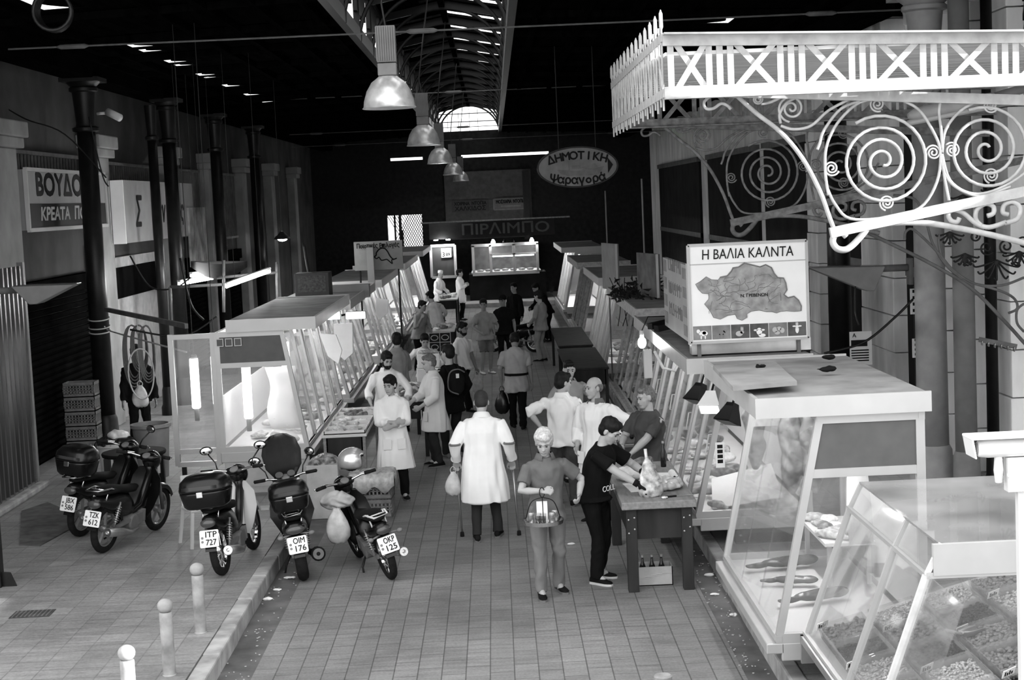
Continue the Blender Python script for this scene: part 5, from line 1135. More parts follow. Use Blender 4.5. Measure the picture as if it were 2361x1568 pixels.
b0 = bracket('near sunlit scroll bracket carrying the front rail of the canopy')
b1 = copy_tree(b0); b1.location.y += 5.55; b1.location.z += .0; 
for ch in b1.children: ch.data = ch.data.copy(); ch.data.materials[0] = SHADEP  # far bracket gets the canopy paint with shade put into its colour
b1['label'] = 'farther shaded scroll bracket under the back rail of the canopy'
# dark ornament arms by the thick column
YD = 18.9
t = thing('column_bracket', 'dark wrought iron arms and leaf ornaments branching beside the thick right column', 'bracket', D(2150, 600, YD)); q = lambda px, py: D(px, py, YD); cv = lambda pts: smooth_path([q(*p) for p in pts], 5)
m_ = MB(); m_.tube(cv(((1990, 532), (2060, 565), (2150, 610), (2240, 665), (2320, 745), (2361, 790), (2400, 830))), .022, 8); m_.build('long_arm', IRONM, t, True, world=True)
m_ = MB()
for pts in (((2086, 552), (2088, 535), (2102, 528), (2125, 545), (2165, 585), (2200, 625), (2250, 655), (2310, 658), (2361, 640)), ((2060, 450), (2110, 460), (2135, 510), (2150, 560), (2180, 610), (2220, 645)), ((2165, 540), (2165, 565), (2175, 600), (2200, 630)), ((2250, 655), (2310, 672), (2340, 690), (2345, 712), (2325, 722)), ((2361, 700), (2345, 715), (2345, 745), (2361, 765))): m_.tube(cv(pts), .016, 7)
m_.build('branches', IRONM, t, True, world=True)
for cx, cy, s_ in ((2298, 600, 1), (2225, 585, .6), (2190, 535, .6), (2220, 450, .5), (2350, 580, .7), (2300, 430, .7)):
    m_ = MB()
    for k in range(7):
        a = PI * (.5 + (k - 3) * .13); e = (cx + 46 * s_ * math.cos(a) * 1.1, cy + 46 * s_ * math.sin(a)); m_.tube(cv(((cx, cy), (cx + 24 * s_ * math.cos(a), cy + 28 * s_ * math.sin(a)), e, (e[0] + 7 * s_ * (1 if k >= 3 else -1) * -1, e[1] - 6 * s_))), [.012] * 15 + [.006], 6)
    m_.build('leaf_ornament', IRON, t, True, world=True)
for cx, cy, r_ in ((2275, 572, 17), (2320, 568, 17), (2248, 545, 13), (2345, 600, 12), (2232, 600, 12), (2360, 560, 14)): MB().tube([q(x, y) for x, y in spiral((cx, cy), r_, 4, 1.4, cx, 20)], .012, 6).build('curl', IRON, t, True, world=True)
# ---------------------------------------------------------------- lamps, ties and wires
DOME = mat('lamp_dome', .62, .3, .5, var=.25, scale=9)
def highbay(x, y, zbot, label):
    t = thing('pendant_lamp', label, 'lamp', (x, y, zbot), 0, 'bell shaped lamps hanging down the middle of the hall'); d = .275
    MB().lathe((0, 0, 0), [(d + .015, 0), (d, .015), (d * .97, .08), (d * .86, .18), (d * .66, .27), (d * .42, .32), (.10, .335), (.10, .33), (d * .4, .31), (d * .64, .26), (d * .83, .17), (d * .94, .08), (d * .97, .012), (d + .01, -.004)], 28).build('dome', DOME, t, True, autos=True)
    MB().ball((0, 0, .16), (.07, .07, .12), 10, 8).build('bulb', WHITE, t, True)
    b = MB(); b.bb((-.1, -.08, .34), (.1, .08, .47)); b.build('neck', GREYP, t, bevel=.01)
    b = MB(); b.bb((-.1, -.085, .48), (.1, .085, .86))
    for k in range(9): b.bb((-.104 + k * .024, -.1, .49), (-.094 + k * .024, .1, .85))
    b.build('housing', GREYP, t)
    b = MB(); b.tube([V((0, 0, .86)), V((-.03, 0, 1.1)), V((RX - x, 0, 8.0 - zbot))], .012, 6); b.build('cord', IRON, t)
for x, y, z, lb in ((-1.06, 17.0, 5.12, 'nearest bell shaped pendant lamp, bright and scuffed, top centre'), (-1.11, 26.5, 5.05, 'second pendant lamp back in the middle row, dim grey dome'), (-1.11, 34.5, 4.93, 'third pendant lamp back, just under the gable light'), (-1.1, 45, 4.85, 'fourth pendant lamp back, small and dark'), (-1.1, 56, 4.8, 'fifth pendant lamp, farthest down the hall')): highbay(x, y, z, lb)
def tie(y, z, sag, lb):
    t = thing('tie_rod', lb, 'tie rod', (-7, y, z), 0, 'iron tie rods across the hall'); m_ = MB(); m_.tube([V((-.5 + 14.1 * k / 12, 0, -sag * math.sin(PI * k / 12))) for k in range(13)], .013, 6); m_.build('rod', IRONM, t)
    for u in (.13, .47, .86): MB().tube([V((-.5 + 14.1 * u - .22, 0, -sag * math.sin(PI * u))), V((-.5 + 14.1 * u - .16, 0, -sag * math.sin(PI * u))), V((-.5 + 14.1 * u + .16, 0, -sag * math.sin(PI * u))), V((-.5 + 14.1 * u + .22, 0, -sag * math.sin(PI * u)))], [.012, .035, .035, .012], 8).build('turnbuckle', IRONM, t, True)
p = D(870, 76, 22); tie(22, p.z, .0, 'nearest iron tie rod crossing the hall below the roof')
p = D(900, 265, 40); tie(40, p.z + .5, .0, 'tie rod before the middle of the hall'); tie(52, 6.5, 0, 'tie rod farther back crossing the gable light'); tie(60, 6.4, 0, 'farthest tie rod before the gable light')
# uplighters on arms
def uplighter(a, b, tip, dep, wall, lb):
    t = thing('wedge_lamp', lb, 'lamp', tuple(a)); a, b, tip = V(a), V(b), V(tip)
    MB().ext([V((0, 0, 0)), b - a, tip - a + V((.05, 0, 0)), tip - a - V((.05, 0, .0))], (0, dep, 0)).build('wedge', mat('lamp_grey', .2, .55, var=.1), t, bevel=.012)
    MB().ext([V((.01, .01, .005)), b - a + V((-.01, .01, .005)), b - a + V((-.01, dep - .01, .005)), V((.01, dep - .01, .005))], (0, 0, .004)).build('glass', GLASS, t)
    m_ = MB(); w_ = V(wall) - a; e = (tip - a) * .6 + V((0, dep / 2, .04)); e.z = -.06; m_.cyl(V((w_.x * .0 + e.x, e.y, e.z)), V((w_.x, e.y, e.z)), .045, 12); m_.build('arm', IRONM, t, True)
    m_ = MB(); m_.box((w_.x, e.y, e.z - .05), (.05, .16, .34)); m_.build('wall_plate', IRONM, t)
p, q, r = D(1866, 618, 20.0), D(2042, 614, 20.0), D(2008, 671, 20.0); uplighter(p, q, r, .4, (5.3, 0, 0), 'grey wedge shaped lamp on an arm from the thick right column')
p, q, r = D(24, 661, 21.2), D(172, 656, 21.2), D(75, 702, 21.2); uplighter(p, q, r, .4, (-7.47, 0, 0), 'grey wedge shaped lamp above the corrugated door on the left')
# bollards
def bollard(p, m, lb, h=.66):
    t = thing('bollard', lb, 'bollard', (p.x, p.y, .17), 0, 'bollards along the left pavement'); MB().lathe((0, 0, 0), [(.062, 0), (.062, .004), (.056, .01), (.056, h - .12), (.05, h - .11)], 18).build('post', m, t, True, autos=True)
    MB().ball((0, 0, h - .055), (.068, .068, .062), 16, 10).build('ball_top', m, t, True)
BOLM = mat('bollard_paint', .27, .6, var=.4, scale=6)
bollard(G(463, 1458, .17), BOLM, 'grey bollard with a ball top, farthest of the three'); bollard(G(391, 1556, .17), BOLM, 'worn grey bollard, middle one of the three'); bollard(V((-2.96, 11.85, .17)), BOLM, 'bollard glowing white in the sun, cut by the bottom edge')
p = D(1528, 1556, 11.6); tag(MB().lathe((p.x, p.y, 0), [(.07, 0), (.07, p.z - .01), (.06, p.z)], 16).build('post_stub', BOLM, None, True, autos=True), 'pale round post top poking in at the bottom edge', 'post')
# gate post and corrugated door on the left
p = G(18, 1352, .17); t = thing('gate_post', 'dark square gate post on the far left', 'post', (p.x - .12, p.y, .17)); MB().bb((-.07, -.07, 0), (.07, .07, 3.0)).build('post', IRON, t, bevel=.01); MB().ext([V((.07, -.01, 0)), V((.22, -.01, .0)), V((.16, -.01, .15)), V((.07, -.01, .16))], (0, .02, 0)).build('gusset', IRON, t)
t = thing('corrugated_door', 'ribbed metal door leaf standing open on the far left', 'door panel', (-6.9, 21.5, .17)); m_ = MB(); k = 0; y0, y1 = 20.2, 23.0
pts = []
while y0 + .05 * k < y1: pts.append((-6.9 + .0 + (.03 if k % 4 in (1, 2) else 0), y0 + .05 * k)); k += 1
for (xa, ya), (xb, yb) in zip(pts, pts[1:]): m_.ext([V((xa, ya, .28)), V((xb, yb, .28)), V((xb, yb, 3.45)), V((xa, ya, 3.45))], (-.012, 0, 0))
m_.build('sheet', mat('ribbed_sheet', .06, .35, .5, var=.4, scale=3, stretch=(1, 1, .2)), t, world=True); m_ = MB(); m_.bb((-6.95, y1 - .02, .17), (-6.86, y1 + .08, 3.5)); m_.bb((-6.95, y0, .24), (-6.87, y1, .3)); m_.build('edge_frame', GREYP, t, world=True)
tag(MB().bb((-7.4, 20.0, .17), (-6.75, 23.2, .27)).build('door_step', CONC, bevel=.03), 'low chipped concrete step under the ribbed metal door', 'step')
m_ = MB(); m_.ext([G(45, 1258, .17), G(92, 1260, .17), G(165, 1220, .17), G(182, 1190, .17), G(110, 1160, .17), G(50, 1180, .17)], (0, 0, .015)); tag(m_.build('floor_board', mat('old_board', .10, .85, var=.35)), 'dark broken board lying flat by the ribbed door', 'board')
# pipes on the left wall, hoses, rope
m_ = MB(); m_.cyl((-7.3, 28.9, .17), (-7.3, 28.9, 3.5), .06, 12); tag(m_.build('downpipe', PALEG, None, True), 'pale downpipe on the left wall behind the nearest column', 'pipe')
t = thing('cross_rail', 'dark rail from the nearest left column to the first left stall, hung with hoses', 'rail', (-6.6, 26.6, 2.55)); m_ = MB(); m_.bar((0, 0, 0), D(430, 752, 22.6) - V((-6.6, 26.6, 2.55)), .05, .07); m_.build('rail', IRONM, t)
for k, (px, py, w_, L, lb) in enumerate(((302, 756, .16, 1.0, 'coil of dark hose hanging nearest the left column'), (318, 756, .14, .75, 'shorter coil of hose on the cross rail'), (335, 757, .13, .9, 'coil of hose farthest along the cross rail'))):
    c = D(px, py, 25.4 - k * .3); t = thing('hose_coil', lb, 'hose', tuple(c), 0, 'hose coils on the cross rail'); m_ = MB()
    for j in range(4): m_.tube([V((w_ * (1 - .1 * j) * math.sin(a), .02 * j + .02 * math.sin(3 * a), -L / 2 * (1 - .05 * j) + L / 2 * (1 - .05 * j) * math.cos(a) + .04)) for a in [2 * PI * q / 24 for q in range(24)]], .012, 6, True)
    m_.build('coils', mat('hose_grey', .12, .5), t, True)
t = thing('rope', 'pale rope wound on the nearest left column and tied across to the first left stall', 'rope', (-6.8, 26.9, 2.3)); m_ = MB()
for z in (.08, -.06, -.14): m_.tube([V((.175 * math.cos(a), .175 * math.sin(a), z + .03 * math.sin(a))) for a in [2 * PI * q / 24 for q in range(24)]], .012, 6, True)
m_.tube(smooth_path([V((.12, -.13, -.05)), V((.3, -.4, -.12)), D(430, 812, 22.0) - V((-6.8, 26.9, 2.3))]), .012, 6); m_.build('strand', PALEG, t, True)
m_ = MB(); c = D(322, 810, 24.8) - V(t.location); m_.tube([c + V((.2 * math.sin(a), .02 * math.sin(2 * a), -.36 + .4 * math.cos(a))) for a in [2 * PI * q / 30 for q in range(30)]], .012, 6, True); m_.build('loop', PALEG, t, True)
# bags
def bag(lb, c, w_, h_, m, seed, dep=.7, handles=True, name='plastic_bag', rz=0):
    t = thing(name, lb, 'bag', tuple(c), rz); m_ = MB(); n = 18; rn = random.Random(seed); ph = [rn.uniform(0, 6) for _ in range(4)]
    def ring(z, k): return [V((w_ / 2 * k * math.cos(a) * (1 + .10 * math.sin(3 * a + ph[0] + 5 * z / h_)), w_ / 2 * dep * k * math.sin(a) * (1 + .12 * math.sin(4 * a + ph[1])), z + .02 * h_ * math.sin(5 * a + ph[2]))) for a in [2 * PI * j / n for j in range(n)]]
    m_.loft([ring(-h_ * q, k) for q, k in ((.18, .22), (.24, .34), (.35, .62), (.5, .86), (.68, 1.0), (.84, .95), (.95, .7), (1.0, .35))]); m_.build('pouch', m, t, True)
    if handles:
        m_ = MB(); m_.tube(smooth_path([V((-.12 * w_, 0, -.22 * h_)), V((-.16 * w_, 0, -.1 * h_)), V((0, 0, 0)), V((.16 * w_, 0, -.1 * h_)), V((.12 * w_, 0, -.22 * h_))]), .02 * h_ + .004, 6, flat=.4); m_.build('handle', m, t, True)
    return t
BAGW = mat('bag_white', .55, .4, var=.25, scale=9)
q = bag('knotted white plastic bag hanging from the hoses by the nearest left column', D(322, 878, 25.0), .26, .42, BAGW, 1); MB().cyl((0, 0, -.02), (0, .1, 2.5 - q.location.z), .006, 6).build('string', PALEG, q)
c = D(775, 1152, 17.6); bag('full pale plastic bag hanging between the scooter and the OKP motorbike', c, .27, .50, BAGW, 2)
m_ = MB(); m_.ball(c + V((0, .06, -.02)), (.2, .1, .1), 14, 8); organic(m_, 'cloth_bundle', mat('bundle', .38, .8, var=.3), None, .012, .02, (18, 18, 18)); tag(COL.objects['cloth_bundle'], 'crumpled light cloth behind the hanging plastic bag', 'cloth')
def HW(k, i):
    o = PE[k]['t']; return Matrix.Translation(o.location) @ Matrix.Rotation(o.rotation_euler.z, 4, 'Z') @ PE[k]['wr'][i]
def HE(k, i):
    o = PE[k]['t']; return Matrix.Translation(o.location) @ Matrix.Rotation(o.rotation_euler.z, 4, 'Z') @ PE[k]['el'][i]
bag('small white plastic bag held with the left crutch', HW('crutch', 0) + V((-.02, .02, -.06)) if HW('crutch', 0).x < HW('crutch', 1).x else HW('crutch', 1) + V((-.04, .0, -.06)), .2, .36, BAGW, 3)
bag('black plastic bag carried by the walker in the grey tunic', HW('away', 0) + V((0, 0, -.07)) if HW('away', 0).x < HW('away', 1).x else HW('away', 1) + V((0, 0, -.07)), .26, .50, mat('bag_black', .01, .25), 4)
bag('white bag swinging from the hand of the young bearded walker', HW('youth', 0) + V((0, -.1, -.06)) if HW('youth', 0).x > HW('youth', 1).x else HW('youth', 1) + V((0, -.1, -.06)), .26, .42, BAGW, 5, .4)
# crutches
for i, (tip, lb) in enumerate((((1066, 1237), 'aluminium crutch in the left hand, nearer the motorbikes'), ((1197, 1234), 'aluminium crutch in the right hand, nearer the tray carrier'))):
    hs = sorted((HW('crutch', 0), HW('crutch', 1)), key=lambda v: v.x); es = sorted((HE('crutch', 0), HE('crutch', 1)), key=lambda v: v.x); hnd, elb, g = hs[i] + V((0, .08, -.02)), es[i] + V((0, -.06, .02)), G(*tip)
    t = thing('crutch', lb, 'crutch', tuple(g), 0, 'pair of crutches'); o = V(g); MB().cyl(V((0, 0, .03)), hnd - o, .014, 10).build('shaft', STEEL, t, True); MB().lathe((0, 0, 0), [(.026, 0), (.024, .05), (.016, .06)], 12).build('rubber_tip', RUBBER, t, True)
    MB().cyl(hnd - o, elb - o, .012, 8).build('upper_shaft', STEEL, t, True); MB().cyl(hnd - o + V((0, -.04, 0)), hnd - o + V((0, .1, .0)), .017, 10).build('grip', RUBBER, t, True)
    MB().tube([elb - o + V((.06 * math.cos(a), .06 * math.sin(a), 0)) for a in [PI * (.9 + 1.2 * j / 10) for j in range(11)]], .014, 6).build('cuff', GREYP, t, True)
# hanging drinks tray
hnd = HW('tray', 0); c = V((hnd.x - .0, hnd.y - .05, D(1243, 1203, hnd.y).z))
t = thing('drinks_tray', 'round metal tray of drinks hanging by wires from a hand', 'tray', tuple(c)); MB().lathe((0, 0, 0), [(.01, 0), (.19, 0), (.205, .035), (.21, .035), (.2, -.006), (.01, -.006)], 32).build('dish', CHROME, t, True, autos=True)
m_ = MB(); top_ = hnd - c + V((0, -.03, -.06))
for a in (.5, 2.6, 4.7): m_.tube(smooth_path([V((.2 * math.cos(a), .2 * math.sin(a), .03)), V((.13 * math.cos(a), .13 * math.sin(a), .2)), top_]), .005, 6)
m_.tube([top_ + V((.025 * math.cos(a), 0, .05 + .05 * math.sin(a))) for a in [2 * PI * j / 14 for j in range(14)]], .005, 6, True); m_.build('hanger', IRON, t, True)
CAN = mat('can_print', .35, .25, .6, var=.7, scale=16)
for k, (x, y, lb) in enumerate(((-.12, -.03, 'left'), (.09, -.06, 'right'), (.12, .05, 'back right'))):
    q = thing('drink_can', lb + ' aluminium can on the hanging tray', 'can', (c.x + x, c.y + y, c.z), 0, 'cans on the tray'); MB().lathe((0, 0, 0), [(.024, 0), (.033, .012), (.033, .1), (.026, .115)], 16).build('can', CAN, q, True, autos=True); MB().lathe((0, 0, .113), [(.026, 0), (.02, -.003)], 14).build('lid', CHROME, q)
for k, (x, y) in enumerate(((-.05, -.06), (.0, -.08))):
    q = thing('drink_glass', ('left' if k == 0 else 'right') + ' dark coffee glass on the hanging tray', 'glass', (c.x + x, c.y + y, c.z), 0, 'glasses on the tray'); MB().lathe((0, 0, 0), [(.026, 0), (.032, .11), (.03, .11), (.024, .006)], 14).build('glass', GLASS, q, True); MB().lathe((0, 0, .008), [(.023, 0), (.027, .07)], 14).build('coffee', INK, q, True)
q = tag(MB().ext([c + V((-.06, .04, .0)), c + V((.05, .04, 0)), c + V((.05, .09, .2)), c + V((-.06, .09, .2))], (0, .012, 0)).build('order_pad', PAPER), 'white pad standing upright among the drinks on the tray', 'pad')
# lettering on the black t-shirt
o = PE['cutter']['t']
text('COLL', .085, face_M(V((-.03, -.215, 1.02)), (1, -.1, 0), UP), CLOTHW, 'shirt_print', o, .004)
text('COLL', .001, face_M(V((.05, -.2, 1.2)), (1, 0, 0), UP), CLOTHW, 'shirt_print', o, .001) if 0 else None

# backpack worn by the man in the black jacket
o = PE['pack']; c = Matrix.Translation(o['t'].location) @ Matrix.Rotation(o['t'].rotation_euler.z, 4, 'Z') @ (o['SC'] + V((0, .23, -.18))); t = thing('backpack', 'black backpack with a pale tag on the back of the black jacket', 'backpack', tuple(c), o['t'].rotation_euler.z)
m_ = MB(); m_.ball((0, 0, -.05), (.15, .09, .22), 14, 10); m_.ball((0, .06, -.12), (.12, .05, .12), 12, 8); organic(m_, 'pack', MATTBLK, t, .013, .008, (12, 12, 12), 1, 4)
MB().tube(smooth_path([V((-.13, .07, .1)), V((0, .1, .16)), V((.13, .07, .1)), V((.15, .06, -.15)), V((.0, .1, -.24))]), .012, 6).build('piping', GREYP, t, True); MB().bb((-.02, .085, .02), (.03, .1, .09)).build('tag', PAPER, t)
for i in (-1, 1): MB().tube(smooth_path([V((i * .09, -.05, .1)), V((i * .11, -.18, .21)), V((i * .12, -.34, .1)), V((i * .13, -.3, -.12)), V((i * .12, -.06, -.2))]), .018, 6, flat=.4).build('strap', MATTBLK, t, True)
# ---------------------------------------------------------------- meat, fish, tables, crates
def proto(name, m, balls, vox=.012, wr=.012, ws=(22, 22, 22), seed=0):
    m_ = MB()
    for c, r in balls: m_.ball(c, r, 12, 8)
    o = organic(m_, name, m, None, vox, wr, ws, 2, seed); return o
PR = [proto('meat_cut', MEATM, [((0, 0, .07), (.17, .11, .07)), ((.08, .04, .08), (.1, .09, .07)), ((-.1, -.02, .06), (.09, .08, .055))], seed=1),
      proto('meat_cut', MEATL, [((0, 0, .06), (.2, .09, .06)), ((-.14, .0, .05), (.1, .06, .05)), ((.15, .01, .04), (.12, .04, .035))], seed=2),
      proto('meat_cut', FATM, [((0, 0, .06), (.13, .12, .06)), ((.1, .05, .05), (.09, .07, .045))], seed=3),
      proto('fish', FISHM, [((0, 0, .045), (.25, .07, .045)), ((.16, 0, .045), (.12, .06, .045)), ((-.26, 0, .03), (.1, .02, .03)), ((-.34, 0, .03), (.05, .06, .012))], seed=4, wr=.003)]
rib = MB()
for k in range(7): rib.tube([V((-.15 + .05 * k, -.12, .02)), V((-.15 + .05 * k, 0, .06)), V((-.15 + .05 * k, .12, .02))], .024, 8)
rib.ball((0, 0, .03), (.2, .12, .035), 12, 6); PR.append(organic(rib, 'rib_rack', MEATL, None, .012, .006, (30, 30, 30), 1, 5))
finish_organic()
first = {}
def place(k, p, rz, lb, group, sc=1, cat='meat', m=None):
    o = PR[k] if k not in first else PR[k].copy()
    if k in first: COL.objects.link(o)
    first[k] = 1
    o.location = p; o.rotation_euler = (0, 0, rz); o.scale = (sc, sc, sc); tag(o, lb, cat, group); return o
def cuts(n, fx, lb, group, rn, kinds=(0, 1, 2, 4), cat='meat', s0=.6, s1=1.0):
    for j in range(n): place(rn.choice(kinds), fx(j), rn.uniform(0, 6.3), lb, group, rn.uniform(s0, s1), cat)
rn = random.Random(11)
# fish stall
zd = .535
place(3, (2.62, 14.6, zd), R(10), 'large dark fish with its back up at the far end of the fish stall deck', 'fish on the fish stall deck', 1.1, 'fish'); place(3, (2.55, 13.95, zd), R(-12), 'slim fish lying in the middle of the fish stall deck', 'fish on the fish stall deck', .8, 'fish'); place(3, (2.66, 13.35, zd), R(18), 'long pale bellied fish nearest on the fish stall deck', 'fish on the fish stall deck', 1.05, 'fish')
# a raised tray shelf at the back of the fish stall with meat and hanging pieces
t = thing('stall_shelf', 'white shelf tray across the back of the fish stall', 'shelf', (2.95, 14.3, .9)); MB().bb((-.15, -.55, 0), (.3, .6, .03)).build('board', WHITE, t); m_ = MB()
for x in (-.1, .25): m_.bb((x - .02, -.5, -.365), (x + .02, -.46, 0)); m_.bb((x - .02, .5, -.365), (x + .02, .54, 0))
m_.build('leg', ALU, t)
cuts(7, lambda j: (2.9 + .12 * (j % 2), 13.95 + .13 * j, .93), 'piece of meat heaped on the back shelf of the fish stall', 'meat on the back shelf of the fish stall', rn, (0, 1, 2), s0=.5, s1=.8)
for j, (x, y, lb) in enumerate(((2.75, 14.95, 'dark side of meat hanging at the far end of the fish stall'), (2.95, 14.9, 'second hanging side of meat at the far end of the fish stall'), (2.8, 17.5, 'skinned carcass hanging in the near end of the stall under the map board'))):
    t = thing('hanging_carcass', lb, 'carcass', (x, y, 2.2 if y < 16 else 2.0)); m_ = MB(); m_.loft([[V((w_ * math.cos(a), w_ * .7 * math.sin(a), z)) for a in [2 * PI * q / 14 for q in range(14)]] for z, w_ in ((-.12, .03), (-.25, .07), (-.45, .13), (-.65, .11), (-.8, .12), (-.95, .07), (-1.05, .03))]); organic(m_, 'flesh', MEATM if j < 2 else MEATL, t, .014, .02, (14, 14, 8), 1, j); m_ = MB(); m_.tube([V((0, 0, .1)), V((0, 0, -.1)), V((.03, 0, -.16)), V((0, 0, -.2))], .008, 6); m_.build('hook', STEEL, t)
m_ = MB(); m_.loft([[V((3.0 + .11 * k * math.cos(a) + .02 * math.sin(3 * z), 13.2 + .05 * math.sin(a), z)) for a in [2 * PI * q / 14 for q in range(14)]] for z, k in ((2.0, .1), (1.85, .5), (1.6, .85), (1.3, 1), (1.05, .95))]); tag(m_.build('apron', PAPER, None, True), 'white apron hanging inside the fish stall', 'apron')
# meat in the second right stall
cuts(22, lambda j: (2.35 + .3 * (j % 3) + rn.uniform(-.04, .04), 17.5 + .27 * j, .535), 'cut of meat on the deck under the sliding panes', 'meat on the deck under the sliding panes', rn, (0, 1, 2, 4), s0=.7, s1=1.05)
t = thing('paper_sheet', 'white paper laid in the near end of the stall under the map board', 'paper', (2.6, 17.7, .53)); MB().ext([V((-.3, -.25, 0)), V((.5, -.25, .1)), V((.5, .5, .35)), V((-.2, .5, .2))], (0, 0, .01)).build('sheet', PAPER, t)
for (xk, y0, n, nm, zd_, s_) in ((2.15, 24.8, 14, 'unlit stall with the black ledge', .53, 1), (2.15, 33.4, 12, 'fourth right stall', .53, 1), (-2.66, 22.2, 13, 'first left stall', .81, -1), (-2.62, 28, 13, 'second left stall', .78, -1), (-2.55, 34.9, 12, 'third left stall', .78, -1), (-2.45, 42.3, 12, 'fourth left stall', .78, -1)):
    cuts(n, lambda j: (xk + s_ * (.35 + .28 * (j % 3)) + rn.uniform(-.04, .04), y0 + .36 * j, zd_), 'cut of meat on the white deck of the ' + nm, 'meat on the deck of the ' + nm, rn, s0=.7, s1=1.1)
# heavy chopping table
t = thing('chopping_table', 'heavy dark wooden chopping table with bolted legs, near the man in black', 'table', (1.22, 16.0, 0)); X0, X1, Y0_, Y1_ = 1.19, 1.90, 15.95, 18.35
MB().bb((X0 - .02, Y0_ - .02, .87), (X1 + .04, Y1_, .95)).build('table_top', WOODL, t, world=True, bevel=.01)
for x, y in ((X0 + .08, Y0_ + .08), (X1 - .06, Y0_ + .08), (X0 + .08, Y1_ - .1), (X1 - .06, Y1_ - .1)):
    l = MB().bb((x - .055, y - .055, 0), (x + .055, y + .055, .87)).build('leg', WOOD, t, world=True, bevel=.006); b = MB()
    if y < 17:
        for dx, z in ((-.03, .76), (.03, .78), (.03, .66), (-.03, .62)): b.ball((x + dx, y - .058, z), (.011, .006, .011), 8, 5)
        b.build('bolt', STEEL, l, True, world=True)
MB().bb((X0 + .1, Y0_ + .06, .55), (X1 - .08, Y0_ + .1, .87)).build('apron_board', WOOD, t, world=True); MB().bb((X0 + .04, Y0_ + .1, .6), (X0 + .08, Y1_ - .05, .87)).build('apron_board', WOOD, t, world=True)
t = thing('carton', 'open printed carton of bottles under the chopping table', 'box', (1.50, 16.35, 0)); m_ = MB(); m_.bb((-.2, -.13, 0), (.2, -.12, .2)); m_.bb((-.2, .12, 0), (.2, .13, .2)); m_.bb((-.2, -.13, 0), (-.19, .13, .2)); m_.bb((.19, -.13, 0), (.2, .13, .2)); m_.bb((-.2, -.13, 0), (.2, .13, .01)); m_.build('carton', CARD, t); m_ = MB()
for k in range(5): m_.bb((-.15 + .06 * k, -.134, .08 + .012 * k), (-.05 + .06 * k, -.13, .095 + .012 * k))
m_.build('print', PALEG, t)
for k in range(3):
    q = thing('bottle', ['left', 'middle', 'right'][k] + ' dark bottle in the carton under the chopping table', 'bottle', (1.40 + .1 * k, 16.38, .01), 0, 'bottles in the carton'); MB().lathe((0, 0, 0), [(.03, 0), (.033, .01), (.033, .16), (.014, .22), (.014, .27)], 14).build('bottle', mat('dark_glass', .01, .1), q, True); MB().lathe((0, 0, .26), [(.016, 0), (.016, .025)], 10).build('cap', STEEL, q)
c = V((1.50, 16.22, .95)); t = thing('leg_of_meat', 'leg of meat standing on the chopping table in gloved hands', 'meat', tuple(c)); m_ = MB(); m_.loft([[V((w_ * math.cos(a) + dx, w_ * .8 * math.sin(a), z)) for a in [2 * PI * q / 16 for q in range(16)]] for z, w_, dx in ((.0, .10, .0), (.06, .125, 0), (.15, .12, .0), (.24, .085, -.01), (.32, .05, -.02), (.40, .03, -.03), (.44, .012, -.03))]); organic(m_, 'flesh', mat('leg_flesh', .42, .35, var=.7, scale=16), t, .010, .014, (24, 24, 18), 1, 6); m_ = MB(); m_.cyl((-.03, 0, .38), (-.04, 0, .5), .016, 8); m_.build('bone', FATM, t, True)
for (x, y, w_, l_, rz, lb) in ((1.42, 16.75, .26, .5, .1, 'sheet of white paper by the leg of meat'), (1.7, 17.35, .34, .4, -.2, 'sheet of white paper near the back of the chopping table')):
    tag(MB().box((x, y, .954), (w_, l_, .006), rz).build('paper_sheet', PAPER), lb, 'paper')
place(2, (1.35, 17.2, .95), .3, 'large pale joint on the chopping table behind the leg of meat', None, 1.35); place(1, (1.62, 17.6, .957), 1.2, 'strip of pale meat on the back paper of the chopping table', None, .8); place(0, (1.6, 18.1, .95), 0, 'dark cut at the back corner of the chopping table', None, .7); place(2, (1.62, 16.05, .95), 0, 'small scrap of fat at the front of the chopping table', None, .22)
m_ = MB(); m_.ball((1.72, 16.62, 1.0), (.17, .2, .07), 16, 9); q = organic(m_, 'plastic_bag', mat('clear_bag', .5, .2, var=.3, scale=20), None, .012, .03, (16, 16, 16), 0, 8); tag(q, 'crumpled clear plastic bag on the right of the chopping table', 'bag')
t = thing('paper_roll', 'rolled paper by the stall edge on the chopping table', 'roll', (1.84, 17.15, .995)); MB().lathe((0, -.14, 0), [(.04, 0), (.04, .28), (.016, .28), (.016, 0)], 16, (0, 1, 0)).build('roll', PAPER, t, True, autos=True); MB().lathe((0, -.142, 0), [(.016, 0), (.014, .01)], 12, (0, 1, 0)).build('core', INK, t)
def knife(p, rz, lb):
    t = thing('knife', lb, 'knife', p, rz); MB().ext([V((0, 0, 0)), V((.19, 0, 0)), V((.16, .03, 0)), V((0, .03, 0))], (0, 0, .004)).build('blade', STEEL, t); MB().bb((-.12, .0, -.002), (0, .028, .018)).build('handle', BLACKP, t, bevel=.005)
knife((1.76, 16.12, .952), .25, 'black handled knife at the front of the chopping table')
h_ = HW('bottle', 1); t = thing('bottle', 'dark bottle held by the stout man in the dark t-shirt', 'bottle', tuple(h_ + V((-.09, -.05, -.05)))); m_ = MB(); m_.lathe((0, 0, 0), [(.028, 0), (.031, .01), (.031, .15), (.013, .21), (.013, .27)], 14, (-.35, -.2, 1)); m_.build('bottle', mat('dark_glass', .01, .1), t, True); MB().lathe(V((-.35, -.2, 1)).normalized() * .255, [(.015, 0), (.015, .02)], 10, (-.35, -.2, 1)).build('cap', STEEL, t)
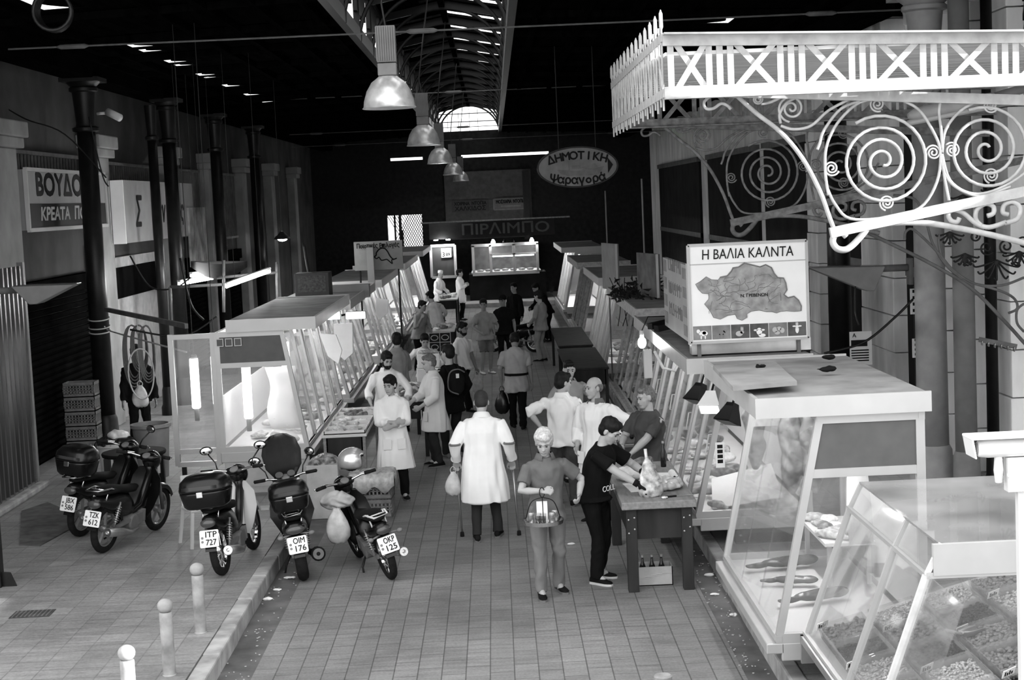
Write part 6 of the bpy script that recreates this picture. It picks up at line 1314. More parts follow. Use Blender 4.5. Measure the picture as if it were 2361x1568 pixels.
t = thing('bottle', 'dark bottle standing at the back right corner of the chopping table', 'bottle', (1.82, 17.95, .95)); MB().lathe((0, 0, 0), [(.03, 0), (.033, .01), (.033, .17), (.014, .23), (.014, .29)], 14).build('bottle', mat('dark_glass', .01, .1), t, True); MB().lathe((0, 0, .275), [(.016, 0), (.016, .025)], 10).build('cap', STEEL, t)
h_ = HW('cutter', 0); t = thing('knife', 'boning knife in the gloved hand of the man in black', 'knife', tuple(h_ + V((.1, -.03, -.02)))); MB().ext([V((0, 0, 0)), V((.15, -.02, .05)), V((.14, -.02, .075)), V((0, 0, .025))], (0, .004, 0)).build('blade', STEEL, t); MB().cyl((-.1, .01, -.02), (0, 0, .012), .014, 8).build('handle', BLACKP, t, True)
# tables with trays along both sides
def table(lb, x0, y0, x1, y1, z, top=STEEL, leg=IRONM, skirt=None):
    t = thing('market_table', lb, 'table', ((x0 + x1) / 2, y0, 0), 0, 'tables before the stalls'); MB().bb((x0, y0, z - .04), (x1, y1, z)).build('table_top', top, t, world=True, bevel=.006)
    for x in (x0 + .05, x1 - .05):
        for y in (y0 + .05, y1 - .05): MB().bb((x - .03, y - .03, 0), (x + .03, y + .03, z - .04)).build('leg', leg, t, world=True)
    if skirt: MB().bb((x0 + .06, y0 + .02, z - .32), (x1 - .06, y0 + .05, z - .04)).build('skirt', skirt, t, world=True)
    return t
def tray(x, y, z, w_, l_, lb, n, kinds, what, s0=.45, s1=.7, m=WHITE):
    t = thing('meat_tray', lb, 'tray', (x, y, z), 0, 'trays on the market tables'); m_ = MB(); m_.bb((-w_ / 2, -l_ / 2, 0), (w_ / 2, l_ / 2, .012))
    m_.build('base', m, t); m_ = MB(); m_.bb((-w_ / 2, -l_ / 2, 0), (w_ / 2, -l_ / 2 + .012, .05)); m_.bb((-w_ / 2, l_ / 2 - .012, 0), (w_ / 2, l_ / 2, .05)); m_.bb((-w_ / 2, -l_ / 2, 0), (-w_ / 2 + .012, l_ / 2, .05)); m_.bb((w_ / 2 - .012, -l_ / 2, 0), (w_ / 2, l_ / 2, .05)); m_.build('rim', m, t)
    for j in range(n): place(rn.choice(kinds), (x + rn.uniform(-.3, .3) * w_, y - l_ * .36 + l_ * .72 * (j + .5) / n, z + .013), rn.uniform(0, 3), what, what.replace('piece', 'pieces'), rn.uniform(s0, s1))
table('worn table with meat trays behind the man with folded arms', -2.55, 21.9, -1.92, 24.5, .92, WHITE, WOODL, WOOD)
for k, (y, kk, lb) in enumerate(((22.18, (4,), 'rib racks'), (22.68, (1,), 'pale strips'), (23.18, (2, 1), 'pale joints'), (23.7, (0,), 'dark cuts'), (24.22, (4,), 'chops'))): tray(-2.23, y, .92, .58, .46, '%s tray of %s on the worn table at left' % (['nearest', 'second', 'third', 'fourth', 'farthest'][k], lb), 4, kk, 'piece of meat in the tray of %s on the worn table' % lb)
table('table with heaps of meat between the bearded man and the man in the off-white coat', -1.78, 25.35, -1.2, 27.5, .94, STEEL, WOOD, WOOD)
for k, (x, y) in enumerate(((-1.5, 25.6), (-1.5, 26.1), (-1.5, 26.6), (-1.5, 27.15))): tray(x, y, .94, .5, .42, '%s tray of offal on the second left table' % ['nearest', 'second', 'third', 'farthest'][k], 4, (0, 1, 2), 'piece of offal in the %s tray of the second left table' % ['nearest', 'second', 'third', 'farthest'][k])
table('table under the white foam boxes at left', -1.55, 27.8, -1.02, 29.6, .92, WHITE, WOOD, WOOD)
for k, (x, y, z, lb) in enumerate(((-1.3, 27.98, .92, 'white foam box on the left table, nearest of the pile'), (-1.3, 29.1, .92, 'white foam box farthest back on the left table'), (-1.28, 28.0, 1.175, 'white foam box on top of the nearest one'), (-1.32, 28.55, .92, 'white foam box behind the stacked ones'))):
    t = thing('foam_box', lb, 'box', (x, y, z), rn.uniform(-.15, .15), 'foam boxes on the left table'); m_ = MB(); m_.bb((-.2, -.13, 0), (.2, .13, .25)); m_.build('box', PAPER, t, bevel=.015)
    if k in (2, 3): place(rn.choice((2, 4)), (x, y, z + .25), .4, 'meat piled on the %s foam box' % ('upper' if k == 2 else 'rear'), None, .9)
t = thing('plate_board', 'black framed board of six pictured dishes by the left tables', 'poster', D(1015, 800, 31.0)); w_, h_ = .42, .56; MB().bb((-w_ / 2, 0, -h_ / 2), (w_ / 2, .03, h_ / 2)).build('board', INK, t); m_ = MB()
for x in (-w_ / 2, 0, w_ / 2): m_.bb((x - .006, -.006, -h_ / 2), (x + .006, 0, h_ / 2))
for k in range(4): m_.bb((-w_ / 2, -.006, -h_ / 2 + k * h_ / 3 - .006), (w_ / 2, 0, -h_ / 2 + k * h_ / 3 + .006))
m_.build('grid', PALEG, t); m_ = MB()
for k in range(6): m_.tube([V((-.105 + .21 * (k % 2) + .07 * math.cos(a), -.008, -.185 + .185 * (k // 2) + .05 * math.sin(a))) for a in [2 * PI * j / 16 for j in range(16)]], .008, 5, True)
m_.build('dish_picture', PALEG, t); MB().bb((-.02, .03, -t.location.z), (.02, .06, 0)).build('post', IRON, t)
table('low steel table with knobs between the white coats and the sliding panes', 1.42, 20.0, 1.98, 23.0, .9, STEEL, STEEL)
t = thing('grill_tray', 'steel warming tray with a row of round knobs on the low steel table', 'tray', (1.7, 20.3, .9)); MB().bb((-.26, -.2, 0), (.26, .5, .16)).build('case', STEEL, t, bevel=.01)
for k in range(4): MB().lathe((-.18 + .12 * k, -.2, .08), [(.028, 0), (.028, .02), (.012, .03)], 12, (0, -1, 0)).build('knob', BLACKP, t, True)
cuts(7, lambda j: (1.58 + .12 * (j % 3), 20.3 + .11 * j, 1.06 if j < 5 else .9), 'chop lying on the steel warming tray', 'chops on the warming tray', rn, (1, 4), s0=.4, s1=.55)
cuts(6, lambda j: (1.6 + .15 * (j % 2), 21.2 + .26 * j, .9), 'cut of meat on the far half of the low steel table', 'meat on the far half of the low steel table', rn, (0, 1, 4), s0=.6, s1=.8)
table('table where two people lean by the third left stall', -1.68, 39.0, -1.1, 41.2, .92, WHITE, WOOD, WOOD); cuts(6, lambda j: (-1.55 + .15 * (j % 3), 39.3 + .28 * j, .92), 'cut of meat on the table by the third left stall', 'meat on the table by the third left stall', rn, s0=.6, s1=.9)
table('far left table in front of the butcher with the white cap', -1.9, 51.0, -1.3, 53.7, .95, WHITE, WOOD, WOOD); cuts(6, lambda j: (-1.75 + .15 * (j % 3), 51.3 + .35 * j, .95), 'cut of meat on the far left table', 'meat on the far left table', rn, s0=.6, s1=.9)
table('dark table in shade along the right side beyond the polo shirt', 1.2, 29, 2.0, 33, .92, WOOD, WOOD, WOOD); table('second dark table in shade farther along the right side', 1.25, 33.6, 2.0, 38.3, .92, WOOD, WOOD, WOOD)
# crates
def crate(p, rz, lb, group, w_=.52, d_=.36, h_=.24):
    t = thing('plastic_crate', lb, 'crate', p, rz, group); m_ = MB(); m_.bb((-w_ / 2, -d_ / 2, 0), (w_ / 2, d_ / 2, .015))
    for y in (-d_ / 2, d_ / 2 - .012): m_.bb((-w_ / 2, y, h_ - .05), (w_ / 2, y + .012, h_)); m_.bb((-w_ / 2, y, 0), (w_ / 2, y + .012, .06))
    for x in (-w_ / 2, w_ / 2 - .012): m_.bb((x, -d_ / 2, h_ - .05), (x + .012, d_ / 2, h_)); m_.bb((x, -d_ / 2, 0), (x + .012, d_ / 2, .06))
    for k in range(10):
        x = -w_ / 2 + .02 + (w_ - .06) * k / 9
        for y in (-d_ / 2, d_ / 2 - .012): m_.bb((x, y, .05), (x + .022, y + .012, h_ - .04))
    for k in range(7):
        y = -d_ / 2 + .02 + (d_ - .06) * k / 6
        for x in (-w_ / 2, w_ / 2 - .012): m_.bb((x, y, .05), (x + .012, y + .022, h_ - .04))
    for z in (.1, .14): m_.bb((-w_ / 2, -d_ / 2, z), (w_ / 2, -d_ / 2 + .012, z + .012))
    m_.build('basket', CRATEM, t)
p = XP(215, 1000, -7.0)
for k in range(5): crate((-7.0, 26.2, .17 + .245 * k), 0, '%s crate of the stack behind the nearest left column' % ['bottom', 'second', 'third', 'fourth', 'top'][k], 'crates stacked by the left column')
p = G(862, 1192)
for k in range(2): crate((p.x, p.y + .1, .25 * k), -.05, ['lower', 'upper'][k] + ' crate of the pair beside the man with folded arms', 'crates under the plastic sheet')
m_ = MB(); n = 14; a, b = p.x - .30, p.x + .30; y0, y1 = p.y - .12, p.y + .34; rr = random.Random(3); z0 = .52; top_ = [[V((a + (b - a) * i / n, y0 + (y1 - y0) * j / n, z0 + .05 + rr.uniform(0, .045))) for i in range(n + 1)] for j in range(n + 1)]
vs = [q for r in top_ for q in r]; fs = [(j * (n + 1) + i, j * (n + 1) + i + 1, (j + 1) * (n + 1) + i + 1, (j + 1) * (n + 1) + i) for j in range(n) for i in range(n)]; k0 = len(vs)
vs += [V((a + (b - a) * i / n, y0 - .02 + rr.uniform(-.02, .01), z0 - .14 + .05 * math.sin(i))) for i in range(n + 1)]; fs += [(i + 1, i, k0 + i, k0 + i + 1) for i in range(n)]
k1 = len(vs); vs += [V((b + .03, y0 + (y1 - y0) * j / n, z0 - .12 + rr.uniform(-.03, .03))) for j in range(n + 1)]; fs += [((j + 1) * (n + 1) + n, j * (n + 1) + n, k1 + j, k1 + j + 1) for j in range(n)]
m_.add(vs, fs); o = m_.build('plastic_sheet', mat('plastic_sheet', .45, .22, var=.25, scale=18), None, True); sd = o.modifiers.new('t', 'SOLIDIFY'); sd.thickness = .004; tag(o, 'crumpled plastic sheet draped over the pair of crates', 'plastic sheet')
MBq = MB(); MBq.bb((a + .02, y0 + .02, .5), (b - .02, y1 - .02, .55)); tag(MBq.build('goods_layer', MEATL), 'layer of goods under the plastic sheet on the crates', 'goods')
# packages on the floor behind the motorbikes
for k, (px, py, w_, d_, h_, mm, lb) in enumerate(((752, 1190, .42, .4, .72, CARD, 'tall carton behind the scooter windscreen'), (790, 1182, .45, .4, .62, GREYP, 'grey carton with wrapped meat between the motorbikes'))):
    c = G(px, py); t = thing('carton', lb, 'box', (c.x, c.y, 0), .2 * k); MB().bb((-w_ / 2, -d_ / 2, 0), (w_ / 2, d_ / 2, h_)).build('box', mm, t, bevel=.01); m_ = MB(); m_.ball((0, 0, h_), (w_ * .48, d_ * .48, .12), 14, 8); organic(m_, 'wrapped_goods', mat('wrapped_goods', .2, .2, var=.9, scale=14), t, .014, .03, (14, 14, 14), 0, k)
# silver helmet on the handlebar of the OKP motorbike
c = D(812, 1062, 18.25); t = thing('helmet', 'silver open face helmet resting on the handlebar of the OKP motorbike', 'helmet', tuple(c), R(100)); m_ = MB(); n = 20; rows = []
for i in range(11):
    th = PI * .68 * i / 10; rows.append([V((.135 * math.sin(th) * math.cos(a), .155 * math.sin(th) * math.sin(a), .14 * math.cos(th))) for a in [2 * PI * j / n for j in range(n)]])
keep = []; m_.v = [q for r in rows for q in r]
for i in range(10):
    for j in range(n):
        a = 2 * PI * (j + .5) / n; front = math.sin(a) < -.55
        if not (front and i >= 5): keep.append((i * n + j, i * n + (j + 1) % n, (i + 1) * n + (j + 1) % n, (i + 1) * n + j))
m_.f = keep; o = m_.build('shell', mat('silver_paint', .55, .22, .6, var=.1), t, True); q = o.modifiers.new('t', 'SOLIDIFY'); q.thickness = .018; MB().ball((0, .01, -.01), (.108, .125, .112), 14, 9).build('lining', MATTBLK, t, True); MB().lathe((.0, -.06, .13), [(.03, 0), (.025, .01)], 12, (0, -.4, 1)).build('vent', INK, t)
# bins, table and chair at left
def tub(p, r, h, lb, m, name='waste_bin'):
    t = thing(name, lb, 'bin', p); MB().lathe((0, 0, 0), [(r * .8, 0), (r * .98, h - .06), (r * .94, h - .06), (r * .78, .02), (.01, .02)], 22).build('drum', m, t, True, autos=True); MB().lathe((0, 0, h - .07), [(r * .97, 0), (r * 1.08, .01), (r * 1.08, .06), (r * .95, .06), (r * .95, 0)], 22).build('rim', m, t, True, autos=True); return t
p = XP(390, 1052, -5.35); tub((-5.3, 23.6, .17), .28, .82, 'tall grey rubbish drum left of the first left stall', GREYP); t = tub((-5.75, 23.2, .17), .26, .62, 'low bin lined with a black bag, in front of the grey drum', PALEG); m_ = MB(); m_.ball((0, 0, .6), (.30, .28, .10), 16, 8); organic(m_, 'bin_liner', mat('bag_black', .01, .25), t, .014, .02, (14, 14, 14), 0, 2); m_ = MB(); m_.ball((.05, 0, .70), (.16, .14, .1), 14, 8); organic(m_, 'bag_of_rubbish', BAGW, t, .012, .02, (16, 16, 16), 0, 3)
p = G(300, 1120, .17); t = thing('round_table', 'dark topped table with one white painted leg, behind the two left motorbikes', 'table', (-5.0, 21.15, .17)); MB().lathe((0, 0, .72), [(.01, 0), (.42, 0), (.43, .03), (.42, .05), (.01, .05)], 28).build('table_top', MATTBLK, t, True, autos=True); MB().bb((.18, -.3, .5), (.4, -.26, .72)).build('side_board', PALEG, t)
for x, y, mm in ((.33, -.26, PALEG), (-.3, -.26, IRON), (.3, .26, IRON), (-.3, .26, IRON)): MB().bb((x - .04, y - .04, 0), (x + .04, y + .04, .72)).build('leg', mm, t)
t = thing('plastic_chair', 'pale plastic chair standing behind the ITP motorbike', 'chair', (-3.62, 18.6, .17), .5); MB().ext([V((-.2, .18, .45)), V((.2, .18, .45)), V((.17, .27, .8)), V((-.17, .27, .8))], (0, .015, 0)).build('backrest', PALEG, t, bevel=.01); MB().bb((-.21, -.2, .42), (.21, .2, .45)).build('seat', PALEG, t, bevel=.01)
for x in (-.19, .19):
    for y in (-.18, .18): MB().bar((x, y, .42), (x * 1.25, y * 1.25, 0), .035).build('leg', PALEG, t)
p = G(585, 1175, .17); tag(MB().box((p.x, p.y, .185), (.42, .18, .03), .05).build('flat_box', PALEG), 'flat pale box on the pavement under the first left stall', 'box')
# litter in the gutters
for k, (px, py, s_, lb) in enumerate(((668, 1334, .07, 'scrap of white paper by the scooter wheel'), (640, 1362, .05, 'crumpled scrap at the left kerb below the scooter'), (617, 1383, .06, 'white scrap farther along the left kerb'), (1634, 1328, .06, 'scrap of paper in the right gutter under the fish stall'), (1648, 1372, .05, 'pale scrap in the right gutter beside the kerb'), (1690, 1420, .04, 'small scrap lowest in the right gutter'), (1318, 1256, .055, 'white stick on the tiles behind the tray carrier'))):
    c = G(px, py); m_ = MB(); m_.ball((c.x, c.y, .012), (s_, s_ * .5, .014), 8, 5); o = organic(m_, 'paper_scrap', PAPER, None, .008, .01, (40, 40, 40), 0, k); tag(o, lb, 'litter')
gx = random.Random(5); m_ = MB()
for k in range(170):
    if k < 80: x, y = gx.uniform(XL + .02, XL + .3), gx.uniform(13.5, 19)
    else: x, y = gx.uniform(XR - .26, XR - .01), gx.uniform(13, 18)
    s_ = gx.uniform(.006, .022); m_.box((x, y, .004), (s_, s_ * gx.uniform(.4, 1), .006), gx.uniform(0, 3))
tag(m_.build('gutter_litter', PALEG), 'crumbs and flakes of litter along both gutters', 'litter', kind='stuff')
# manhole cover
c = G(75, 1416, .17); t = thing('drain_cover', 'dark rectangular drain cover in the left pavement', 'drain cover', (c.x, c.y, .17), .02); MB().bb((-.2, -.14, 0), (.2, .14, .006)).build('plate', mat('cover', .06, .7, var=.4), t); m_ = MB()
for k in range(9): m_.bb((-.18 + .042 * k, -.12, .006), (-.165 + .042 * k, .12, .009))
m_.build('ridges', IRONM, t)
# ---------------------------------------------------------------- dried goods, lamps on the stalls, camera post, wires
def surf(x): return .66 + (x - 2.28) * (1.1 - .66) / (3.88 - 2.28)
gr = random.Random(21); k = 0
GM = [mat('nuts_pale', .55, .6, var=.35, scale=40), mat('nuts_mid', .26, .6, var=.4, scale=40), mat('nuts_dark', .05, .5, var=.5, scale=40)]
tilt = math.atan2(.44, 1.6); Mt = Matrix.Rotation(-tilt, 3, 'Y')
lab = {0: 'pale nuts', 1: 'dried fruit', 2: 'dark olives'}
nm_r = ['front', 'second', 'third', 'back']; nm_c = ['nearest the edge', 'beside the white post', 'in the middle', 'past the middle', 'by the fish stall']
bins = [(i, j) for i in range(4) for j in range(5)]
for i, j in bins:
    x = 2.50 + .38 * i; y = 9.45 + .50 * j; z = surf(x) + .012; kind = (0, 1, 0, 2, 1, 0, 0, 2, 1, 0, 2, 1, 1, 2, 0, 1, 2, 1, 0, 1)[k]; k += 1
    t = thing('goods_bin', 'clear sided bin of %s, %s row, %s' % (lab[kind], nm_r[i], nm_c[j]), 'bin', (x, y, z), 0, 'bins of dried goods'); t.rotation_euler = (0, -tilt, 0)
    m_ = MB(); w_, l_, h_ = .35, .46, .10; m_.bb((-w_ / 2, -l_ / 2, 0), (w_ / 2, l_ / 2, .008)); m_.build('bottom', GREYP, t); m_ = MB()
    for a, b in (((-w_ / 2, -l_ / 2), (w_ / 2, -l_ / 2 + .008)), ((-w_ / 2, l_ / 2 - .008), (w_ / 2, l_ / 2)), ((-w_ / 2, -l_ / 2), (-w_ / 2 + .008, l_ / 2)), ((w_ / 2 - .008, -l_ / 2), (w_ / 2, l_ / 2))): m_.bb((a[0], a[1], 0), (b[0], b[1], h_))
    m_.build('walls', HAZY, t)
    m_ = MB(); m_.bb((-w_ / 2 + .012, -l_ / 2 + .012, .01), (w_ / 2 - .012, l_ / 2 - .012, .055)); s_ = (.011, .018, .013)[kind]
    for q in range(330 if kind == 0 else 170):
        m_.ball((gr.uniform(-w_ / 2 + .02, w_ / 2 - .02), gr.uniform(-l_ / 2 + .02, l_ / 2 - .02), .056 + gr.uniform(0, .018)), (s_ * gr.uniform(.7, 1.3), s_ * gr.uniform(.6, 1), s_ * .7), 6, 4)
    m_.T = None; o = m_.build('loose_goods', GM[kind], None, True); o.location = (x, y, z); o.rotation_euler = (0, -tilt, 0); tag(o, 'heap of %s in the %s row bin %s' % (lab[kind], nm_r[i], nm_c[j]), 'dried goods', 'loose dried goods in the bins', 'stuff')
    if (i + j) % 2 == 0:
        q = thing('price_tag', 'white price card on the %s row bin %s' % (nm_r[i], nm_c[j]), 'price tag', tuple(V((x, y, z)) + Mt @ V((-w_ / 2 + .02, l_ / 2 - .04, .085))), .5); q.rotation_euler = (.5, -.2, .4); MB().bb((-.05, -.004, 0), (.05, .0, .065)).build('card', PAPER, q); m_ = MB()
        for e in range(4): m_.bb((-.035 + .018 * e, -.006, .015), (-.025 + .018 * e, -.004, .05 - .012 * (e % 2)))
        m_.build('scribble', INK, q)
t = thing('scoop', 'grey scoop lying across the bins by the white post', 'scoop', (3.05, 10.5, surf(3.05) + .16), .5); m_ = MB(); m_.loft([[V((x, .05 * k_ * math.cos(a), .05 * k_ * math.sin(a))) for a in [PI + PI * j / 8 for j in range(9)]] + [V((x, .046 * k_ * math.cos(a), .046 * k_ * math.sin(a) + .004)) for a in [2 * PI - PI * j / 8 for j in range(9)]] for x, k_ in ((0, .6), (.05, 1), (.18, 1))]); m_.build('bowl', STEEL, t, True); MB().cyl((0, 0, -.02), (-.14, 0, .03), .012, 8).build('handle', PALEG, t, True)
# white camera housing on a post at the right edge
c = D(2335, 1060, 8.6); t = thing('camera_post', 'sunlit white security camera housing on a white post at the right edge', 'camera', (c.x, c.y, .16))
zc = c.z - .16; MB().bb((.02, -.02, 0), (.07, .03, zc - .1)).build('post', WHITE, t); m_ = MB(); a = D(2230, 1005, 8.6) - V(t.location); m_.bb((a.x, -.08, a.z - .015), (.5, .10, a.z + .0)); m_.ext([V((a.x, -.08, a.z)), V((a.x + .02, -.08, a.z - .12)), V((a.x + .02, .1, a.z - .12)), V((a.x, .1, a.z))], (.01, 0, 0)); m_.build('sun_shield', WHITE, t, bevel=.004)
m_ = MB(); m_.lathe((a.x + .05, 0, a.z - .075), [(.03, 0), (.045, .01), (.052, .06), (.052, .5), (.03, .52)], 18, (1, 0, 0)); m_.build('housing', WHITE, t, True, autos=True); MB().lathe((a.x + .045, 0, a.z - .075), [(.034, 0), (.034, .01)], 16, (1, 0, 0)).build('lens', GREYP, t)
m_ = MB(); m_.tube([V((a.x + .17, 0, a.z - .12)), V((a.x + .17, 0, a.z - .2)), V((a.x + .17, 0, a.z - .27))], [.022, .028, .02], 10); m_.bb((a.x + .21, -.04, a.z - .32), (a.x + .36, .04, a.z - .13)); m_.lathe((a.x + .22, -.045, a.z - .22), [(.02, 0), (.02, .01)], 10, (0, -1, 0)); m_.build('bracket', WHITE, t, bevel=.004)
# loose panel on the roof of the fish stall
q = lambda px, py: G(px, py, 2.49); p = [q(1644, 853), q(1783, 840), q(1838, 890), q(1690, 903)]; m_ = MB(); m_.ext([v + V((0, 0, .005)) for v in p], (0, 0, .035)); tag(m_.build('roof_panel', ROOFBD), 'loose grey board with a pale edge on the roof of the fish stall', 'board')
for k, (px, py, s_, lb) in enumerate(((1755, 858, .05, 'dark lump on the loose board of the fish stall roof'), (1910, 825, .07, 'dark rag at the back of the fish stall roof'), (1905, 853, .09, 'dark stain of debris in the middle of the fish stall roof'))):
    c = q(px, py); m_ = MB(); m_.ball((c.x, c.y, 2.5 if k else 2.54), (s_, s_ * .6, .02), 10, 6); tag(organic(m_, 'debris', MATTBLK, None, .01, .012, (30, 30, 30), 0, k), lb, 'debris')
# clip on lamps above the meat stall
def clip(p, m, lb, on, aim=(-.4, -.3, -1), s_=1.0, end=(2.52, 17.22, 2.12)):
    t = thing('clip_lamp', lb, 'lamp', tuple(p)); d = V(aim).normalized(); m_ = MB(); a, b = frame(d); sq = lambda z, w_: [d * z + a * (i * w_) + b * (j * w_ * .8) for i, j in ((-1, -1), (1, -1), (1, 1), (-1, 1))]
    m_.loft([sq(0, .05 * s_), sq(.04 * s_, .06 * s_), sq(.2 * s_, .115 * s_), sq(.21 * s_, .115 * s_)]); m_.build('shade', m, t)
    MB().add(sq(.213 * s_, .1 * s_), [(0, 1, 2, 3)]).build('lamp_face', SCREENL if on else GREYP, t); m_ = MB(); e_ = V(end) - V(p); m_.tube([d * .02, V((.04, .08, .08)), e_ * .6 + V((0, 0, .06)), e_], .014, 6); m_.box(e_, (.08, .06, .12)); m_.build('clamp', BLACKP, t)
clip(D(1617, 885, 17.0), BLACKP, 'black clip lamp farthest of three over the meat stall', 0); clip(D(1640, 905, 16.6), WHITE, 'white clip lamp between the two black ones', 1, (-.2, -.6, -.8)); clip(D(1690, 930, 16.0), BLACKP, 'black clip lamp nearest of three, above the carcass', 0)
c = D(1480, 785, 20.6); t = thing('bare_bulb', 'lit bare bulb hanging before the sliding panes', 'lamp', tuple(c)); MB().ball((0, 0, -.03), (.055, .055, .075), 14, 10).build('bulb', BULB, t, True); MB().lathe((0, 0, .03), [(.028, 0), (.028, .1)], 12).build('socket', WHITE, t, True); MB().tube([V((0, 0, .12)), V((.1, .1, .3)), V((.6, .6, .25))], .008, 6).build('cord', IRON, t, True)
c = D(1492, 815, 20.2); t = thing('strip_lamp', 'white oblong lamp fitting below the bare bulb', 'lamp', tuple(c)); MB().bb((-.05, -.04, -.32), (.06, .04, .05)).build('case', PALEG, t, bevel=.012); MB().tube([V((.1, 0, .02)), V((.2, 0, -.2)), V((.35, .0, -.24)), V((.5, .1, 0))], .02, 8).build('hose', WHITE, t, True)
for k, (px, py, Yv, L, lb) in enumerate(((1500, 800, 20.4, .7, 'black lamp arm over the sliding panes, upper one'), (1515, 815, 20.0, .7, 'black lamp arm over the sliding panes, lower one'))):
    c = D(px, py, Yv); c.z = 2.37; t = thing('lamp_arm', lb, 'lamp', tuple(c), 0, 'lamp arms over the sliding panes'); MB().bar((0, 0, 0), (L * .7, L * .5, .05), .09, .08).build('shade', BLACKP, t); MB().bar((L * .7, L * .5, .05), (L, L, -.1), .03).build('arm', ALU, t)
t = thing('tube_fitting', 'slanted white tube lamp at the corner above the sliding panes', 'lamp', D(1592, 828, 18.4)); e = D(1634, 862, 17.2) - V(t.location); MB().cyl((0, 0, 0), e, .035, 10).build('tube', WHITE, t, True); MB().cyl((0, 0, 0), e * .08, .045, 10).build('socket', GREYP, t, True)
# stall price stickers on the near frame of the meat stall
c = D(1660, 1045, 17.15); t = thing('sticker_strip', 'strip of printed squares on the near frame of the meat stall', 'label', tuple(c)); MB().bb((-.05, -.006, -.16), (.05, 0, .12)).build('strip', PAPER, t); m_ = MB()
for k in range(4): m_.bb((-.03, -.008, -.11 + .055 * k), (.03, -.006, -.07 + .055 * k))
m_.build('print', INK, t)
# lamps of the left rows
for k, (px, py, Yv, w_, lb) in enumerate(((820, 727, 27.5, .18, 'bright oblong floodlight over the second left stall'), (766, 728, 25.6, .14, 'bright oblong floodlight over the far end of the first left stall'))):
    c = D(px, py, Yv); t = thing('floodlight', lb, 'lamp', tuple(c)); MB().bb((-w_, -.02, -.07), (w_, .06, .07)).build('case', GREYP, t, bevel=.01); MB().bb((-w_ + .02, -.03, -.055), (w_ - .02, -.02, .055)).build('lamp_face', BULB, t); m_ = MB(); m_.tube([V((0, .06, 0)), V((0, .25, .05)), V((-.4, .5, -.05))], .02, 6); m_.build('arm', IRON, t)
c = D(651, 551, 33); t = thing('pendant_lamp', 'lit dome lamp hanging over the first left stall roof', 'lamp', tuple(c)); MB().lathe((0, 0, 0), [(.18, 0), (.14, .06), (.05, .1), (.04, .16), (.03, .16), (.13, .05), (.17, -.004)], 18).build('dome', IRON, t, True, autos=True); MB().ball((0, 0, .0), (.1, .1, .05), 12, 8).build('bulb', BULB, t, True); MB().cyl((0, 0, .16), (0, 0, 6.78 - c.z), .005, 6).build('cord', IRON, t)
l = bpy.data.lights.new('lamp_glow', 'POINT'); l.energy = 40; lo = bpy.data.objects.new('lamp_glow', l); COL.objects.link(lo); lo.location = (0, 0, -.1); lo.parent = t
for k, (p0, p1, Yv, lb) in enumerate((((521, 661), (622, 625), 27, 'bright tube lamp sloping over the back of the first left stall'), ((412, 655), (490, 641), 28.5, 'bright tube lamp by the columns, left of the sloping one'), ((440, 636), (516, 628), 30.5, 'bright tube lamp half hidden by the dark awning'))):
    a, b = D(p0[0], p0[1], Yv), D(p1[0], p1[1], Yv + .6); t = thing('tube_lamp', lb, 'lamp', tuple(a), 0, 'tube lamps behind the first left stall'); d = b - a; MB().cyl((0, 0, 0), d, .03, 10).build('tube', TUBE, t, True); MB().bar(V((0, 0, .05)), d + V((0, 0, .05)), .09, .04).build('batten', WHITE, t); m_ = MB(); 
    for u_ in (.2, .8): MB().cyl(d * u_ + V((0, 0, .06)), d * u_ + V((0, 0, 6.75 - a.z)), .004, 5).build('hanger', IRON, t)
    l = bpy.data.lights.new('tube_glow', 'POINT'); l.energy = 35; l.shadow_soft_size = .2; lo = bpy.data.objects.new('tube_glow', l); COL.objects.link(lo); lo.location = d / 2 + V((0, -.1, -.12)); lo.parent = t
# paper flags on the left rows
for k, (pts, Yv, lb) in enumerate(((((752, 748), (795, 745), (796, 815), (777, 832), (754, 810)), 25.4, 'white pointed paper flag, larger one on the first left stall'), (((718, 770), (756, 772), (770, 808), (762, 840), (738, 822)), 24.5, 'white pointed paper flag tilted on the first left stall'), (((852, 688), (880, 692), (878, 722), (860, 738), (850, 725)), 28.5, 'folded paper flag on the second left stall'))):
    tag(MB().ext([D(px, py, Yv) + V((.12, 0, 0)) for px, py in pts], (.01, .02, 0)).build('paper_flag', PAPER), lb, 'flag', 'paper flags on the left stalls')
# dark box and boards on the left roofs
a, b = D(682, 702, 29), D(757, 628, 29); t = thing('cooling_unit', 'dark cooling unit standing on the roofs of the left stalls', 'unit', (a.x, 29, 2.46)); MB().bb((0, 0, 0), (b.x - a.x, .6, b.z - 2.46)).build('case', mat('unit_dark', .04, .6), t, bevel=.01); MB().bb((.06, -.01, .1), (b.x - a.x - .06, 0, b.z - 2.46 - .05)).build('grille', mat('grille', .055, .7, var=.4, scale=30), t)
a, b = D(757, 690, 30.5), D(850, 655, 30.5); tag(MB().bb((a.x, 30.5, a.z), (b.x, 30.8, b.z)).build('white_trunking', LIGHTG), 'pale trunking box lying right of the cooling unit', 'box')
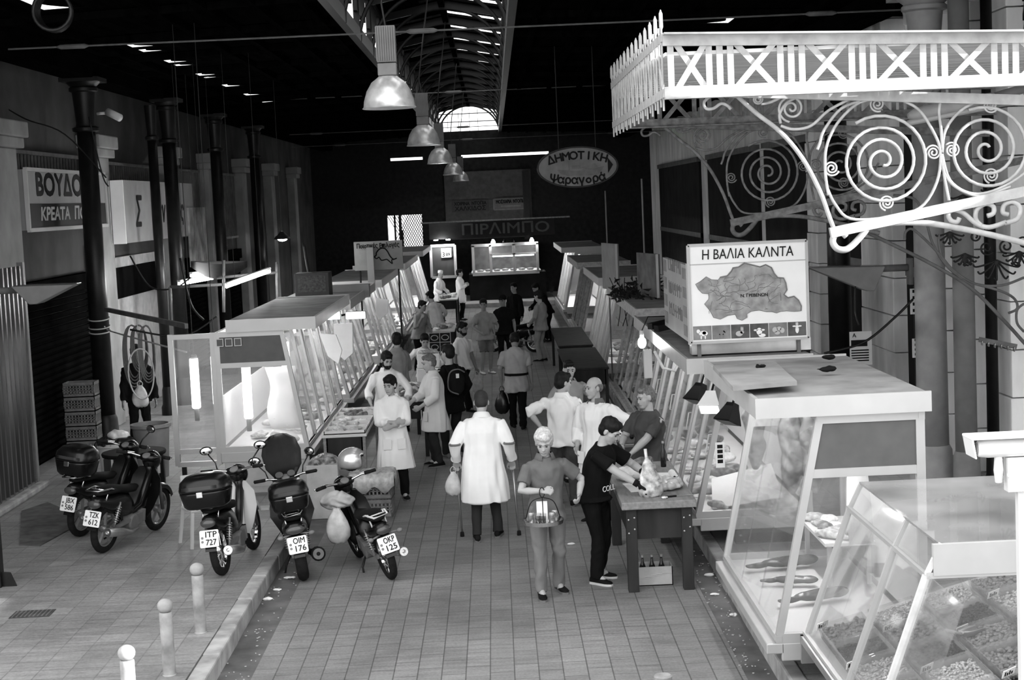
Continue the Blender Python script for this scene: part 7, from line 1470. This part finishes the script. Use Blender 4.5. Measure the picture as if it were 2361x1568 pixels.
# dark awning frame and wires behind the first left stall
t = thing('awning_frame', 'rusty pole frame with sagging dark cloth behind the first left stall', 'awning', D(520, 662, 28)); o = V(t.location); q = lambda px, py, Y=28: D(px, py, Y) - o; m_ = MB()
for a, b in (((392, 662), (512, 656)), ((516, 720), (516, 600)), ((392, 662), (395, 740)), ((640, 690), (638, 605)), ((500, 640), (640, 628))): m_.cyl(q(*a), q(*b), .028, 8)
m_.build('poles', IRONM, t, True); m_ = MB(); m_.loft([[q(440 + 13 * j, 602 + (14 if i else 0) + 22 * math.sin(PI * j / 10) * (.3 + i), 28 + .5 * i) for j in range(11)] for i in (0, 1)] , caps=False); m_.build('cloth', MATTBLK, t, True)
wr = random.Random(9)
for k, (pts, Yv, r_, lb) in enumerate((([(415, 595), (440, 700), (470, 738)], 27, .02, 'black cable dropping from the columns to the first left stall roof'), ([(300, 590), (345, 660), (400, 665), (440, 640)], 28.5, .016, 'black cable looping between the thin columns'), ([(700, 560), (715, 640), (745, 700)], 30, .03, 'thick dark pole slanting against the cooling unit'), ([(0, 240), (60, 275), (150, 310), (245, 410)], 25, .012, 'thin cable sagging over the butcher sign'), ([(205, 270), (235, 400), (250, 430)], 26, .012, 'cable hanging beside the nearest left column'), ([(1900, 815), (1990, 790), (2060, 735), (2105, 690)], 19.6, .016, 'black cable from the fish stall roof up to the thick right column'), ([(1972, 660), (1972, 720), (1980, 750)], 19.8, .01, 'short cord dangling under the right wedge lamp'), ([(300, 760), (420, 775), (500, 730)], 24, .016, 'dark cable lying along the cross rail'))):
    tag(MB().tube(smooth_path([D(px, py, Yv) for px, py in pts]), r_, 6).build('cable', IRON, None, True), lb, 'cable')
# security camera on the nearest left column
c = D(224, 262, 26.6); t = thing('security_camera', 'white security camera on the nearest left column', 'camera', tuple(c)); MB().cyl((0, 0, 0), (.17, -.05, 0), .025, 10).build('arm', WHITE, t, True); MB().cyl((.19, -.06, .02), (.42, -.2, -.1), .065, 12).build('housing', WHITE, t, True)
c = D(120, 25, 17.0); t = thing('cable_coil', 'coiled dark cable hung under the roof at the top left corner', 'cable', tuple(c)); m_ = MB()
for k in range(5): m_.tube([V((.2 * math.cos(a) * (1 - .03 * k), .03 * k, .2 * math.sin(a))) for a in [2 * PI * j / 24 for j in range(24)]], .022, 6, True)
m_.build('coils', IRON, t, True); MB().cyl((0, .06, .2), (0, .06, .9), .012, 6).build('hanger', IRON, t)
# street lamp arms seen under the canopy
c = D(2100, 262, 16.5); t = thing('street_lamp', 'grey street lamp head seen through the canopy scrolls', 'lamp', tuple(c)); m_ = MB(); a, b = D(2095, 268, 16.5) - c, D(2290, 225, 16.5) - c; m_.tube([a, a + (b - a) * .1, a + (b - a) * .5, b], [.06, .13, .14, .10], 14, flat=.55); m_.build('head', mat('lamp_head', .34, .5), t, True); MB().tube([a + V((0, 0, -.07)), b + V((0, 0, -.08))], [.1, .12], 12, flat=.3).build('lens', PALEG, t, True); MB().cyl(b, b + V((.5, .1, .12)), .05, 10).build('arm', GREYP, t, True)
# hook rail on the right wall
t = thing('hook_rail', 'iron rail of meat hooks on the right stone wall', 'rail', D(2285, 785, 19.0)); m_ = MB(); a, b = V((-.15, 0, .02)), V((.28, -.1, -.08)); m_.bar(a, b, .03, .06); m_.build('rail', IRONM, t)
for k in range(6): p = a + (b - a) * (k + .5) / 6; m_ = MB(); m_.tube([p, p + V((-.02, -.05, -.05)), p + V((-.03, -.12, -.05)), p + V((-.04, -.15, .0))], .007, 6); m_.build('hook', STEEL, t, True)
# plants and cables spilling from the right roofs
m_ = MB(); gr = random.Random(13)
for k in range(150):
    c = D(gr.uniform(1410, 1520), gr.uniform(650, 750), gr.uniform(26.5, 29)); c.z = max(c.z, 2.36); a = gr.uniform(0, 6.3); m_.ext([c, c + V((.08 * math.cos(a), .03, .06 * math.sin(a))), c + V((.16 * math.cos(a), 0, .12 * math.sin(a))), c + V((.07 * math.cos(a + .6), -.02, .08 * math.sin(a + .6)))], (.004, .004, 0))
for k in range(9):
    x = 1425 + 11 * k; m_.tube(smooth_path([D(x, 752, 28), D(x + gr.uniform(-12, 12), 700, 28), D(x + gr.uniform(-20, 20), 640, 28)]), .008, 5)
tag(m_.build('foliage', mat('dark_leaves', .02, .5, var=.6, scale=20)), 'dry dark greenery tangled on the unlit stall roof by the boards', 'plant', kind='stuff')
# a dark scooter deep in the alley
b = copy_tree(B2); b.location = G(1232, 812); b.rotation_euler.z = R(60); b['label'] = 'dark motorbike in shade beside the person in light overalls'
for ch in list(b.children):
    if ch.name.startswith('license'):
        for s in list(ch.children): bpy.data.objects.remove(s)
        bpy.data.objects.remove(ch)
finish_organic()
